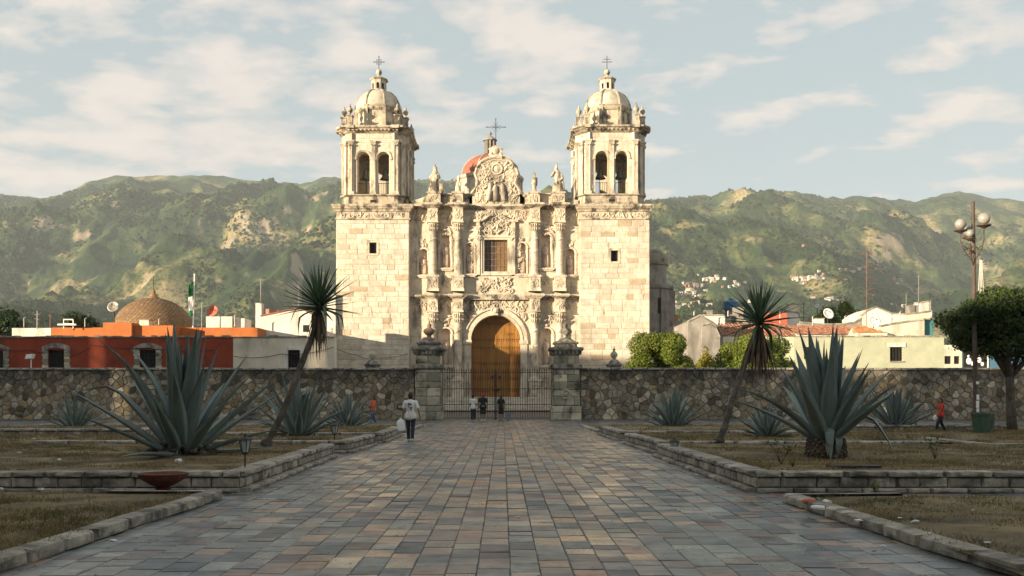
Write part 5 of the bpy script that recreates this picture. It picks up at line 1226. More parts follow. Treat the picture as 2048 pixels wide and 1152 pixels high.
def agave(label, px, Y, z0, H, n, seed, tmax=74, width=1.0, droop=(), stump=0.0, mound=False, dry=3, tpow=1.0, reach=1.0):
    r = random.Random(seed); x = PX(px, Y); root = thing('agave', label, 'agave', (x, Y, z0), group='agaves in the raised beds')
    zb = z0+stump
    for i in range(n):
        t = (i+.5)/n; az = i*2.39996+r.gauss(0, .12)+seed; th = R(2+(tmax-2)*t**tpow+r.gauss(0, 3)); L = H*(1.0 if t < .3 else 1.0-.10*(t-.3))*r.uniform(.84, 1.04)*(reach if t > .5 else 1)
        if t < .12: L *= .92
        m = ag_str[3] if t < .15 else r.choice(ag_str[:2] if t < .6 else ag_str[:3]); rad = .05+.10*t*H/2.6
        wf = width*r.uniform(.85, 1.12)
        if r.random() < .12 and t > .25: m = r.choice(ag_bent)
        inst('leaf', m, root, (x+rad*math.cos(az), Y+rad*math.sin(az), zb-.05), (r.gauss(0, .05), th, az), (L, L*wf, L))
    for az, th, L, k in droop: inst('leaf', ag_drp[k], root, (x+.15*math.cos(R(az)), Y+.15*math.sin(R(az)), zb), (0, R(th), R(az)), (L, L*width*1.15, L))
    for k in range(dry): az = r.uniform(0, 6.28); inst('dry_leaf', ag_dry, root, (x+.15*math.cos(az), Y+.15*math.sin(az), zb-.02), (0, R(r.uniform(72, 96)), az), (H*.55, H*.5, H*.55))
    if stump:
        s = MB(); s.lathe(x, Y, [(H*.15, z0-.03), (H*.165, z0+stump*.4), (H*.13, z0+stump), (.06, z0+stump+.2)], 12); s.build('stump', m_agdry, root)
        c = MB()
        for k in range(90): a = k*2.4; h = z0+stump*(k/90); rr = H*(.16-.02*k/90); c.tube([(x+rr*.8*math.cos(a), Y+rr*.8*math.sin(a), h-.01), (x+(rr+.05)*math.cos(a), Y+(rr+.05)*math.sin(a), h+.05)], [.045, .028], 5)
        c.build('cut_leaf_bases', m_bark, root)
    if mound:
        c = MB()
        for k in range(110):
            a = r.uniform(0, 6.28); q = r.random()**.5; rr = .85*q; c.ball((x+rr*math.cos(a), Y-.05+rr*.75*math.sin(a), z0+.26*(1-q*q)), r.uniform(.05, .09), 6, 4, (1.2, 1, .8))
        c.build('mound', m_rock, root, kind='stuff')
m_rock = M('dark_rock', [(.04, .035, .03), (.11, .10, .08)], 5, var=.4, bump=.5)
agave('huge blue-green agave on a dark stone mound, biggest plant left of the path', 365, 22.5, .34, 3.05, 42, 3, 84, 1.12, droop=((-92, 62, 1.15, 2), (-20, 78, 1.5, 1), (10, 70, 1.1, 0)), mound=True, dry=5, tpow=1.9, reach=.95)
agave('mid sized agave behind the leaning yucca, left of the path', 597, 32.5, .33, 2.15, 32, 5, 74, 1.15, droop=((-30, 60, 1.2, 0), (-110, 70, .9, 1)), dry=4, tpow=1.5)
agave('agave nearest the red-topped woman, left of the path', 696, 42.5, .20, 1.75, 34, 8, 78, 1.05, dry=3, tpow=1.1)
agave('small dim agave by the wall near the left edge', 150, 43.0, .15, 1.85, 30, 11, 78, .8, dry=4, tpow=1.2)
agave('agave on a bare stump with a folded hanging leaf, biggest plant right of the path', 1652, 21.4, .33, 2.5, 32, 21, 66, 1.35, droop=((-28, 42, 1.9, 0), (-100, 30, 1.15, 2), (-75, 66, .95, 2)), stump=.36, dry=1, tpow=1.7, reach=.92)
agave('squat agave just behind the right yucca trunk', 1535, 31.8, .33, 1.30, 30, 23, 80, 1.3, dry=4, tpow=.9)
agave('pale upright agave standing alone before the wall, right of the gate', 1345, 42.5, .20, 1.95, 38, 27, 66, 1.1, droop=((-10, 60, 1.2, 1),), dry=3, tpow=1.1)
agave('dense agave half hidden behind the right stump agave', 1792, 46, .08, 2.25, 46, 29, 70, 1.05, droop=((0, 60, 1.4, 1),), dry=4, tpow=1.1)

# ---- yuccas
yl = [leaf_mesh('leaf', m_yucca, .036, c, n=6, thick=.008) for c in (.02, .14)]; yld = leaf_mesh('dry_leaf', m_agdry, .022, .25, n=5, thick=.006)
ylb = leaf_mesh('leaf', m_yucca, .045, .35, (.55, .9), n=7, thick=.008)
def yucca(label, pts, L, seed, n=92, axis=0.0, skirt=46, skl=.9, updir=1.0):
    r = random.Random(seed); root = thing('yucca', label, 'yucca', pts[0]); top = Vector(pts[-1])
    # trunk as a smooth curve
    P = []; m = len(pts)
    for i in range(m-1):
        a = Vector(pts[max(i-1, 0)]); b = Vector(pts[i]); c = Vector(pts[i+1]); d = Vector(pts[min(i+2, m-1)])
        for k in range(5): t = k/5; P.append(.5*((2*b)+(c-a)*t+(2*a-5*b+4*c-d)*t*t+(3*b-a-3*c+d)*t*t*t))
    P.append(Vector(pts[-1])); rad = [.095*(1-.3*i/len(P))*(1+.10*math.sin(i*2.1)) + (.06 if i < 2 else 0) for i in range(len(P))]
    MB().tube(P, rad, 10).build('trunk', m_bark, root, smooth=True)
    for i in range(n):
        t = (i+.5)/n; az = i*2.39996+r.gauss(0, .1); th = R(4+104*t**.85+r.gauss(0, 4)); l = L*r.uniform(.85, 1.05)*(.82+.18*t)
        inst('leaf', ylb if t > .86 and i % 2 else yl[0 if t < .6 else r.randrange(2)], root, top+Vector((.05*math.cos(az), .05*math.sin(az), .12-.25*t)), (0, th, az), (l, l*r.uniform(.9, 1.15), l))
    for i in range(skirt):
        az = i*2.39996; th = R(150+r.uniform(0, 28)); l = skl*r.uniform(.55, 1.05); inst('dry_leaf', yld, root, top+Vector((.08*math.cos(az), .08*math.sin(az), -.15-.35*r.random())), (0, th, az), (l, l*1.3, l))
Yl = 26.0; yp = lambda px, py, Y: (PX(px, Y), Y, PZ(py, Y))
yucca('tall leaning yucca with a spiky round head left of the path', [yp(530, 893, Yl), yp(556, 845, Yl), yp(578, 795, Yl), yp(602, 730, Yl), yp(622, 680, Yl), yp(634, 640, Yl), yp(639, 608, Yl)], 1.22, 4, 76, skirt=34, skl=1.15)
Yr = 28.0
yucca('leaning yucca with a shaggy brown skirt right of the path', [yp(1437, 884, Yr), yp(1452, 845, Yr), yp(1468, 790, Yr), yp(1487, 735, Yr), yp(1508, 680, Yr), yp(1519, 640, Yr)], 1.32, 9, 76, skirt=70, skl=1.45)

# ---- trees
def leaf_cloud(cl, n, size, seed, flat=1.0, up=.2):
    """cl: (cx,cy,cz,rx,ry,rz); leaves sit mostly near each clump's surface"""
    r = np.random.default_rng(seed); cl = np.array(cl); vol = cl[:, 3]*cl[:, 4]+cl[:, 4]*cl[:, 5]; k = r.choice(len(cl), n, p=vol/vol.sum()); c = cl[k]
    d = r.normal(0, 1, (n, 3)); d /= np.linalg.norm(d, axis=1)[:, None]; q = 1-np.abs(r.normal(0, .16, n)); q = np.where(r.random(n) < .2, r.random(n)**.5, q)
    p = c[:, :3]+d*c[:, 3:6]*q[:, None]+r.normal(0, size*.5, (n, 3))
    nd = d+r.normal(0, .55, (n, 3)); nd[:, 2] += up; nd /= np.linalg.norm(nd, axis=1)[:, None]
    a = np.cross(nd, r.normal(0, 1, (n, 3))); a /= np.linalg.norm(a, axis=1)[:, None]; b = np.cross(nd, a); s = size*r.uniform(.6, 1.3, n)[:, None]
    V = np.stack([p-a*s*.5, p+b*s*.28-nd*s*.06, p+a*s*.5, p-b*s*.28-nd*s*.06], 1).reshape(-1, 3)
    return V, np.arange(n*4).reshape(-1, 4)
def crown_clumps(cx, cy, cz, rx, ry, rz, n, k, seed, cut=None):
    r = random.Random(seed); out = []
    for i in range(n):
        while True:
            v = Vector((r.gauss(0, 1), r.gauss(0, 1), r.gauss(0, 1))).normalized()*r.uniform(.55, .86)
            if cut is None or v.z > cut: break
        s = k*r.uniform(.65, 1.25); out.append((cx+v.x*rx, cy+v.y*ry, cz+v.z*rz, s*rx, s*ry, s*rz*.85))
    return out
def tree(label, base, cl, nleaf, size, mat, trunk=None, group=None, core=None, cat='tree'):
    root = thing('tree' if cat == 'tree' else 'bush', label, cat, base, group=group)
    V, F = leaf_cloud(cl, nleaf, size, int(abs(base[0])*10)); o = link(bpy.data.objects.new('crown', np_mesh('crown', V, F, mat))); parent_keep(o, root)
    t = MB()
    for pts, rad in (trunk or []): t.tube(pts, rad, 8)
    if trunk: t.build('trunk', m_bark, root, smooth=True)
# big round crowned tree by the lamp post on the right
def right_tree():
    Y = 43.0; cx = PX(2022, Y); S = Y/FPX; cz = PZ(640, Y)
    cl = crown_clumps(PX(2035, Y), Y, PZ(642, Y), 3.05, 2.75, 1.85, 62, .28, 5, cut=-1)
    tr = [([(cx+.05, Y, 0), (cx, Y, 1.2), (cx-.05, Y, 2.2), (cx-.1, Y, 2.9)], [.24, .2, .18, .2])]
    r = random.Random(3)
    for a, l in ((-2.9, 1.9), (-2.2, 1.7), (-.2, 1.9), (.6, 1.4), (1.6, 1.6), (2.7, 1.5)):
        e = Vector((cx+math.cos(a)*l, Y+math.sin(a)*l, cz+.2)); m = Vector((cx+math.cos(a)*l*.4, Y+math.sin(a)*l*.4, 3.3)); tr.append(([(cx-.07, Y, 2.4), m, e], [.14, .10, .04]))
        for k in range(3): tr.append(([m.lerp(e, .5), m.lerp(e, .9)+Vector((r.uniform(-.8, .8), r.uniform(-.8, .8), r.uniform(.2, 1.2)))], [.05, .015]))
    tree('round clipped dark tree on a slim trunk at the right edge', (cx, Y, 0), cl, 60000, .14, m_leafm, tr)
m_leafm = M('tree_leaf_mid', [(.028, .052, .010), (.065, .10, .018)], 1.2, bump=0, rough=.6, var=.4, sss=.3)
right_tree()
def shade_trees():  # unseen trees, added to darken the near lawns and paving
    r = random.Random(31)
    for x, y, rr, z1, lab in ((-9.8, 3.2, 4.5, 9.0, 'unseen tree added to darken the near left lawn'), (10, 3.2, 4.5, 9.2, 'unseen tree added to darken the near right lawn'), (-18, 17, 5.2, 9.0, 'unseen tree added to darken the beds on the left'), (-8.5, -6, 4.8, 10.0, 'unseen tree added behind the camera on the left to darken the near paving'), (8.5, -6.5, 4.8, 9.6, 'unseen tree added behind the camera on the right to darken the near paving'), (0, -14, 4.8, 10.0, 'unseen tree added far behind the camera to darken the near paving')):
        cl = crown_clumps(x, y, (z1+3.4)/2, rr, rr, (z1-3.4)/2, 34, .40, int(x*3)+99); tr = [([(x, y, 0), (x+.1, y, 2.2), (x, y, 4.5)], [.3, .24, .18])]
        for k in range(6): a = k*1.05; tr.append(([(x, y, 3.2), (x+math.cos(a)*rr*.4, y+math.sin(a)*rr*.4, 4.8), (x+math.cos(a)*rr*.75, y+math.sin(a)*rr*.75, 6.2)], [.14, .10, .04]))
        tree(lab, (x, y, 0), cl, 16000, .30, m_leafd, tr, 'unseen trees added to darken the near plaza')
shade_trees()
def bush(label, px, py0, py1, rpx, Y, mat, seed, n=15000, size=.15, k=.30):
    cx = PX(px, Y); rx = rpx*Y/FPX; z1 = PZ(py0, Y); rz = z1/2; cz = z1-rz
    cl = crown_clumps(cx, Y, cz, rx*.95, rx*.95, rz*.96, 40, k, seed)
    tree(label, (cx, Y, 0), cl, n, size, mat, [([(cx, Y, 0), (cx, Y, cz)], [.15, .08])], 'clipped trees behind the churchyard wall')
bush('round sunlit green tree over the wall beside the right bell tower', 1322, 655, 740, 76, 74, m_leafl, 4, 60000, .16)
bush('broad round green tree over the wall behind the right yucca', 1508, 662, 740, 92, 74, m_leafl, 6, 70000, .16)
bush('small golden-green bush between the two round trees over the wall', 1408, 694, 740, 26, 73, m_leafy, 8, 12000, .13)
def fartree(label, px, py0, rpx, Y, zb, mat, n, size, seed):
    cx = PX(px, Y); rx = rpx*Y/FPX; z1 = PZ(py0, Y); rz = (z1-zb)/2
    tree(label, (cx, Y, 0), crown_clumps(cx, Y, zb+rz, rx, rx, rz, 22, .36, seed), n, size, mat, [([(cx, Y, 0), (cx, Y, zb+rz)], [.3, .15])], 'trees among the roofs')
fartree('dark round tree behind the white parapet at the far left', 12, 626, 42, 100, 5, m_leafd, 8000, .35, 1)
fartree('dark tree between the white parapet and the brick dome', 157, 627, 46, 112, 5.5, m_leafd, 9000, .35, 2)
fartree('round green tree behind the big white dish on the right', 1695, 602, 30, 125, 8, m_leafl, 9000, .32, 3)
fartree('low green tree between the red roof and the round tree on the right', 1655, 612, 28, 128, 8, m_leafl, 7000, .32, 4)
fartree('dark tree rising behind the grey house beside the church', 1370, 655, 18, 140, 6, m_leafd, 4000, .35, 7)

# ---- lamps, bin, bowl
def lamp_post():
    Y = 42.0; x = PX(1952, Y); dx = PX(1946, Y)-x; H = PZ(403, Y); root = thing('street_lamp', 'tall rusty lamp post with four frosted globes beside the round tree', 'street lamp', (x, Y, 0))
    b = MB(); b.tube([(x, Y, 0), (x+dx*.1, Y, 1.0), (x+dx*.1, Y, 1.05), (x+dx*.5, Y, H*.5), (x+dx, Y, H)], [.15, .13, .10, .09, .07], 10); b.lathe(x, Y, [(.28, 0), (.28, .15), (.18, .3), (.16, .5)], 10); b.build('post', m_mast2, root)
    xc = x+dx*.85; z = lambda py: PZ(py, Y)
    for gx, gy, oy, s in ((1921, 450, -.2, 1), (1968, 440, -.35, 1.08), (1938, 458, .55, 1.0), (1940, 470, -.45, .72)):
        X = PX(gx, Y+oy); Zg = z(gy); a = MB(); r = .225*s
        zb = Zg-r-.12
        zj = z(492) if gx != 1940 else z(500)
        a.tube([(xc, Y, zj), (xc+(X-xc)*.45, Y+oy*.45, zj-.12), (xc+(X-xc)*.85, Y+oy*.85, zj), (X, Y+oy, zj+.2), (X, Y+oy, zb)], .028, 6)
        a.tube([(xc, Y, zj-.75), (xc+(X-xc)*.5, Y+oy*.5, zj-.35), (xc+(X-xc)*.9, Y+oy*.9, zj-.05)], .022, 5)
        sg = 1 if X > xc else -1
        a.tube([(xc+(X-xc)*.6+sg*.13*math.cos(t), Y+oy*.6, zj-.28+.13*math.sin(t)) for t in np.linspace(0, 5, 9)], .018, 4)
        a.lathe(X, Y+oy, [(.05, zb-.05), (.12, zb), (.26*s, zb+.06), (.27*s, zb+.1), (.14*s, zb+.13)], 12); ar = a.build('lamp_arm', m_mast2, root)
        MB().ball((X, Y+oy, Zg), r, 20, 14).build('globe', m_globe, root, smooth=True)
    p = MB()
    for k, (zz, h) in enumerate(((2.15, .12), (1.55, .22), (1.25, .3), (1.0, .16))): p.box(x-.07+.02*(k % 2), x+.06, Y-.155, Y-.145, zz-h/2, zz+h/2)
    p.build('paper_stickers', m_wpaint, root)
m_mast2 = M('lamp_post_paint', [(.05, .035, .025), (.10, .07, .05)], 6, bump=.2, rough=.5)
lamp_post()
def bin_():
    for px, Y, lab, h, r in ((1964, 40.6, 'green ribbed litter bin in front of the lamp post', .92, .34), (1973, 41.6, 'green litter bin tucked behind the other beside the lamp post', .9, .3)):
        x = PX(px, Y); root = thing('litter_bin', lab, 'bin', (x, Y, 0), group='green bins by the lamp post'); b = MB(); b.lathe(x, Y, [(r*.86, .0), (r*.88, .04), (r, h-.14), (r*1.08, h-.12), (r*1.1, h), (r*.95, h+.002), (r*.9, h-.3)], 20); b.build('drum', m_green, root)
        q = MB()
        for k in range(16): a = k*math.pi/8; q.tube([(x+r*.88*math.cos(a), Y+r*.88*math.sin(a), .05), (x+r*1.0*math.cos(a), Y+r*1.0*math.sin(a), h-.16)], .014, 4)
        q.build('ribs', m_green, root); MB().lathe(x, Y, [(r*1.12, h-.08), (r*1.14, h-.05), (r*1.12, h-.02)], 20).build('rim', m_green, root)
bin_()
def lantern(px, py, Y, zg, h, lab):
    x = PX(px, Y); root = thing('garden_lantern', lab, 'lantern', (x, Y, zg), group='small black garden lanterns'); zt = zg+h; s = .115
    MB().tube([(x, Y, zg-.03), (x, Y, zt-.32)], .014, 6).build('post', m_iron, root)
    f = MB(); f.lathe(x, Y, [(.03, zt-.34), (.07, zt-.31), (.055, zt-.295)], 6); f.lathe(x, Y, [(s+.03, zt-.075), (s+.03, zt-.06), (.05, zt-.01), (.02, zt), (.025, zt+.02), (.003, zt+.05)], 6)
    for k in range(6): a = k*math.pi/3; f.tube([(x+.062*math.cos(a), Y+.062*math.sin(a), zt-.3), (x+s*math.cos(a), Y+s*math.sin(a), zt-.065)], .007, 4)
    f.build('frame', m_iron, root); MB().lathe(x, Y, [(.055, zt-.295), (s-.008, zt-.07)], 6).build('glass', m_lglass, root)
lantern(490, 870, 18.2, .33, .60, 'black garden lantern at the corner of the bed with the huge agave')
lantern(669, 848, 28.9, .33, .52, 'black garden lantern behind the left beds beside the path')
lantern(1349, 868, 25.3, .33, .22, 'short black garden lantern at the far corner of the right bed')
lantern(1305, 713, 66.0, 3.38-.6, 1.2, 'pale lantern standing over the wall in front of the round tree')
def bowl():
    Y = 16.55; x = PX(326, Y); root = thing('clay_bowl', 'wide fluted red clay bowl on the shaded lawn by the left raised bed', 'planter bowl', (x, Y, .07)); b = MB(); z = .10
    prof = [(.10, z), (.13, z+.03), (.09, z+.05), (.2, z+.10), (.34, z+.19), (.385, z+.25), (.41, z+.27), (.41, z+.285), (.37, z+.285), (.33, z+.24), (.05, z+.2)]
    n = 36; vs = []; fs = []
    for (r, zz) in prof:
        for k in range(n): q = r*(1+(.035 if (k % 2 and .12 < r < .39) else 0)); a = 2*math.pi*k/n; vs.append((x+q*math.cos(a), Y+q*math.sin(a), zz))
    for j in range(len(prof)-1):
        for k in range(n): a = j*n+k; c = j*n+(k+1) % n; fs.append((a, c, c+n, a+n))
    b.add(vs, fs); b.build('bowl_body', m_clay, root, smooth=False); MB().lathe(x, Y, [(.33, z+.22), (.32, z+.23)], 20).build('soil', m_soil, root)
bowl()
o = MB().box(PX(1658, 18.3), PX(1755, 18.3), 18.1, 18.5, .32, .39).build('drain_box', m_iron); setp(o, label='flat dark metal cover lying on the front of the right raised bed', cat='drain cover')
pl_ = thing('wall_plaque', 'small dark plaque on the rubble wall left of the gate pillar', 'plaque', (PX(801, YW), YW-.1, .75)); MB().box(PX(795, YW), PX(808, YW), YW-.16, YW-.09, .7, 1.05).build('board', m_iron, pl_); MB().box(PX(797, YW), PX(806, YW), YW-.168, YW-.163, .77, .98).build('face', m_grey, pl_)

# ---- litter
def litter():
    r = random.Random(12); 
    def crumple(c, s, flat, q):
        b = MB(); b.ball(c, s, 7, 5, (1.3, 1, flat)); b.v = [(v[0]+q.gauss(0, s*.22), v[1]+q.gauss(0, s*.22), v[2]+q.gauss(0, s*.12*flat)) for v in b.v]; return b
    spots = [(357, 927, .33, .09, 1.0, 'white plastic bag crumpled on the ground before the huge agave', 'plastic_bag', m_whitem), (119, 922, .33, .055, .8, 'round crumpled paper on the grass left of the huge agave', 'crumpled_paper', m_whitem), (38, 907, .33, .06, .5, 'pair of crumpled papers at the far left edge of the grass bed', 'crumpled_paper', m_whitem),
             (81, 981, .1, .08, .45, 'crumpled white plastic on the shaded left lawn', 'plastic_bag', m_whitem), (3, 980, .1, .06, .5, 'white scrap at the left edge of the shaded lawn', 'paper_scrap', m_whitem), (142, 1080, .1, .04, .4, 'pale scrap low on the shaded left lawn beside the kerb', 'paper_scrap', m_whitem),
             (226, 1083, 0, .05, .3, 'white cup lid lying on the paving beside the left kerb', 'cup_lid', m_wpaint), (512, 979, 0, .04, .9, 'small red wrapper on the paving at the corner of the left bed', 'red_wrapper', m_pink), (1036, 1036, 0, .035, .4, 'white scrap in the middle of the path', 'paper_scrap', m_whitem),
             (1393, 951, 0, .05, .35, 'white scrap on the paving beside the right bed', 'paper_scrap', m_whitem), (1877, 984, 0, .05, .3, 'white scrap on the cross path at the right', 'paper_scrap', m_whitem), (625, 939, 0, .04, .4, 'pale scrap on the paving beside the left bed', 'paper_scrap', m_whitem),
             (1718, 1043, .1, .07, .25, 'long white wrapper on the right lawn', 'paper_wrapper', m_wpaint), (1831, 1047, .1, .06, .6, 'torn white cup on the right lawn', 'paper_cup', m_whitem), (1799, 1038, .1, .05, .3, 'flat white scrap left of the torn cup on the right lawn', 'paper_scrap', m_whitem), (1675, 1019, .1, .04, .3, 'pale blue scrap on the right lawn near the rubbish heap', 'paper_scrap', m_bluet),
             (1860, 1068, .1, .045, .4, 'grey-blue scrap below the torn cup on the right lawn', 'paper_scrap', m_steel), (1975, 1088, .1, .045, .4, 'white scrap near the right edge of the lawn', 'paper_scrap', m_whitem), (1766, 1094, 0.02, .035, .4, 'white scrap against the inside of the right kerb', 'paper_scrap', m_whitem), (1945, 1022, .1, .03, .4, 'tiny pale scrap at the back of the right lawn', 'paper_scrap', m_whitem),
             (68, 878, .33, .07, .2, 'flat white scrap beside the far left bed', 'paper_scrap', m_whitem), (208, 876, .33, .06, .3, 'white scrap behind the huge agave', 'paper_scrap', m_whitem), (1575, 830, 0, 0, 0, '', '', None)]
    for px, py, z, s, fl, lab, nm, mt in spots:
        if not lab: continue
        Y = (CAMH-z)*FPX/(py-PYC); s *= .62; c = (PX(px, Y), Y, z+s*fl*.6+.01); q = random.Random(px); o = crumple(c, s, fl, q).build(nm, mt); setp(o, label=lab, cat='litter', group='litter scattered on the ground')
    # small heap of rubbish at the corner of the right lawn
    cols = [(m_pink, 'red drink can lying in the rubbish at the lawn corner', 'drink_can'), (m_green, 'green crushed bottle in the rubbish at the lawn corner', 'plastic_bottle'), (m_whitem, 'white cup lying in the rubbish at the lawn corner', 'paper_cup'), (m_wpaint, 'white carton below the red can at the lawn corner', 'carton')]
    for i, (mt, lab, nm) in enumerate(cols):
        px, py = ((1618, 1008), (1636, 1006), (1654, 1010), (1637, 1022))[i]; Y = 1.6*FPX/(py-PYC); x = PX(px, Y); a = i*.9
        o = MB().tube([(x-.08*math.cos(a), Y-.08*math.sin(a), .14), (x-.075*math.cos(a), Y-.075*math.sin(a), .14), (x+.05*math.cos(a), Y+.05*math.sin(a), .145), (x+.1*math.cos(a), Y+.1*math.sin(a), .15)], [.03, .035, .035, .015], 8).build(nm, mt); setp(o, label=lab, cat='litter', group='litter scattered on the ground')
litter()
# ================================================================== THE TOWN
def house(name, label, x0, x1, y0, y1, z1, mat, z0=0, cat='house', group=None, coping=None, wins=(), slope=0):
    """wins: (px, half width px, py bottom, py top, kind)"""
    cx = (x0+x1)/2; root = thing(name, label, cat, (cx, y0, z0), group=group)
    w = MB(); hs = []
    for (px, hp, pb, pt, kind) in wins: hs.append((PX(px, y0)-hp*y0/FPX, PX(px, y0)+hp*y0/FPX, PZ(pb, y0), PZ(pt, y0), kind))
    hs.sort(); x = x0
    for (a, b, c, d, kind) in hs:
        w.box(x, a, y0, y0+.4, z0, z1)
        if c > z0+.01: w.box(a, b, y0, y0+.4, z0, c)
        w.box(a, b, y0, y0+.4, d, z1); x = b
    w.box(x, x1, y0, y0+.4, z0, z1); w.box(x0, x1, y0+.403, y1, z0, z1); w.build('wall', mat, root)
    if coping:
        c = MB(); r_ = random.Random(int(cx)); x = x0-.03
        while x < x1: wd = min(r_.uniform(.3, .7), x1+.03-x); h_ = r_.uniform(.05, .16); c.box(x, x+wd-.02, y0-.08, y0+.32, z1+.003, z1+h_); x += wd
        c.build('coping', coping, root)
    for (a, b, c, d, kind) in hs:
        f = MB().box(a, b, y0+.26, y0+.32, c, d).build('window', m_dark, root)
        q = MB(); n = 4
        for i in range(1, n): q.box(a+(b-a)*i/n-.02, a+(b-a)*i/n+.02, y0+.1, y0+.13, c, d)
        for j in range(1, 5): q.box(a, b, y0+.09, y0+.097, c+(d-c)*j/5-.015, c+(d-c)*j/5+.015)
        q.build('grille', m_iron, f)
        if kind == 'white':
            s = MB(); s.box(a-.28, a, y0-.05, y0+.1, c, d+.3); s.box(b, b+.28, y0-.05, y0+.1, c, d+.3); s.box(a, b, y0-.05, y0+.1, d, d+.3); s.build('window_surround', m_white, f)
        elif kind == 'sill': MB().box(a-.2, b+.2, y0-.08, y0+.1, d+.002, d+.35).build('lintel', m_white, f); MB().box(a-.05, b+.05, y0-.12, y0-.003, c-.1, c-.002).build('window_ledge', m_grey, f)
        elif kind == 'stone':
            k = 7
            for e in (a-.38, b):
                for i in range(k): j = .06*(i % 2); MB().box(e-j*(e < a), e+.38+j*(e >= a), y0-.07, y0+.1, c+(d-c)*i/k+.01, c+(d-c)*(i+1)/k-.01).build('jamb_stone', m_pillar, f)
            k = 8
            for i in range(k): u0, u1 = i/k, (i+1)/k; za = d+.30*math.sin(math.pi*u0); zb = d+.30*math.sin(math.pi*u1); xa = a-.45+(b-a+.9)*u0; xb = a-.45+(b-a+.9)*u1; MB().prism([(xa+.01, za-.12), (xb-.01, zb-.12), (xb-.01, zb+.22), (xa+.01, za+.22)], y0-.08, y0+.1).build('arch_stone', m_cope, f)
    return root
YH = 72.0; zr = PZ(675, YH)
house('town_house', 'dark red plastered wall of a house with stone framed arched windows, left', -44, PX(466, YH), YH, 80, zr, m_red, coping=m_cope, wins=((-8, 15, 738, 702, 'stone'), (113, 16, 742, 700, 'stone'), (296, 16, 742, 700, 'stone')))
house('town_house', 'cream plastered house wall with one white framed window next to the left bell tower', PX(466, YH)+.01, PX(668, YH), YH, 73.2, zr, m_cream, coping=m_cope, wins=((588, 12, 738, 700, 'white'),))
house('roof_parapet', 'long orange parapet behind the red wall roof', PX(103, 84), PX(515, 84), 84, 88, PZ(655, 84), m_orange, cat='parapet')
house('roof_block', 'orange block stepping up in front of the brick dome', PX(206, 82), PX(263, 82), 82, 83.9, PZ(645, 82), m_orange, cat='parapet')
house('roof_parapet', 'low orange wall slanting off the orange block towards the dome', PX(264, 82), PX(345, 82), 82.5, 83.9, PZ(650, 82), m_orange, cat='parapet')
house('roof_parapet', 'white parapet wall at the far left of the roofs', PX(24, 84), PX(102, 84), 84, 90, PZ(656, 84), m_white, cat='parapet')
house('rooftop_room', 'small white rooftop room under the red dish', PX(412, 90), PX(464, 90), 90, 93, PZ(633, 90), m_white, cat='rooftop room', wins=())
house('rooftop_room', 'shaded end of the white rooftop room with a tiny square window', PX(464, 90)+.01, PX(486, 90), 90.5, 93, PZ(636, 90), m_white, cat='rooftop room', wins=((470, 2.2, 644, 639, ''),))
# gabled white house beside the left tower
def gabled():
    Y = 87.0; x0, x1 = PX(523, Y), PX(632, Y); z = lambda py: PZ(py, Y); root = thing('town_house', 'white gabled house squeezed against the left bell tower', 'house', ((x0+x1)/2, Y, 0))
    b = MB(); b.prism([(x0, 0), (x1, 0), (x1, z(634)), (PX(600, Y), z(617)), (x0, z(633))], Y, Y+.6); b.box(x0, x1-.003, Y+.603, 96.4, 0, 7.5); b.build('wall', m_white, root)
    q = MB(); q.prism([(x0-.1, z(633)+.003), (PX(600, Y), z(617)+.003), (x1, z(634)+.003), (x1, z(634)+.12), (PX(600, Y), z(617)+.13), (x0-.1, z(633)+.12)], Y-.08, Y+.7); q.build('verge', m_rtile, root)
    MB().box(PX(511, Y), PX(523, Y)-.01, Y, Y+.9, 0, z(606)).build('chimney', m_white, root); MB().box(PX(523, Y), PX(545, Y), Y+1.5, Y+3, z(640), z(615)).build('pink_wall', m_pinkw, root)
    MB().box(PX(606, Y), PX(618, Y), Y-.02, Y+.05, z(664), z(650)).build('window', m_dark, root)
    house('rooftop_room', 'tall white rooftop block against the left edge of the left bell tower', PX(654, 96.5), PX(671, 96.5), 96.5, 96.9, PZ(588, 96.5), m_white, cat='rooftop room')
m_pinkw = M('pink_plaster', [(.42, .20, .14), (.50, .26, .19)], 1.5, bump=.3)
gabled()
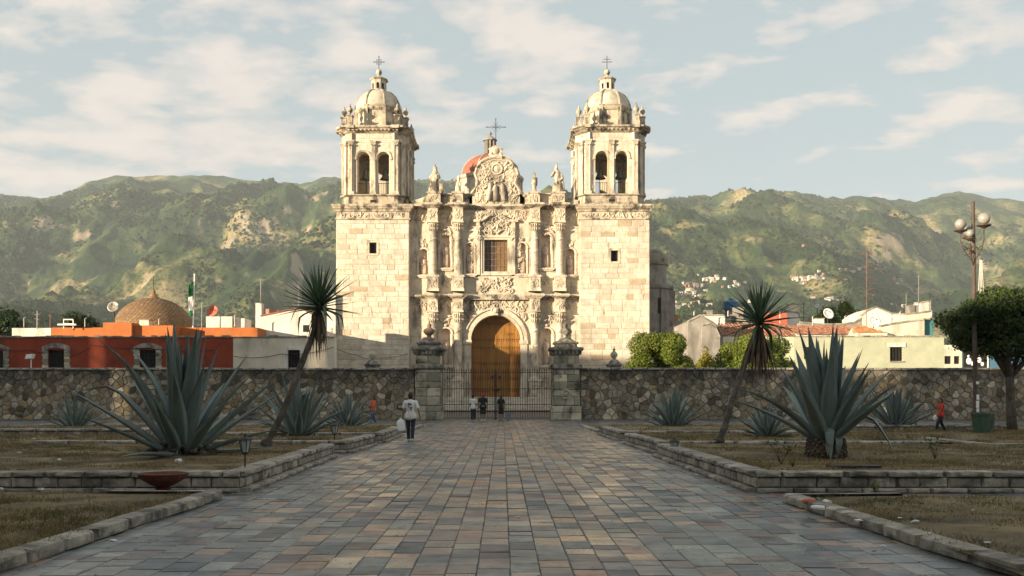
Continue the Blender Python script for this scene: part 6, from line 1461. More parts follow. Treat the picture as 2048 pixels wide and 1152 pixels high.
# brick dome left
def brickdome():
    Y = 100.0; cx = PX(307, Y); r = 76*Y/FPX; z0 = PZ(660, Y); zt = PZ(596, Y); root = thing('brick_dome', 'brown brick dome with an iron cross rising behind the orange walls', 'dome', (cx, Y, 0)); H = zt-z0
    MB().lathe(cx, Y, [(r+.2, 0), (r+.2, z0+.1), (r, z0+.15)], 32).build('drum', m_grey, root)
    MB().lathe(cx, Y, [(r*.985*math.cos(u), z0+(H-.06)*math.sin(u)) for u in np.linspace(0, 1.5, 14)], 48).build('shell', m_mort, root, smooth=True)
    b = MB(); n = 34
    for j in range(n):
        u0, u1 = 1.47*j/n, 1.47*(j+.86)/n; R0, R1 = r*math.cos(u0), r*math.cos(u1); za, zb = z0+H*math.sin(u0), z0+H*math.sin(u1); k = max(8, int(2*math.pi*R0/.42))
        for i in range(k):
            a0 = 2*math.pi*(i+.5*(j % 2))/k; a1 = a0+2*math.pi/k*.88
            if math.sin(a0) > .35: continue
            b.add([(cx+(R0+.05)*math.cos(a0), Y+(R0+.05)*math.sin(a0), za), (cx+(R0+.05)*math.cos(a1), Y+(R0+.05)*math.sin(a1), za), (cx+(R1+.02)*math.cos(a1), Y+(R1+.02)*math.sin(a1), zb), (cx+(R1+.02)*math.cos(a0), Y+(R1+.02)*math.sin(a0), zb),
                   (cx+R0*.96*math.cos(a0), Y+R0*.96*math.sin(a0), za-.03), (cx+R0*.96*math.cos(a1), Y+R0*.96*math.sin(a1), za-.03)], [(0, 1, 2, 3), (4, 5, 1, 0)])
    b.build('brickwork', m_brick, root, kind='stuff')
    MB().lathe(cx, Y, [(.62, zt-.15), (.62, zt+.05), (.45, zt+.12), (.3, zt+.4), (.18, zt+.5), (.22, zt+.62), (.05, zt+.85)], 12).build('cap', m_brick, root)
    c = MB(); c.tube([(cx, Y, zt+.8), (cx, Y, zt+2.2)], .03, 4); c.tube([(cx-.35, Y, zt+1.8), (cx+.35, Y, zt+1.8)], .025, 4); c.build('iron_cross', m_iron, root)
brickdome()
def mast(label, px, py0, Y, zb, mat=None, bars=(), name='antenna'):
    x = PX(px, Y); root = thing(name, label, 'antenna', (x, Y, zb), group='antennas on the roofs'); b = MB(); b.tube([(x, Y, zb), (x+.02, Y, PZ(py0, Y))], .035, 5); b.build('pole', mat or m_mast, root)
    for (py, a, c, dy) in bars: MB().tube([(PX(px+a, Y), Y, PZ(py, Y)), (PX(px+c, Y), Y, PZ(py+dy, Y))], .025, 4).build('aerial_bar', mat or m_mast, root)
mast('tall slim TV aerial with a cross bar above the white chimney', 521, 556, 84, PZ(606, 84)-.1, m_steel, ((558, -11, 12, 2), (561, -6, 6, 0)))
mast('thin aerial on the gabled white house roof', 597, 565, 88, PZ(620, 88)-.3, m_steel, ())
mast('short aerial with bars on the white parapet', 74, 622, 84, PZ(656, 84)-.1, m_steel, ((630, -5, 6, -2), (637, -6, 5, 2), (626, 6, 7, -0)))
mast('leaning short aerial right of the white parapet', 100, 628, 85, PZ(656, 85)-.5, m_mast, ((630, -3, 4, 2),))
mast('slim mast beside the red dish', 403, 604, 89, 5.5, m_steel, ((608, -3, 4, -2), (612, -2, 3, 2)))
def ladder_mast():
    mast('tall red mast with several branching aerials over the right roofs', 1733, 492, 105, 7, m_mast, ((509, -17, 16, -1), (527, -4, 12, 3), (545, -3, 22, -9), (552, 0, 20, 6), (566, -3, 24, 1), (580, 0, 16, -4), (587, 2, 18, 3)))
ladder_mast()
mast('tall pale aerial right of the red mast', 1837, 549, 105, 7, m_steel, ((553, -5, 8, 1), (557, 2, 20, 2)))
mast('short pale mast between the red mast and the tall aerial', 1812, 587, 104, 7, m_steel, ())
mast('thin mast over the grey house beside the church', 1394, 592, 120, 6, m_steel, ((600, 0, 8, 0), (598, -6, 2, 2)))
mast('thin dark mast behind the dish on the right', 1607, 604, 112, 6, m_iron, ((614, -6, 0, 2),))
def pylon():
    Y = 300.0; x = PX(1962, Y); root = thing('pylon', 'distant white lattice pylon behind the globe lamp', 'pylon', (x, Y, 0)); b = MB(); z = lambda py: PZ(py, Y)
    for a in (-6, -2, 2, 6): b.tube([(PX(1962+a, Y), Y, z(600)), (PX(1962+a*.3, Y), Y, z(520))], .09, 4)
    for k in range(5): b.tube([(PX(1956+k, Y), Y, z(590-k*14)), (PX(1968-k, Y), Y, z(580-k*14))], .06, 4)
    for py in (524, 531): b.tube([(PX(1948, Y), Y, z(py+3)), (PX(1962, Y), Y, z(py)), (PX(1978, Y), Y, z(py+3))], .08, 4)
    b.build('lattice', m_steel, root)
pylon()
def dish(label, px, py, rpx, Y, zb, mat=None, az=-20, name='satellite_dish'):
    x = PX(px, Y); z = PZ(py, Y); r = rpx*Y/FPX; root = thing(name, label, 'satellite dish', (x, Y, zb), group='satellite dishes on the roofs')
    T = Matrix.Translation((x, Y, z)) @ Matrix.Rotation(R(az), 4, 'Z') @ Matrix.Rotation(R(90-22), 4, 'X'); b = MB(); b.T = T
    n = 24; vs = []; fs = []
    for off in (0, -.03):
        for j in range(6):
            q = r*(j+.001)/5
            for i in range(n): a = 2*math.pi*i/n; vs.append((q*math.cos(a), q*math.sin(a), .25*q*q/r+off))
    for s in (0, 1):
        for j in range(5):
            for i in range(n): a = s*6*n+j*n+i; c = s*6*n+j*n+(i+1) % n; fs.append((a, c, c+n, a+n) if s == 0 else (a, a+n, c+n, c))
    for i in range(n): a = 5*n+i; c = 5*n+(i+1) % n; fs.append((a, c, c+6*n, a+6*n))
    b.add(vs, fs); b.build('reflector', mat or m_wpaint, root, smooth=True)
    f = MB(); f.T = T
    for a in (0, 2.1, 4.2): f.tube([(r*.8*math.cos(a), r*.8*math.sin(a), r*.16), (0, 0, r*.8)], .02, 4)
    f.ball((0, 0, r*.8), .07, 6, 4); f.build('feed_arm', m_iron, root); MB().tube([(x, Y+.15, zb), (x, Y+.12, z)], .05, 6).build('mount_pole', m_iron, root)
dish('grey dish on a pole left of the brick dome', 227, 614, 11.5, 86, PZ(655, 86), m_steel, 0)
dish('red round dish on the small white rooftop room', 426, 623, 12, 91, PZ(633, 91), m_pink, -15)
dish('white dish standing before the round tree on the right', 1656, 628, 11.5, 100, PZ(650, 100)-.5, None, 15)
dish('bigger white dish above the tiled hip roof', 1748, 643, 13, 93, PZ(660, 93)-.5, None, 10)
dish('small white dish far right of the leaning yucca head', 1635, 612, 4, 130, 7, None, -30)
# the town flag
def flag():
    Y = 90.0; x = PX(384, Y); root = thing('flag_pole', 'white flag pole between the brick dome and the rooftop room', 'flag pole', (x, Y, 5)); MB().tube([(x, Y, 5), (PX(389, Y), Y, PZ(550, Y))], [.09, .05], 8).build('pole', m_wpaint, root); MB().ball((PX(389, Y), Y, PZ(549, Y)), .08, 8, 6).build('ball', m_wpaint, root)
    f = MB(); n = 9; m = 12; f.cur = 0; vs = []
    for j in range(m+1):
        for i in range(n+1):
            t = j/m; u = i/n; wd = (.25+.16*math.sin(t*3.0)); vs.append((x+.12-wd*u*1.1+.03*math.sin(i*1.9+j*.6), Y-.04-.12*math.sin(i*2.2+j*.4), PZ(563, Y)-3.1*t-u*.25*(1-t)))
    cols = []; fs = []
    for j in range(m):
        for i in range(n): a = j*(n+1)+i; fs.append((a, a+n+1, a+n+2, a+1)); cols.append(0 if j < 5 else 1 if j < 10 else 0)
    f.add(vs, fs); f.m = cols; o = f.build('flag', [m_flagg, m_wpaint], smooth=True); setp(o, label='limp green and white flag hanging beside the brick dome', cat='flag')
flag()
def bell_tank(label, px, py0, py1, hp, Y, mat, name='water_tank'):
    x = PX(px, Y); r = hp*Y/FPX; z0, z1 = PZ(py1, Y), PZ(py0, Y); root = thing(name, label, 'water tank', (x, Y, z0)); MB().lathe(x, Y, [(r*.95, z0), (r, z0+.1), (r, z1-.25), (r*.7, z1-.08), (r*.3, z1), (r*.28, z1+.08)], 16).build('tank_body', mat, root); MB().lathe(x, Y, [(r*.32, z1+.08), (r*.32, z1+.14)], 10).build('lid', mat, root)
m_blackp = M('black_plastic', [(.015, .015, .016), (.03, .03, .03)], 4, bump=.1, rough=.5)
# right-hand roofs
house('town_house', 'pale green-yellow house wall with a barred window behind the right agaves', PX(1588, 84), PX(1888, 84), 84, 92, PZ(674, 84), m_yel, coping=m_cope, wins=((1793, 13, 722, 694, 'sill'), (1616, 8, 718, 694, '')))
house('town_house', 'cream end wall with two small dark windows under the round tree', PX(1888, 84)+.01, PX(1924, 84), 84, 90, PZ(690, 84), m_cream, wins=((1896, 7, 728, 712, ''), (1914, 6, 728, 712, '')))
def shopfront():
    Y = 84.0; rt = house('town_house', 'teal blue shop wall with a dark painted panel at the right edge', PX(1924, Y)+.02, PX(2140, Y), Y, 92, PZ(690, Y), m_blue)
    z = lambda py: PZ(py, Y); b = MB().box(PX(1925, Y)+.05, PX(1973, Y), Y-.06, Y-.005, z(738), z(697)).build('mural_panel', m_dark, rt)
    f = MB(); f.box(PX(1974, Y), PX(1976, Y), Y-.1, Y-.004, z(740), z(695)); f.box(PX(1925, Y), PX(1974, Y)-.01, Y-.1, Y-.07, z(698), z(696)); f.build('panel_frame', m_wpaint, b)
    w = MB(); r = random.Random(2)
    for (px, py, s) in ((1937, 722, .3), (1936, 712, .16), (1944, 727, .2), (1958, 720, .26), (1959, 709, .15), (1951, 730, .2), (1964, 728, .2), (1941, 704, .1), (1966, 703, .1)): w.ball((PX(px, Y), Y-.055, z(py)), s, 9, 6, (.8, .06, 1))
    w.build('white_figures', m_wpaint, b)
shopfront()
def tiled_roof(name, label, x0, x1, y0, y1, z0, z1, mat=None, hip=0, cols=None):
    """single pitch of rounded tiles climbing away from the camera"""
    root = thing(name, label, 'roof', ((x0+x1)/2, y0, z0)); mat = mat or m_rtile
    b = MB(); b.add([(x0, y0, z0-.1), (x1, y0, z0-.1), (x1-hip, y1, z1-.1), (x0+hip, y1, z1-.1), (x0, y0, z0-.9), (x1, y0, z0-.9), (x1, y1, z0-.9), (x0, y1, z0-.9)], [(0, 1, 2, 3), (4, 5, 1, 0), (5, 6, 2, 1), (7, 4, 0, 3), (6, 7, 3, 2)]); b.build('roof_deck', m_cream, root)
    t = MB(); n = int((x1-x0)/.30); m = max(3, int(math.hypot(y1-y0, z1-z0)/.5)); r = random.Random(int(x0*7))
    dl = Vector((0, y1-y0, z1-z0)); 
    for i in range(n):
        x = x0+(i+.5)*(x1-x0)/n
        lim = 1 if not hip else min(1, min(x-x0, x1-x)/hip)
        for j in range(m):
            if (j+1)/m > lim+.02: break
            a = Vector((x, y0, z0))+dl*(j/m)+Vector((r.uniform(-.02, .02), 0, .045+r.uniform(0, .02))); c = Vector((x, y0, z0))+dl*((j+1.1)/m)+Vector((0, 0, .02))
            vs = []
            for p, q in ((a, .12), (c, .095)):
                for k in range(5): an = math.pi*k/4; vs.append((p.x-q*math.cos(an), p.y, p.z+q*.75*math.sin(an)-.03))
            t.add(vs, [(k, k+1, k+6, k+5) for k in range(4)]+[(4, 3, 2, 1, 0)])
    t.build('roof_tiles', mat, root, kind='stuff'); return root
Yq = 88.0
tiled_roof('tiled_roof', 'sagging red tile roof left of the leaning yucca trunk', PX(1432, Yq), PX(1592, Yq), 88, 92, PZ(672, Yq), PZ(648, 92))
tiled_roof('tiled_roof', 'long low red tile roof above the pale green-yellow wall', PX(1592, Yq)+.05, PX(1722, Yq), 87.5, 92, PZ(669, Yq), PZ(652, 92))
tiled_roof('tiled_roof', 'small orange hip roof in front of the bigger white dish', PX(1704, 85), PX(1778, 85), 85, 88, PZ(667, 85), PZ(652, 88), hip=1.1, mat=m_otile) if False else None
m_otile = M('orange_roof_tile', [(.36, .15, .06), (.50, .25, .10)], 3.0, var=.3, bump=.4)
tiled_roof('tiled_roof', 'small orange hip roof in front of the bigger white dish', PX(1704, 85), PX(1778, 85), 85, 88, PZ(666, 85), PZ(652, 88), m_otile, hip=1.1)
house('rooftop_room', 'cream wall strip under the small orange hip roof', PX(1713, 84.9), PX(1772, 84.9), 84.6, 85.2, PZ(664, 84.9)-.1, m_cream, cat='rooftop room')
def slanted(name, label, pts, Y0, Y1, mat, cat='house'):
    root = thing(name, label, cat, (PX(pts[0][0], Y0), Y0, 0)); b = MB(); P = [(PX(a, Y0), PZ(c, Y0)) for a, c in pts]; x0, x1 = P[0][0], P[-1][0]
    for (a, c), (d, e) in zip(P[:-1], P[1:]): b.prism([(a, 0), (d, 0), (d, e), (a, c)], Y0, Y1)
    b.build('wall', mat, root)
    k = MB()
    for (a, c), (d, e) in zip(P[:-1], P[1:]):
        k.prism([(a, c+.003), (d, e+.003), (d, e+.16), (a, c+.16)], Y0-.08, Y0+.3)
    k.build('coping', m_cope, root); return root
slanted('town_house', 'grey rendered house with black tanks beside the right bell tower', ((1376, 644), (1400, 632), (1428, 648), (1446, 672)), 86, 93, m_grey)
slanted('town_house', 'white rendered house with a flat top behind the grey house', ((1402, 633), (1404, 632), (1446, 632), (1450, 634)), 94, 100, m_white)
slanted('town_house', 'grey gabled wall rising behind the broad round tree', ((1404, 652), (1420, 648), (1432, 658), (1440, 676)), 84.5, 85.9, m_grey)
slanted('town_house', 'stained white house with a stepped top right of the round roof tree', ((1722, 632), (1736, 622), (1752, 615), (1768, 622), (1782, 628), (1783, 640)), 108, 114, m_white)
slanted('town_house', 'crumbling sunlit cream wall sloping down beside the bigger white dish', ((1760, 654), (1790, 648), (1820, 644), (1848, 640), (1849, 640)), 90, 95, m_cream)
slanted('town_house', 'teal wall strip at the end of the crumbling cream wall', ((1849, 641), (1850, 640), (1866, 640), (1867, 641)), 90.5, 94, m_teal)
slanted('town_house', 'plain cream house under the tall pale aerial', ((1815, 630), (1816, 629), (1862, 624), (1864, 624)), 104, 110, m_cream)
slanted('rooftop_room', 'little white rooftop tower with a dark opening under the round tree edge', ((1842, 607), (1843, 606), (1860, 603), (1862, 603)), 112, 116, m_white, 'rooftop room')
slanted('town_house', 'weathered long dark parapet under the dish before the round roof tree', ((1600, 646), (1640, 650), (1680, 650), (1710, 646), (1724, 638)), 95, 96, m_grey)
slanted('town_house', 'dark old wall left of the yucca head', ((1450, 640), (1462, 632), (1480, 638), (1500, 650)), 98, 103, m_pillar)
slanted('town_house', 'white low house behind the red tank roofs', ((1568, 630), (1570, 624), (1596, 626), (1602, 640)), 118, 126, m_white)
slanted('town_house', 'small white house far behind the dish masts', ((1783, 630), (1784, 628), (1812, 630), (1813, 632)), 116, 122, m_white)
slanted('town_house', 'low white house beside the round chapel', ((1345, 660), (1346, 652), (1375, 650), (1376, 656)), 104, 112, m_white)
house('rooftop_room', 'orange-red rooftop box seen past the right yucca leaves', PX(1532, 100), PX(1574, 100), 100, 104, PZ(626, 100), m_pink, z0=0, cat='rooftop room')
house('rooftop_room', 'small red roofed box beside the round chapel', PX(1340, 130), PX(1356, 130), 130, 134, PZ(630, 130), m_pink, cat='rooftop room')
bell_tank('first black water tank on the grey house', 1391, 629, 640, 5, 90, m_blackp); bell_tank('second black water tank, nearer the middle of the grey house roof', 1410, 626, 633, 5.5, 95, m_blackp); bell_tank('third black water tank at the right end of the white flat top', 1430, 626, 633, 5, 95, m_blackp)
bell_tank('bright blue water tank on a stand behind the yucca head', 1462, 600, 620, 15, 110, m_bluet)
MB_ = thing('tank_stand', 'steel stand under the bright blue water tank', 'stand', (PX(1462, 110), 110, 0)); MB().box(PX(1452, 110), PX(1472, 110), 109.4, 110.6, 0, PZ(620.5, 110)).build('frame', m_grey, MB_)
def clutter():
    r = random.Random(5)
    spec = [(1388, 641, 92, 'vent_pipe', 'bent vent pipe on the grey house roof'), (1456, 640, 99, 'vent_pipe', 'vent pipe on the dark old wall'), (1560, 640, 99, 'vent_pipe', 'vent pipe left of the orange-red rooftop box'), (1625, 655, 92.2, 'vent_pipe', 'short vent pipe at the top of the long tile roof'), (1690, 651, 95.4, 'vent_pipe', 'vent pipe on the weathered dark parapet'), (1800, 645, 91, 'vent_pipe', 'vent pipe on the crumbling cream wall'), (318, 651, 83, 'vent_pipe', 'vent pipe on the low orange wall'), (170, 655, 85, 'vent_pipe', 'vent pipe on the orange parapet'), (470, 655, 85, 'vent_pipe', 'vent pipe near the right end of the orange parapet'), (48, 656, 85, 'vent_pipe', 'vent pipe on the white parapet')]
    for px, py, Y, nm, lab in spec:
        x, z = PX(px, Y), PZ(py, Y); root = thing(nm, lab, 'vent pipe', (x, Y, z), group='vent pipes on the roofs'); h = r.uniform(.5, 1.0); b = MB(); b.tube([(x, Y, z-.3), (x, Y, z+h), (x+.12, Y, z+h+.08)], .05, 6); b.build('pipe', m_steel, root); MB().lathe(x, Y, [(.12, z-.05), (.06, z+.05)], 8).build('flashing', m_iron, root)
    for px, py, Y, w, h, mt, lab in ((1478, 632, 100, .9, .8, m_grey, 'grey hatch box on the dark old wall'), (1588, 624, 119, 1.2, .9, m_cream, 'cream hatch box on the white low house'), (1828, 627, 105, 1.0, .8, m_grey, 'grey hatch box on the plain cream house'), (1640, 650, 96, .8, .6, m_white, 'white hatch box behind the long tile roof'), (1418, 632, 96, .7, .5, m_grey, 'grey hatch box between the black tanks'), (288, 652, 84.5, .8, .5, m_cream, 'cream hatch box in front of the brick dome'), (1352, 655, 105, .8, .6, m_grey, 'grey hatch box beside the round chapel')):
        x, z = PX(px, Y), PZ(py, Y); root = thing('roof_hatch', lab, 'roof hatch', (x, Y, z), group='hatch boxes on the roofs'); MB().box(x-w/2, x+w/2, Y, Y+w, z-.3, z+h).build('box', mt, root); MB().box(x-w/2-.06, x+w/2+.06, Y-.06, Y+w+.06, z+h+.002, z+h+.07).build('lid', m_grey, root)
clutter()
# white frame table on the red roof, little roof things at left
o = thing('roof_frame', 'white metal table frame on the roof left of the brick dome', 'frame', (PX(136, 86), 86, PZ(656, 86)))
b = MB(); Yk = 83.5; z = lambda py: PZ(py, Yk)
for px in (127, 146): b.box(PX(px, Yk)-.03, PX(px, Yk)+.03, Yk, Yk+.05, z(657), z(638))
b.box(PX(127, Yk), PX(146, Yk), Yk-.02, Yk-.003, z(640), z(638)); b.box(PX(118, Yk), PX(154, Yk), Yk-.3, Yk-.05, z(651), z(648)); b.box(PX(127, Yk), PX(146, Yk), Yk-.02, Yk-.003, z(648), z(647)); b.build('frame', m_wpaint, o)
o = thing('floodlight', 'white box floodlight on a post before the red wall', 'floodlight', (PX(62, 66), 66, 0)); Yk = 66; z = lambda py: PZ(py, Yk)
MB().tube([(PX(62, Yk), Yk, 0), (PX(62, Yk), Yk, z(716))], .04, 5).build('post', m_wpaint, o); MB().prism([(PX(53, Yk), z(718)), (PX(66, Yk), z(717)), (PX(69, Yk), z(708)), (PX(56, Yk), z(709))], Yk-.25, Yk+.15).build('lamp_head', m_wpaint, o)
# cables along the left walls
def cable(label, pts, Y, sag):
    P = [];
    for (a, b), (c, d) in zip(pts[:-1], pts[1:]):
        for k in range(8): t = k/8; P.append((PX(a+(c-a)*t, Y), Y, PZ(b+(d-b)*t, Y)-sag*4*t*(1-t)))
    P.append((PX(pts[-1][0], Y), Y, PZ(pts[-1][1], Y))); o = MB().tube(P, .02, 4).build('cable', m_iron); setp(o, label=label, cat='cable')
cable('black cable sagging across the red wall', ((0, 697), (60, 700), (140, 712), (186, 690), (290, 696), (430, 700)), 71.85, .12); cable('black cable running over the cream wall beside the left bell tower', ((466, 712), (560, 708), (668, 694)), 71.85, .2)
cable('black cable looping along the foot of the left bell tower', ((668, 694), (715, 710), (742, 716), (815, 708)), 96.7, .15)

# more low town between the right roofs and the hills, and houses up the slopes
def hill_houses():
    r = random.Random(77); mats = [m_white, m_cream, m_white, m_grey, m_pinkw]; protos = []
    for k in range(5):
        b = MB(); w, d, h = ((1.0, .8, .55), (1.3, .8, .4), (.8, .8, .7), (1.1, .9, .5), (.9, .7, .45))[k]
        b.box(-w/2, w/2, -d/2, d/2, -.4, h); b.box(-w/2-.03, w/2+.03, -d/2-.03, d/2+.03, h+.003, h+.06)
        b.cur = 1
        for i in range(3): xx = -w/2+w*(i+.5)/3; b.box(xx-.07, xx+.07, -d/2-.02, -d/2-.003, h*.35, h*.75)
        b.cur = 2; b.add([(-w/2-.05, -d/2-.05, h+.065), (w/2+.05, -d/2-.05, h+.065), (w/2+.05, d/2+.05, h+.065), (-w/2-.05, d/2+.05, h+.065), (-w/2, 0, h+.28), (w/2, 0, h+.28)], [(0, 1, 5, 4), (2, 3, 4, 5), (1, 2, 5), (3, 0, 4)]) if k in (1, 4) else None
        protos.append(b.mesh('hill_house', [mats[k], m_dark, m_rtile]))
    cl = [(1368, 588, 40, 9, 26, 'cream and white house in the cluster above the round chapel'), (1385, 575, 30, 4, 8, 'house on the slope just under the dark hill shoulder beside the chapel'), (1428, 562, 26, 4, 12, 'house in the row high above the grey house'), (1625, 558, 40, 7, 26, 'white house in the bright cluster half way up the right hillside'), (1600, 566, 14, 4, 6, 'house at the left end of the bright hillside cluster'),
          (1690, 546, 50, 3, 10, 'small house strung along the hillside track above the red mast'), (1800, 566, 12, 5, 9, 'house in the small group right of the red mast'), (1606, 495, 3, 1, 1, 'lone white house high on the ridge'), (1470, 570, 25, 5, 6, 'house behind the yucca head on the slope'),
          (1380, 612, 35, 8, 14, 'low house at the foot of the hill above the grey house'), (1500, 610, 60, 7, 6, 'low house at the foot of the hill behind the yucca head'), (1640, 600, 60, 8, 8, 'low house at the foot of the hill behind the dishes'), (1800, 610, 50, 8, 8, 'low house at the foot of the hill behind the aerials'), (1340, 598, 12, 4, 6, 'small house peeping out beside the round chapel')]
    for cx, cy, sx, sy, n, lab in cl:
        for _ in range(n):
            px = cx+r.gauss(0, sx*.5); py = cy+r.gauss(0, sy*.6)-(px-cx)*(.08 if cx in (1368, 1625) else 0); h = hill_hit(px, py, 380)
            if not h: continue
            Y, z = h; s = (5.2*r.uniform(.7, 1.5))*Y/FPX
            pk = r.randrange(5); pre = ('flat white ', 'low cream tiled ', 'boxy white ', 'flat grey ', 'little pink tiled ')[pk]; o = inst('hill_house', protos[pk], None, (PX(px, Y), Y, z), (0, 0, r.uniform(-.6, .6)), (s*1.15, s, s)); setp(o, label=pre+lab.replace('cream and white ', '').replace('white ', '').replace('small ', '').replace('low ', ''), cat='house', group='houses on the hillside')
hill_houses()

# ================================================================== PEOPLE
m_skin = M('skin', [(.20, .10, .06), (.26, .135, .085)], 10, bump=0, rough=.55)
m_hair = M('black_hair', [(.008, .007, .006), (.02, .016, .012)], 20, bump=.3, rough=.6)
m_jean = M('dark_jeans', [(.012, .016, .028), (.025, .03, .045)], 12, bump=.3); m_bjean = M('blue_jeans', [(.04, .075, .13), (.065, .11, .18)], 12, bump=.3)
m_tee = M('white_cotton', [(.58, .57, .54), (.70, .69, .66)], 8, bump=.3); m_redc = M('red_cotton', [(.38, .03, .02), (.5, .05, .03)], 8, bump=.3); m_corc = M('coral_cotton', [(.50, .09, .05), (.6, .13, .08)], 8, bump=.3)
m_shorts = M('dark_green_shorts', [(.02, .024, .018), (.04, .045, .035)], 8, bump=.3); m_redcap = M('red_cap', [(.4, .02, .02)], 8, bump=.1); m_shoe = M('white_shoes', [(.5, .5, .48)], 8, bump=.1); m_dshoe = M('dark_shoes', [(.02, .02, .02), (.04, .035, .03)], 8, bump=.1); m_ink = M('shirt_print', [(.02, .025, .05)], 8, bump=0)
def person(label, x, Y, H, face, pose, top, bottom, shoe, shorts=False, hair='short', slim=1.0, cap=False, belt=None, z0=0.0):
    """face: heading in degrees (90 = walking away from the camera, -90 towards, 0 right, 180 left)"""
    root = thing('person', label, 'person', (x, Y, z0)); s = H/1.75; A = R(face); fwd = Vector((math.cos(A), math.sin(A), 0)); rt = Vector((math.sin(A), -math.cos(A), 0))
    def W(r_, f, z): return Vector((x, Y, z0))+(rt*r_+fwd*f+Vector((0, 0, z)))*s
    lf, rf = pose.get('legs', ((0, 0), (0, 0)))     # per leg: foot forward, foot lift
    hipL, hipR = W(-.10, 0, .93), W(.10, 0, .93); legs = []
    for hip, sd, (ff, li) in ((hipL, -1, lf), (hipR, 1, rf)):
        foot = W(.10*sd*.8, ff, .09+li); knee = hip.lerp(foot, .5)+fwd*s*(.05+abs(ff)*.10); legs.append((hip, knee, foot))
    sh = [W(-.19*slim, -.01, 1.42), W(.19*slim, -.01, 1.42)]; arms = []
    for sd, (uf, ur, ef, er, ez, hf, hr, hz) in zip((-1, 1), pose['arms']):
        arms.append((sh[0 if sd < 0 else 1], W(ur*sd, uf, 1.14 if ez is None else ez), W(hr*sd, hf, hz)))
    q = lambda v: v*s
    body = [(W(0, 0, .98), W(0, 0, 1.15), q(.135*slim), q(.125*slim)), (W(0, 0, 1.15), W(0, 0, 1.36), q(.125*slim), q(.145*slim)), (W(-.13*slim, 0, 1.38), W(.13*slim, 0, 1.38), q(.085), q(.085)), (W(-.07, 0, .95), W(.07, 0, .95), q(.12*slim), q(.12*slim)), (W(0, -.01, 1.42), W(0, .01, 1.54), q(.058), q(.052)),
            (W(0, .03, 1.58), W(0, .02, 1.66), q(.075), q(.088)), (W(0, .085, 1.585), W(0, .10, 1.60), q(.03), q(.022)), (W(0, .115, 1.625), W(0, .12, 1.605), q(.010), q(.014))]
    for e in (-1, 1): body.append((W(.088*e, .0, 1.62), W(.09*e, 0, 1.655), q(.014), q(.012)))
    for hip, knee, foot in legs: body += [(hip, knee, q(.088*slim), q(.058)), (knee, foot+Vector((0, 0, q(.02))), q(.058), q(.038)), (foot-fwd*q(.03)-Vector((0, 0, q(.05))), foot+fwd*q(.15)-Vector((0, 0, q(.06))), q(.035), q(.03))]
    for S_, E_, H_ in arms:
        body += [(S_, E_, q(.047), q(.038)), (E_, H_, q(.038), q(.026))]; d = (H_-E_).normalized(); side = d.cross(fwd).normalized() if abs(d.dot(fwd)) < .95 else rt
        palm = H_+d*q(.07); body.append((H_, palm, q(.027), q(.030)))
        for k in range(4): o = fwd*q(.021*(k-1.5)); L = q((.062, .075, .07, .055)[k]); a0 = palm+o; m_ = a0+d*L*.55; body += [(a0, m_, q(.0095), q(.009)), (m_, m_+(d*.8+fwd*.0-side*.5).normalized()*L*.5, q(.009), q(.0075))]
        body.append((H_+d*q(.02)+fwd*q(.02), H_+d*q(.07)+fwd*q(.055), q(.0115), q(.009)))
    blob('body', body, .0095*s, m_skin, root, smooth_it=1)
    # clothes
    tp = [(W(0, 0, .93), W(0, 0, 1.15), q(.155*slim), q(.147*slim)), (W(0, 0, 1.15), W(0, 0, 1.36), q(.147*slim), q(.165*slim)), (W(-.14*slim, 0, 1.385), W(.14*slim, 0, 1.385), q(.102), q(.102)), (W(-.06, 0, .96), W(.06, 0, .96), q(.145*slim), q(.145*slim)), (W(-.075, 0, .90), W(.075, 0, .90), q(.142*slim), q(.142*slim))]
    for S_, E_, H_ in arms: tp.append((S_, S_.lerp(E_, pose.get('sleeve', .62)), q(.068), q(.075)))
    blob('shirt', tp, .014*s, top, root, smooth_it=3, disp=(.012, 9))
    bt = [(W(-.06, 0, .90), W(.06, 0, .90), q(.128*slim), q(.128*slim))]
    for hip, knee, foot in legs:
        if shorts: bt += [(hip, hip.lerp(knee, .92), q(.105*slim), q(.102*slim))]
        else: bt += [(hip, knee, q(.102*slim), q(.074)), (knee, foot+Vector((0, 0, q(.01))), q(.074), q(.062))]
    blob('shorts' if shorts else 'trousers', bt, .014*s, bottom, root, smooth_it=3, disp=(.010, 8))
    if belt: blob('waistband', [(W(-.07, 0, .96), W(.07, 0, .96), q(.145), q(.145))], .014*s, belt, root, smooth_it=1) if False else MB().stack(x, Y, [(q(.165*slim), z0+q(.93)), (q(.165*slim), z0+q(.975))], n=14).build('waistband', belt, root)
    for hip, knee, foot in legs: blob('shoe', [(foot-fwd*q(.035)-Vector((0, 0, q(.048))), foot+fwd*q(.16)-Vector((0, 0, q(.055))), q(.044), q(.038)), (foot-Vector((0, 0, q(.04))), foot+Vector((0, 0, q(.0))), q(.045), q(.043))], .012*s, shoe, root, smooth_it=1)
    if hair == 'short': hc = [(W(0, -.01, 1.66), W(0, .01, 1.70), q(.098), q(.085)), (W(0, -.03, 1.60), W(0, -.02, 1.66), q(.075), q(.09))]
    else: hc = [(W(0, -.01, 1.66), W(0, .01, 1.69), q(.102), q(.09)), (W(0, -.04, 1.62), W(0, -.08, 1.40), q(.09), q(.085)), (W(0, -.09, 1.40), W(0, -.11, 1.22), q(.085), q(.05)), (W(-.05, -.03, 1.55), W(-.06, -.06, 1.35), q(.05), q(.04)), (W(.05, -.03, 1.55), W(.06, -.06, 1.35), q(.05), q(.04))]
    blob('hair', hc, .012*s, m_redcap if cap else m_hair, root, smooth_it=2, disp=(.008, 18))
    if cap: MB().ball(W(0, .10, 1.685), q(.075), 10, 6, (1.2, 1.2, .12)).build('cap_brim', m_redcap, root)
    e = MB()
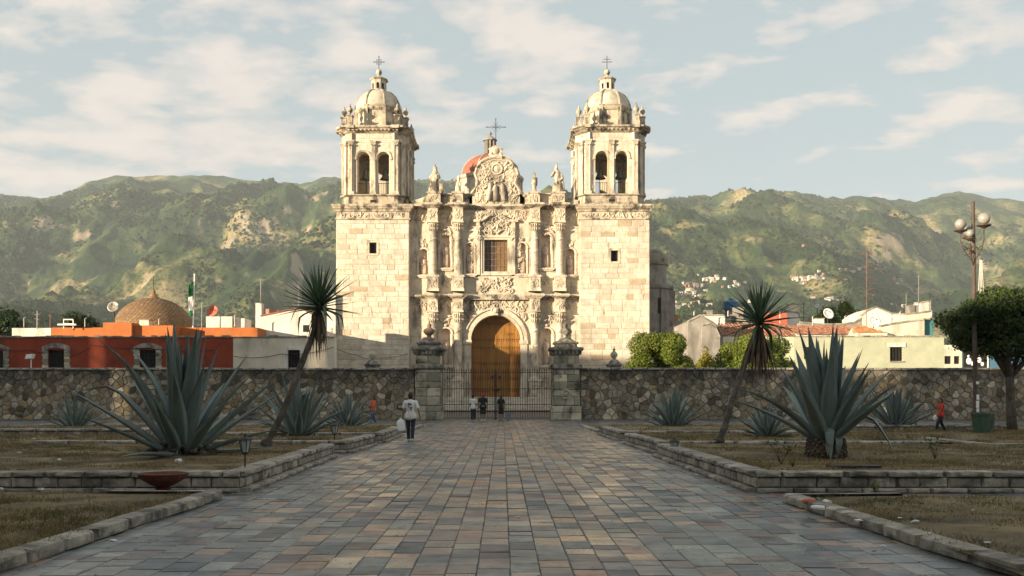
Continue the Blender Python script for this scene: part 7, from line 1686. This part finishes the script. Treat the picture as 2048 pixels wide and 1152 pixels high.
    for k in (-1, 1): e.ball(W(.032*k, .098, 1.635), q(.011), 6, 4)
    e.ball(W(0, .108, 1.572), q(.016), 6, 4, (1, 1, .4)); e.build('eyes', m_hair, root)
    return root, W
hang = (0.0, .24, 0, 0, None, .04, .27, .86)
def arm(uf=0, ur=.25, ez=1.14, hf=.04, hr=.27, hz=.86): return (uf, ur, 0, 0, ez, hf, hr, hz)
r1, W1 = person('man walking away in a white printed T-shirt and dark jeans, carrying a white bag', PX(821, 35.6), 35.6, 1.72, 90, dict(legs=((.10, .0), (-.16, .03)), arms=(arm(.0, .26, 1.13, .02, .28, .86), arm(-.04, .29, 1.13, .03, .34, .88))), m_tee, m_jean, m_shoe, z0=0)
pr = MB(); rr = random.Random(1)
for k in range(7): c = W1(-.06+.03*k*.7-.02, -.158, 1.34+(.02 if k % 2 else -.01)); pr.box(c.x-.008, c.x+.010, c.y-.012, c.y+.02, c.z-.03, c.z+.03)
for k in range(10): c = W1(rr.uniform(-.09, .07), -.152, rr.uniform(1.13, 1.27)); pr.box(c.x-.02, c.x+.02, c.y-.010, c.y+.02, c.z-.006, c.z+.008)
pr.build('shirt_print', m_ink, r1); pr = MB(); c = W1(.06, -.155, 1.23); pr.ball(c, .032, 8, 6, (1, .5, .8)); pr.build('red_print', m_redcap, r1)
wb = W1(-.28, .02, .80); bg = thing('shopping_bag', 'white plastic bag in the left hand of the man walking away', 'bag', (wb.x-.07, wb.y, .36))
b = MB(); b.stack(0, 0, [(.10, .0), (.13, .06), (.13, .30), (.105, .36), (.05, .44)], n=4, ch=.05); b.v = [(v[0]*1.1+wb.x-.06+.02*math.sin(v[2]*17), v[1]*.5+wb.y, v[2]+.36) for v in b.v]; b.build('bag_body', m_wpaint, bg)
MB().tube([(wb.x-.1, wb.y, .79), (wb.x-.06, wb.y, .84), (wb.x+.0, wb.y, .79)], .012, 5).build('handles', m_wpaint, bg)
person('woman with long dark hair in a coral top and blue jeans walking by the wall', PX(747, 56), 56, 1.55, 215, dict(legs=((.20, .0), (-.18, .04)), arms=(arm(.10, .22, 1.14, .28, .10, 1.12), arm(.05, .24, 1.14, .25, .16, 1.05)), sleeve=.95), m_corc, m_bjean, m_dshoe, hair='long', slim=.88)
person('slim man in a white shirt and black trousers at the iron gate', PX(946, 61.5), 61.5, 1.62, 70, dict(legs=((.0, .0), (.05, 0)), arms=(arm(.03, .23, 1.13, .10, .22, .9), arm(.08, .22, 1.12, .22, .14, 1.05))), m_tee, m_jean, m_shoe, slim=.85)
person('man in a red cap, black T-shirt and dark shorts looking through the gate', PX(966, 61.5), 61.5, 1.70, 92, dict(legs=((.0, .0), (.02, 0)), arms=(arm(), arm())), m_black, m_shorts, m_shoe, shorts=True, slim=1.12, cap=True, belt=m_steel)
person('woman with long black hair in a black top and shorts at the gate', PX(1002, 61.5), 61.5, 1.60, 88, dict(legs=((.0, .0), (.03, 0)), arms=(arm(.02, .22, 1.14, .03, .24, .88), arm(.02, .22, 1.14, .03, .24, .88))), m_black, m_black, m_dshoe, shorts=True, hair='long', slim=.9)
r6, W6 = person('boy in a red shirt and dark trousers striding left past the lamp post', PX(1882, 42), 42, 1.50, 180, dict(legs=((.26, .0), (-.26, .05)), arms=(arm(.12, .24, 1.16, .22, .20, .98), arm(-.10, .24, 1.14, -.12, .26, .90))), m_redc, m_black, m_dshoe, slim=.95)
p6 = W6(.1, .22, .85); o = MB().ball((p6.x, p6.y, p6.z-.06), .12, 8, 6, (.9, .6, 1.1)).build('carrier_bag', m_wpaint); setp(o, label='small white bag held by the boy in the red shirt', cat='bag')
m_bluet2 = M('faded_blue_plastic', [(.10, .16, .22), (.15, .21, .28)], 5.0, bump=.1)
bb = MB().lathe(PX(1017, 63.2), 63.2, [(.10, 0), (.115, .02), (.12, .45), (.11, .47)], 14).build('blue_bucket', m_bluet2); setp(bb, label='light blue bucket standing behind the gate bars beside the black-clad woman', cat='bucket')
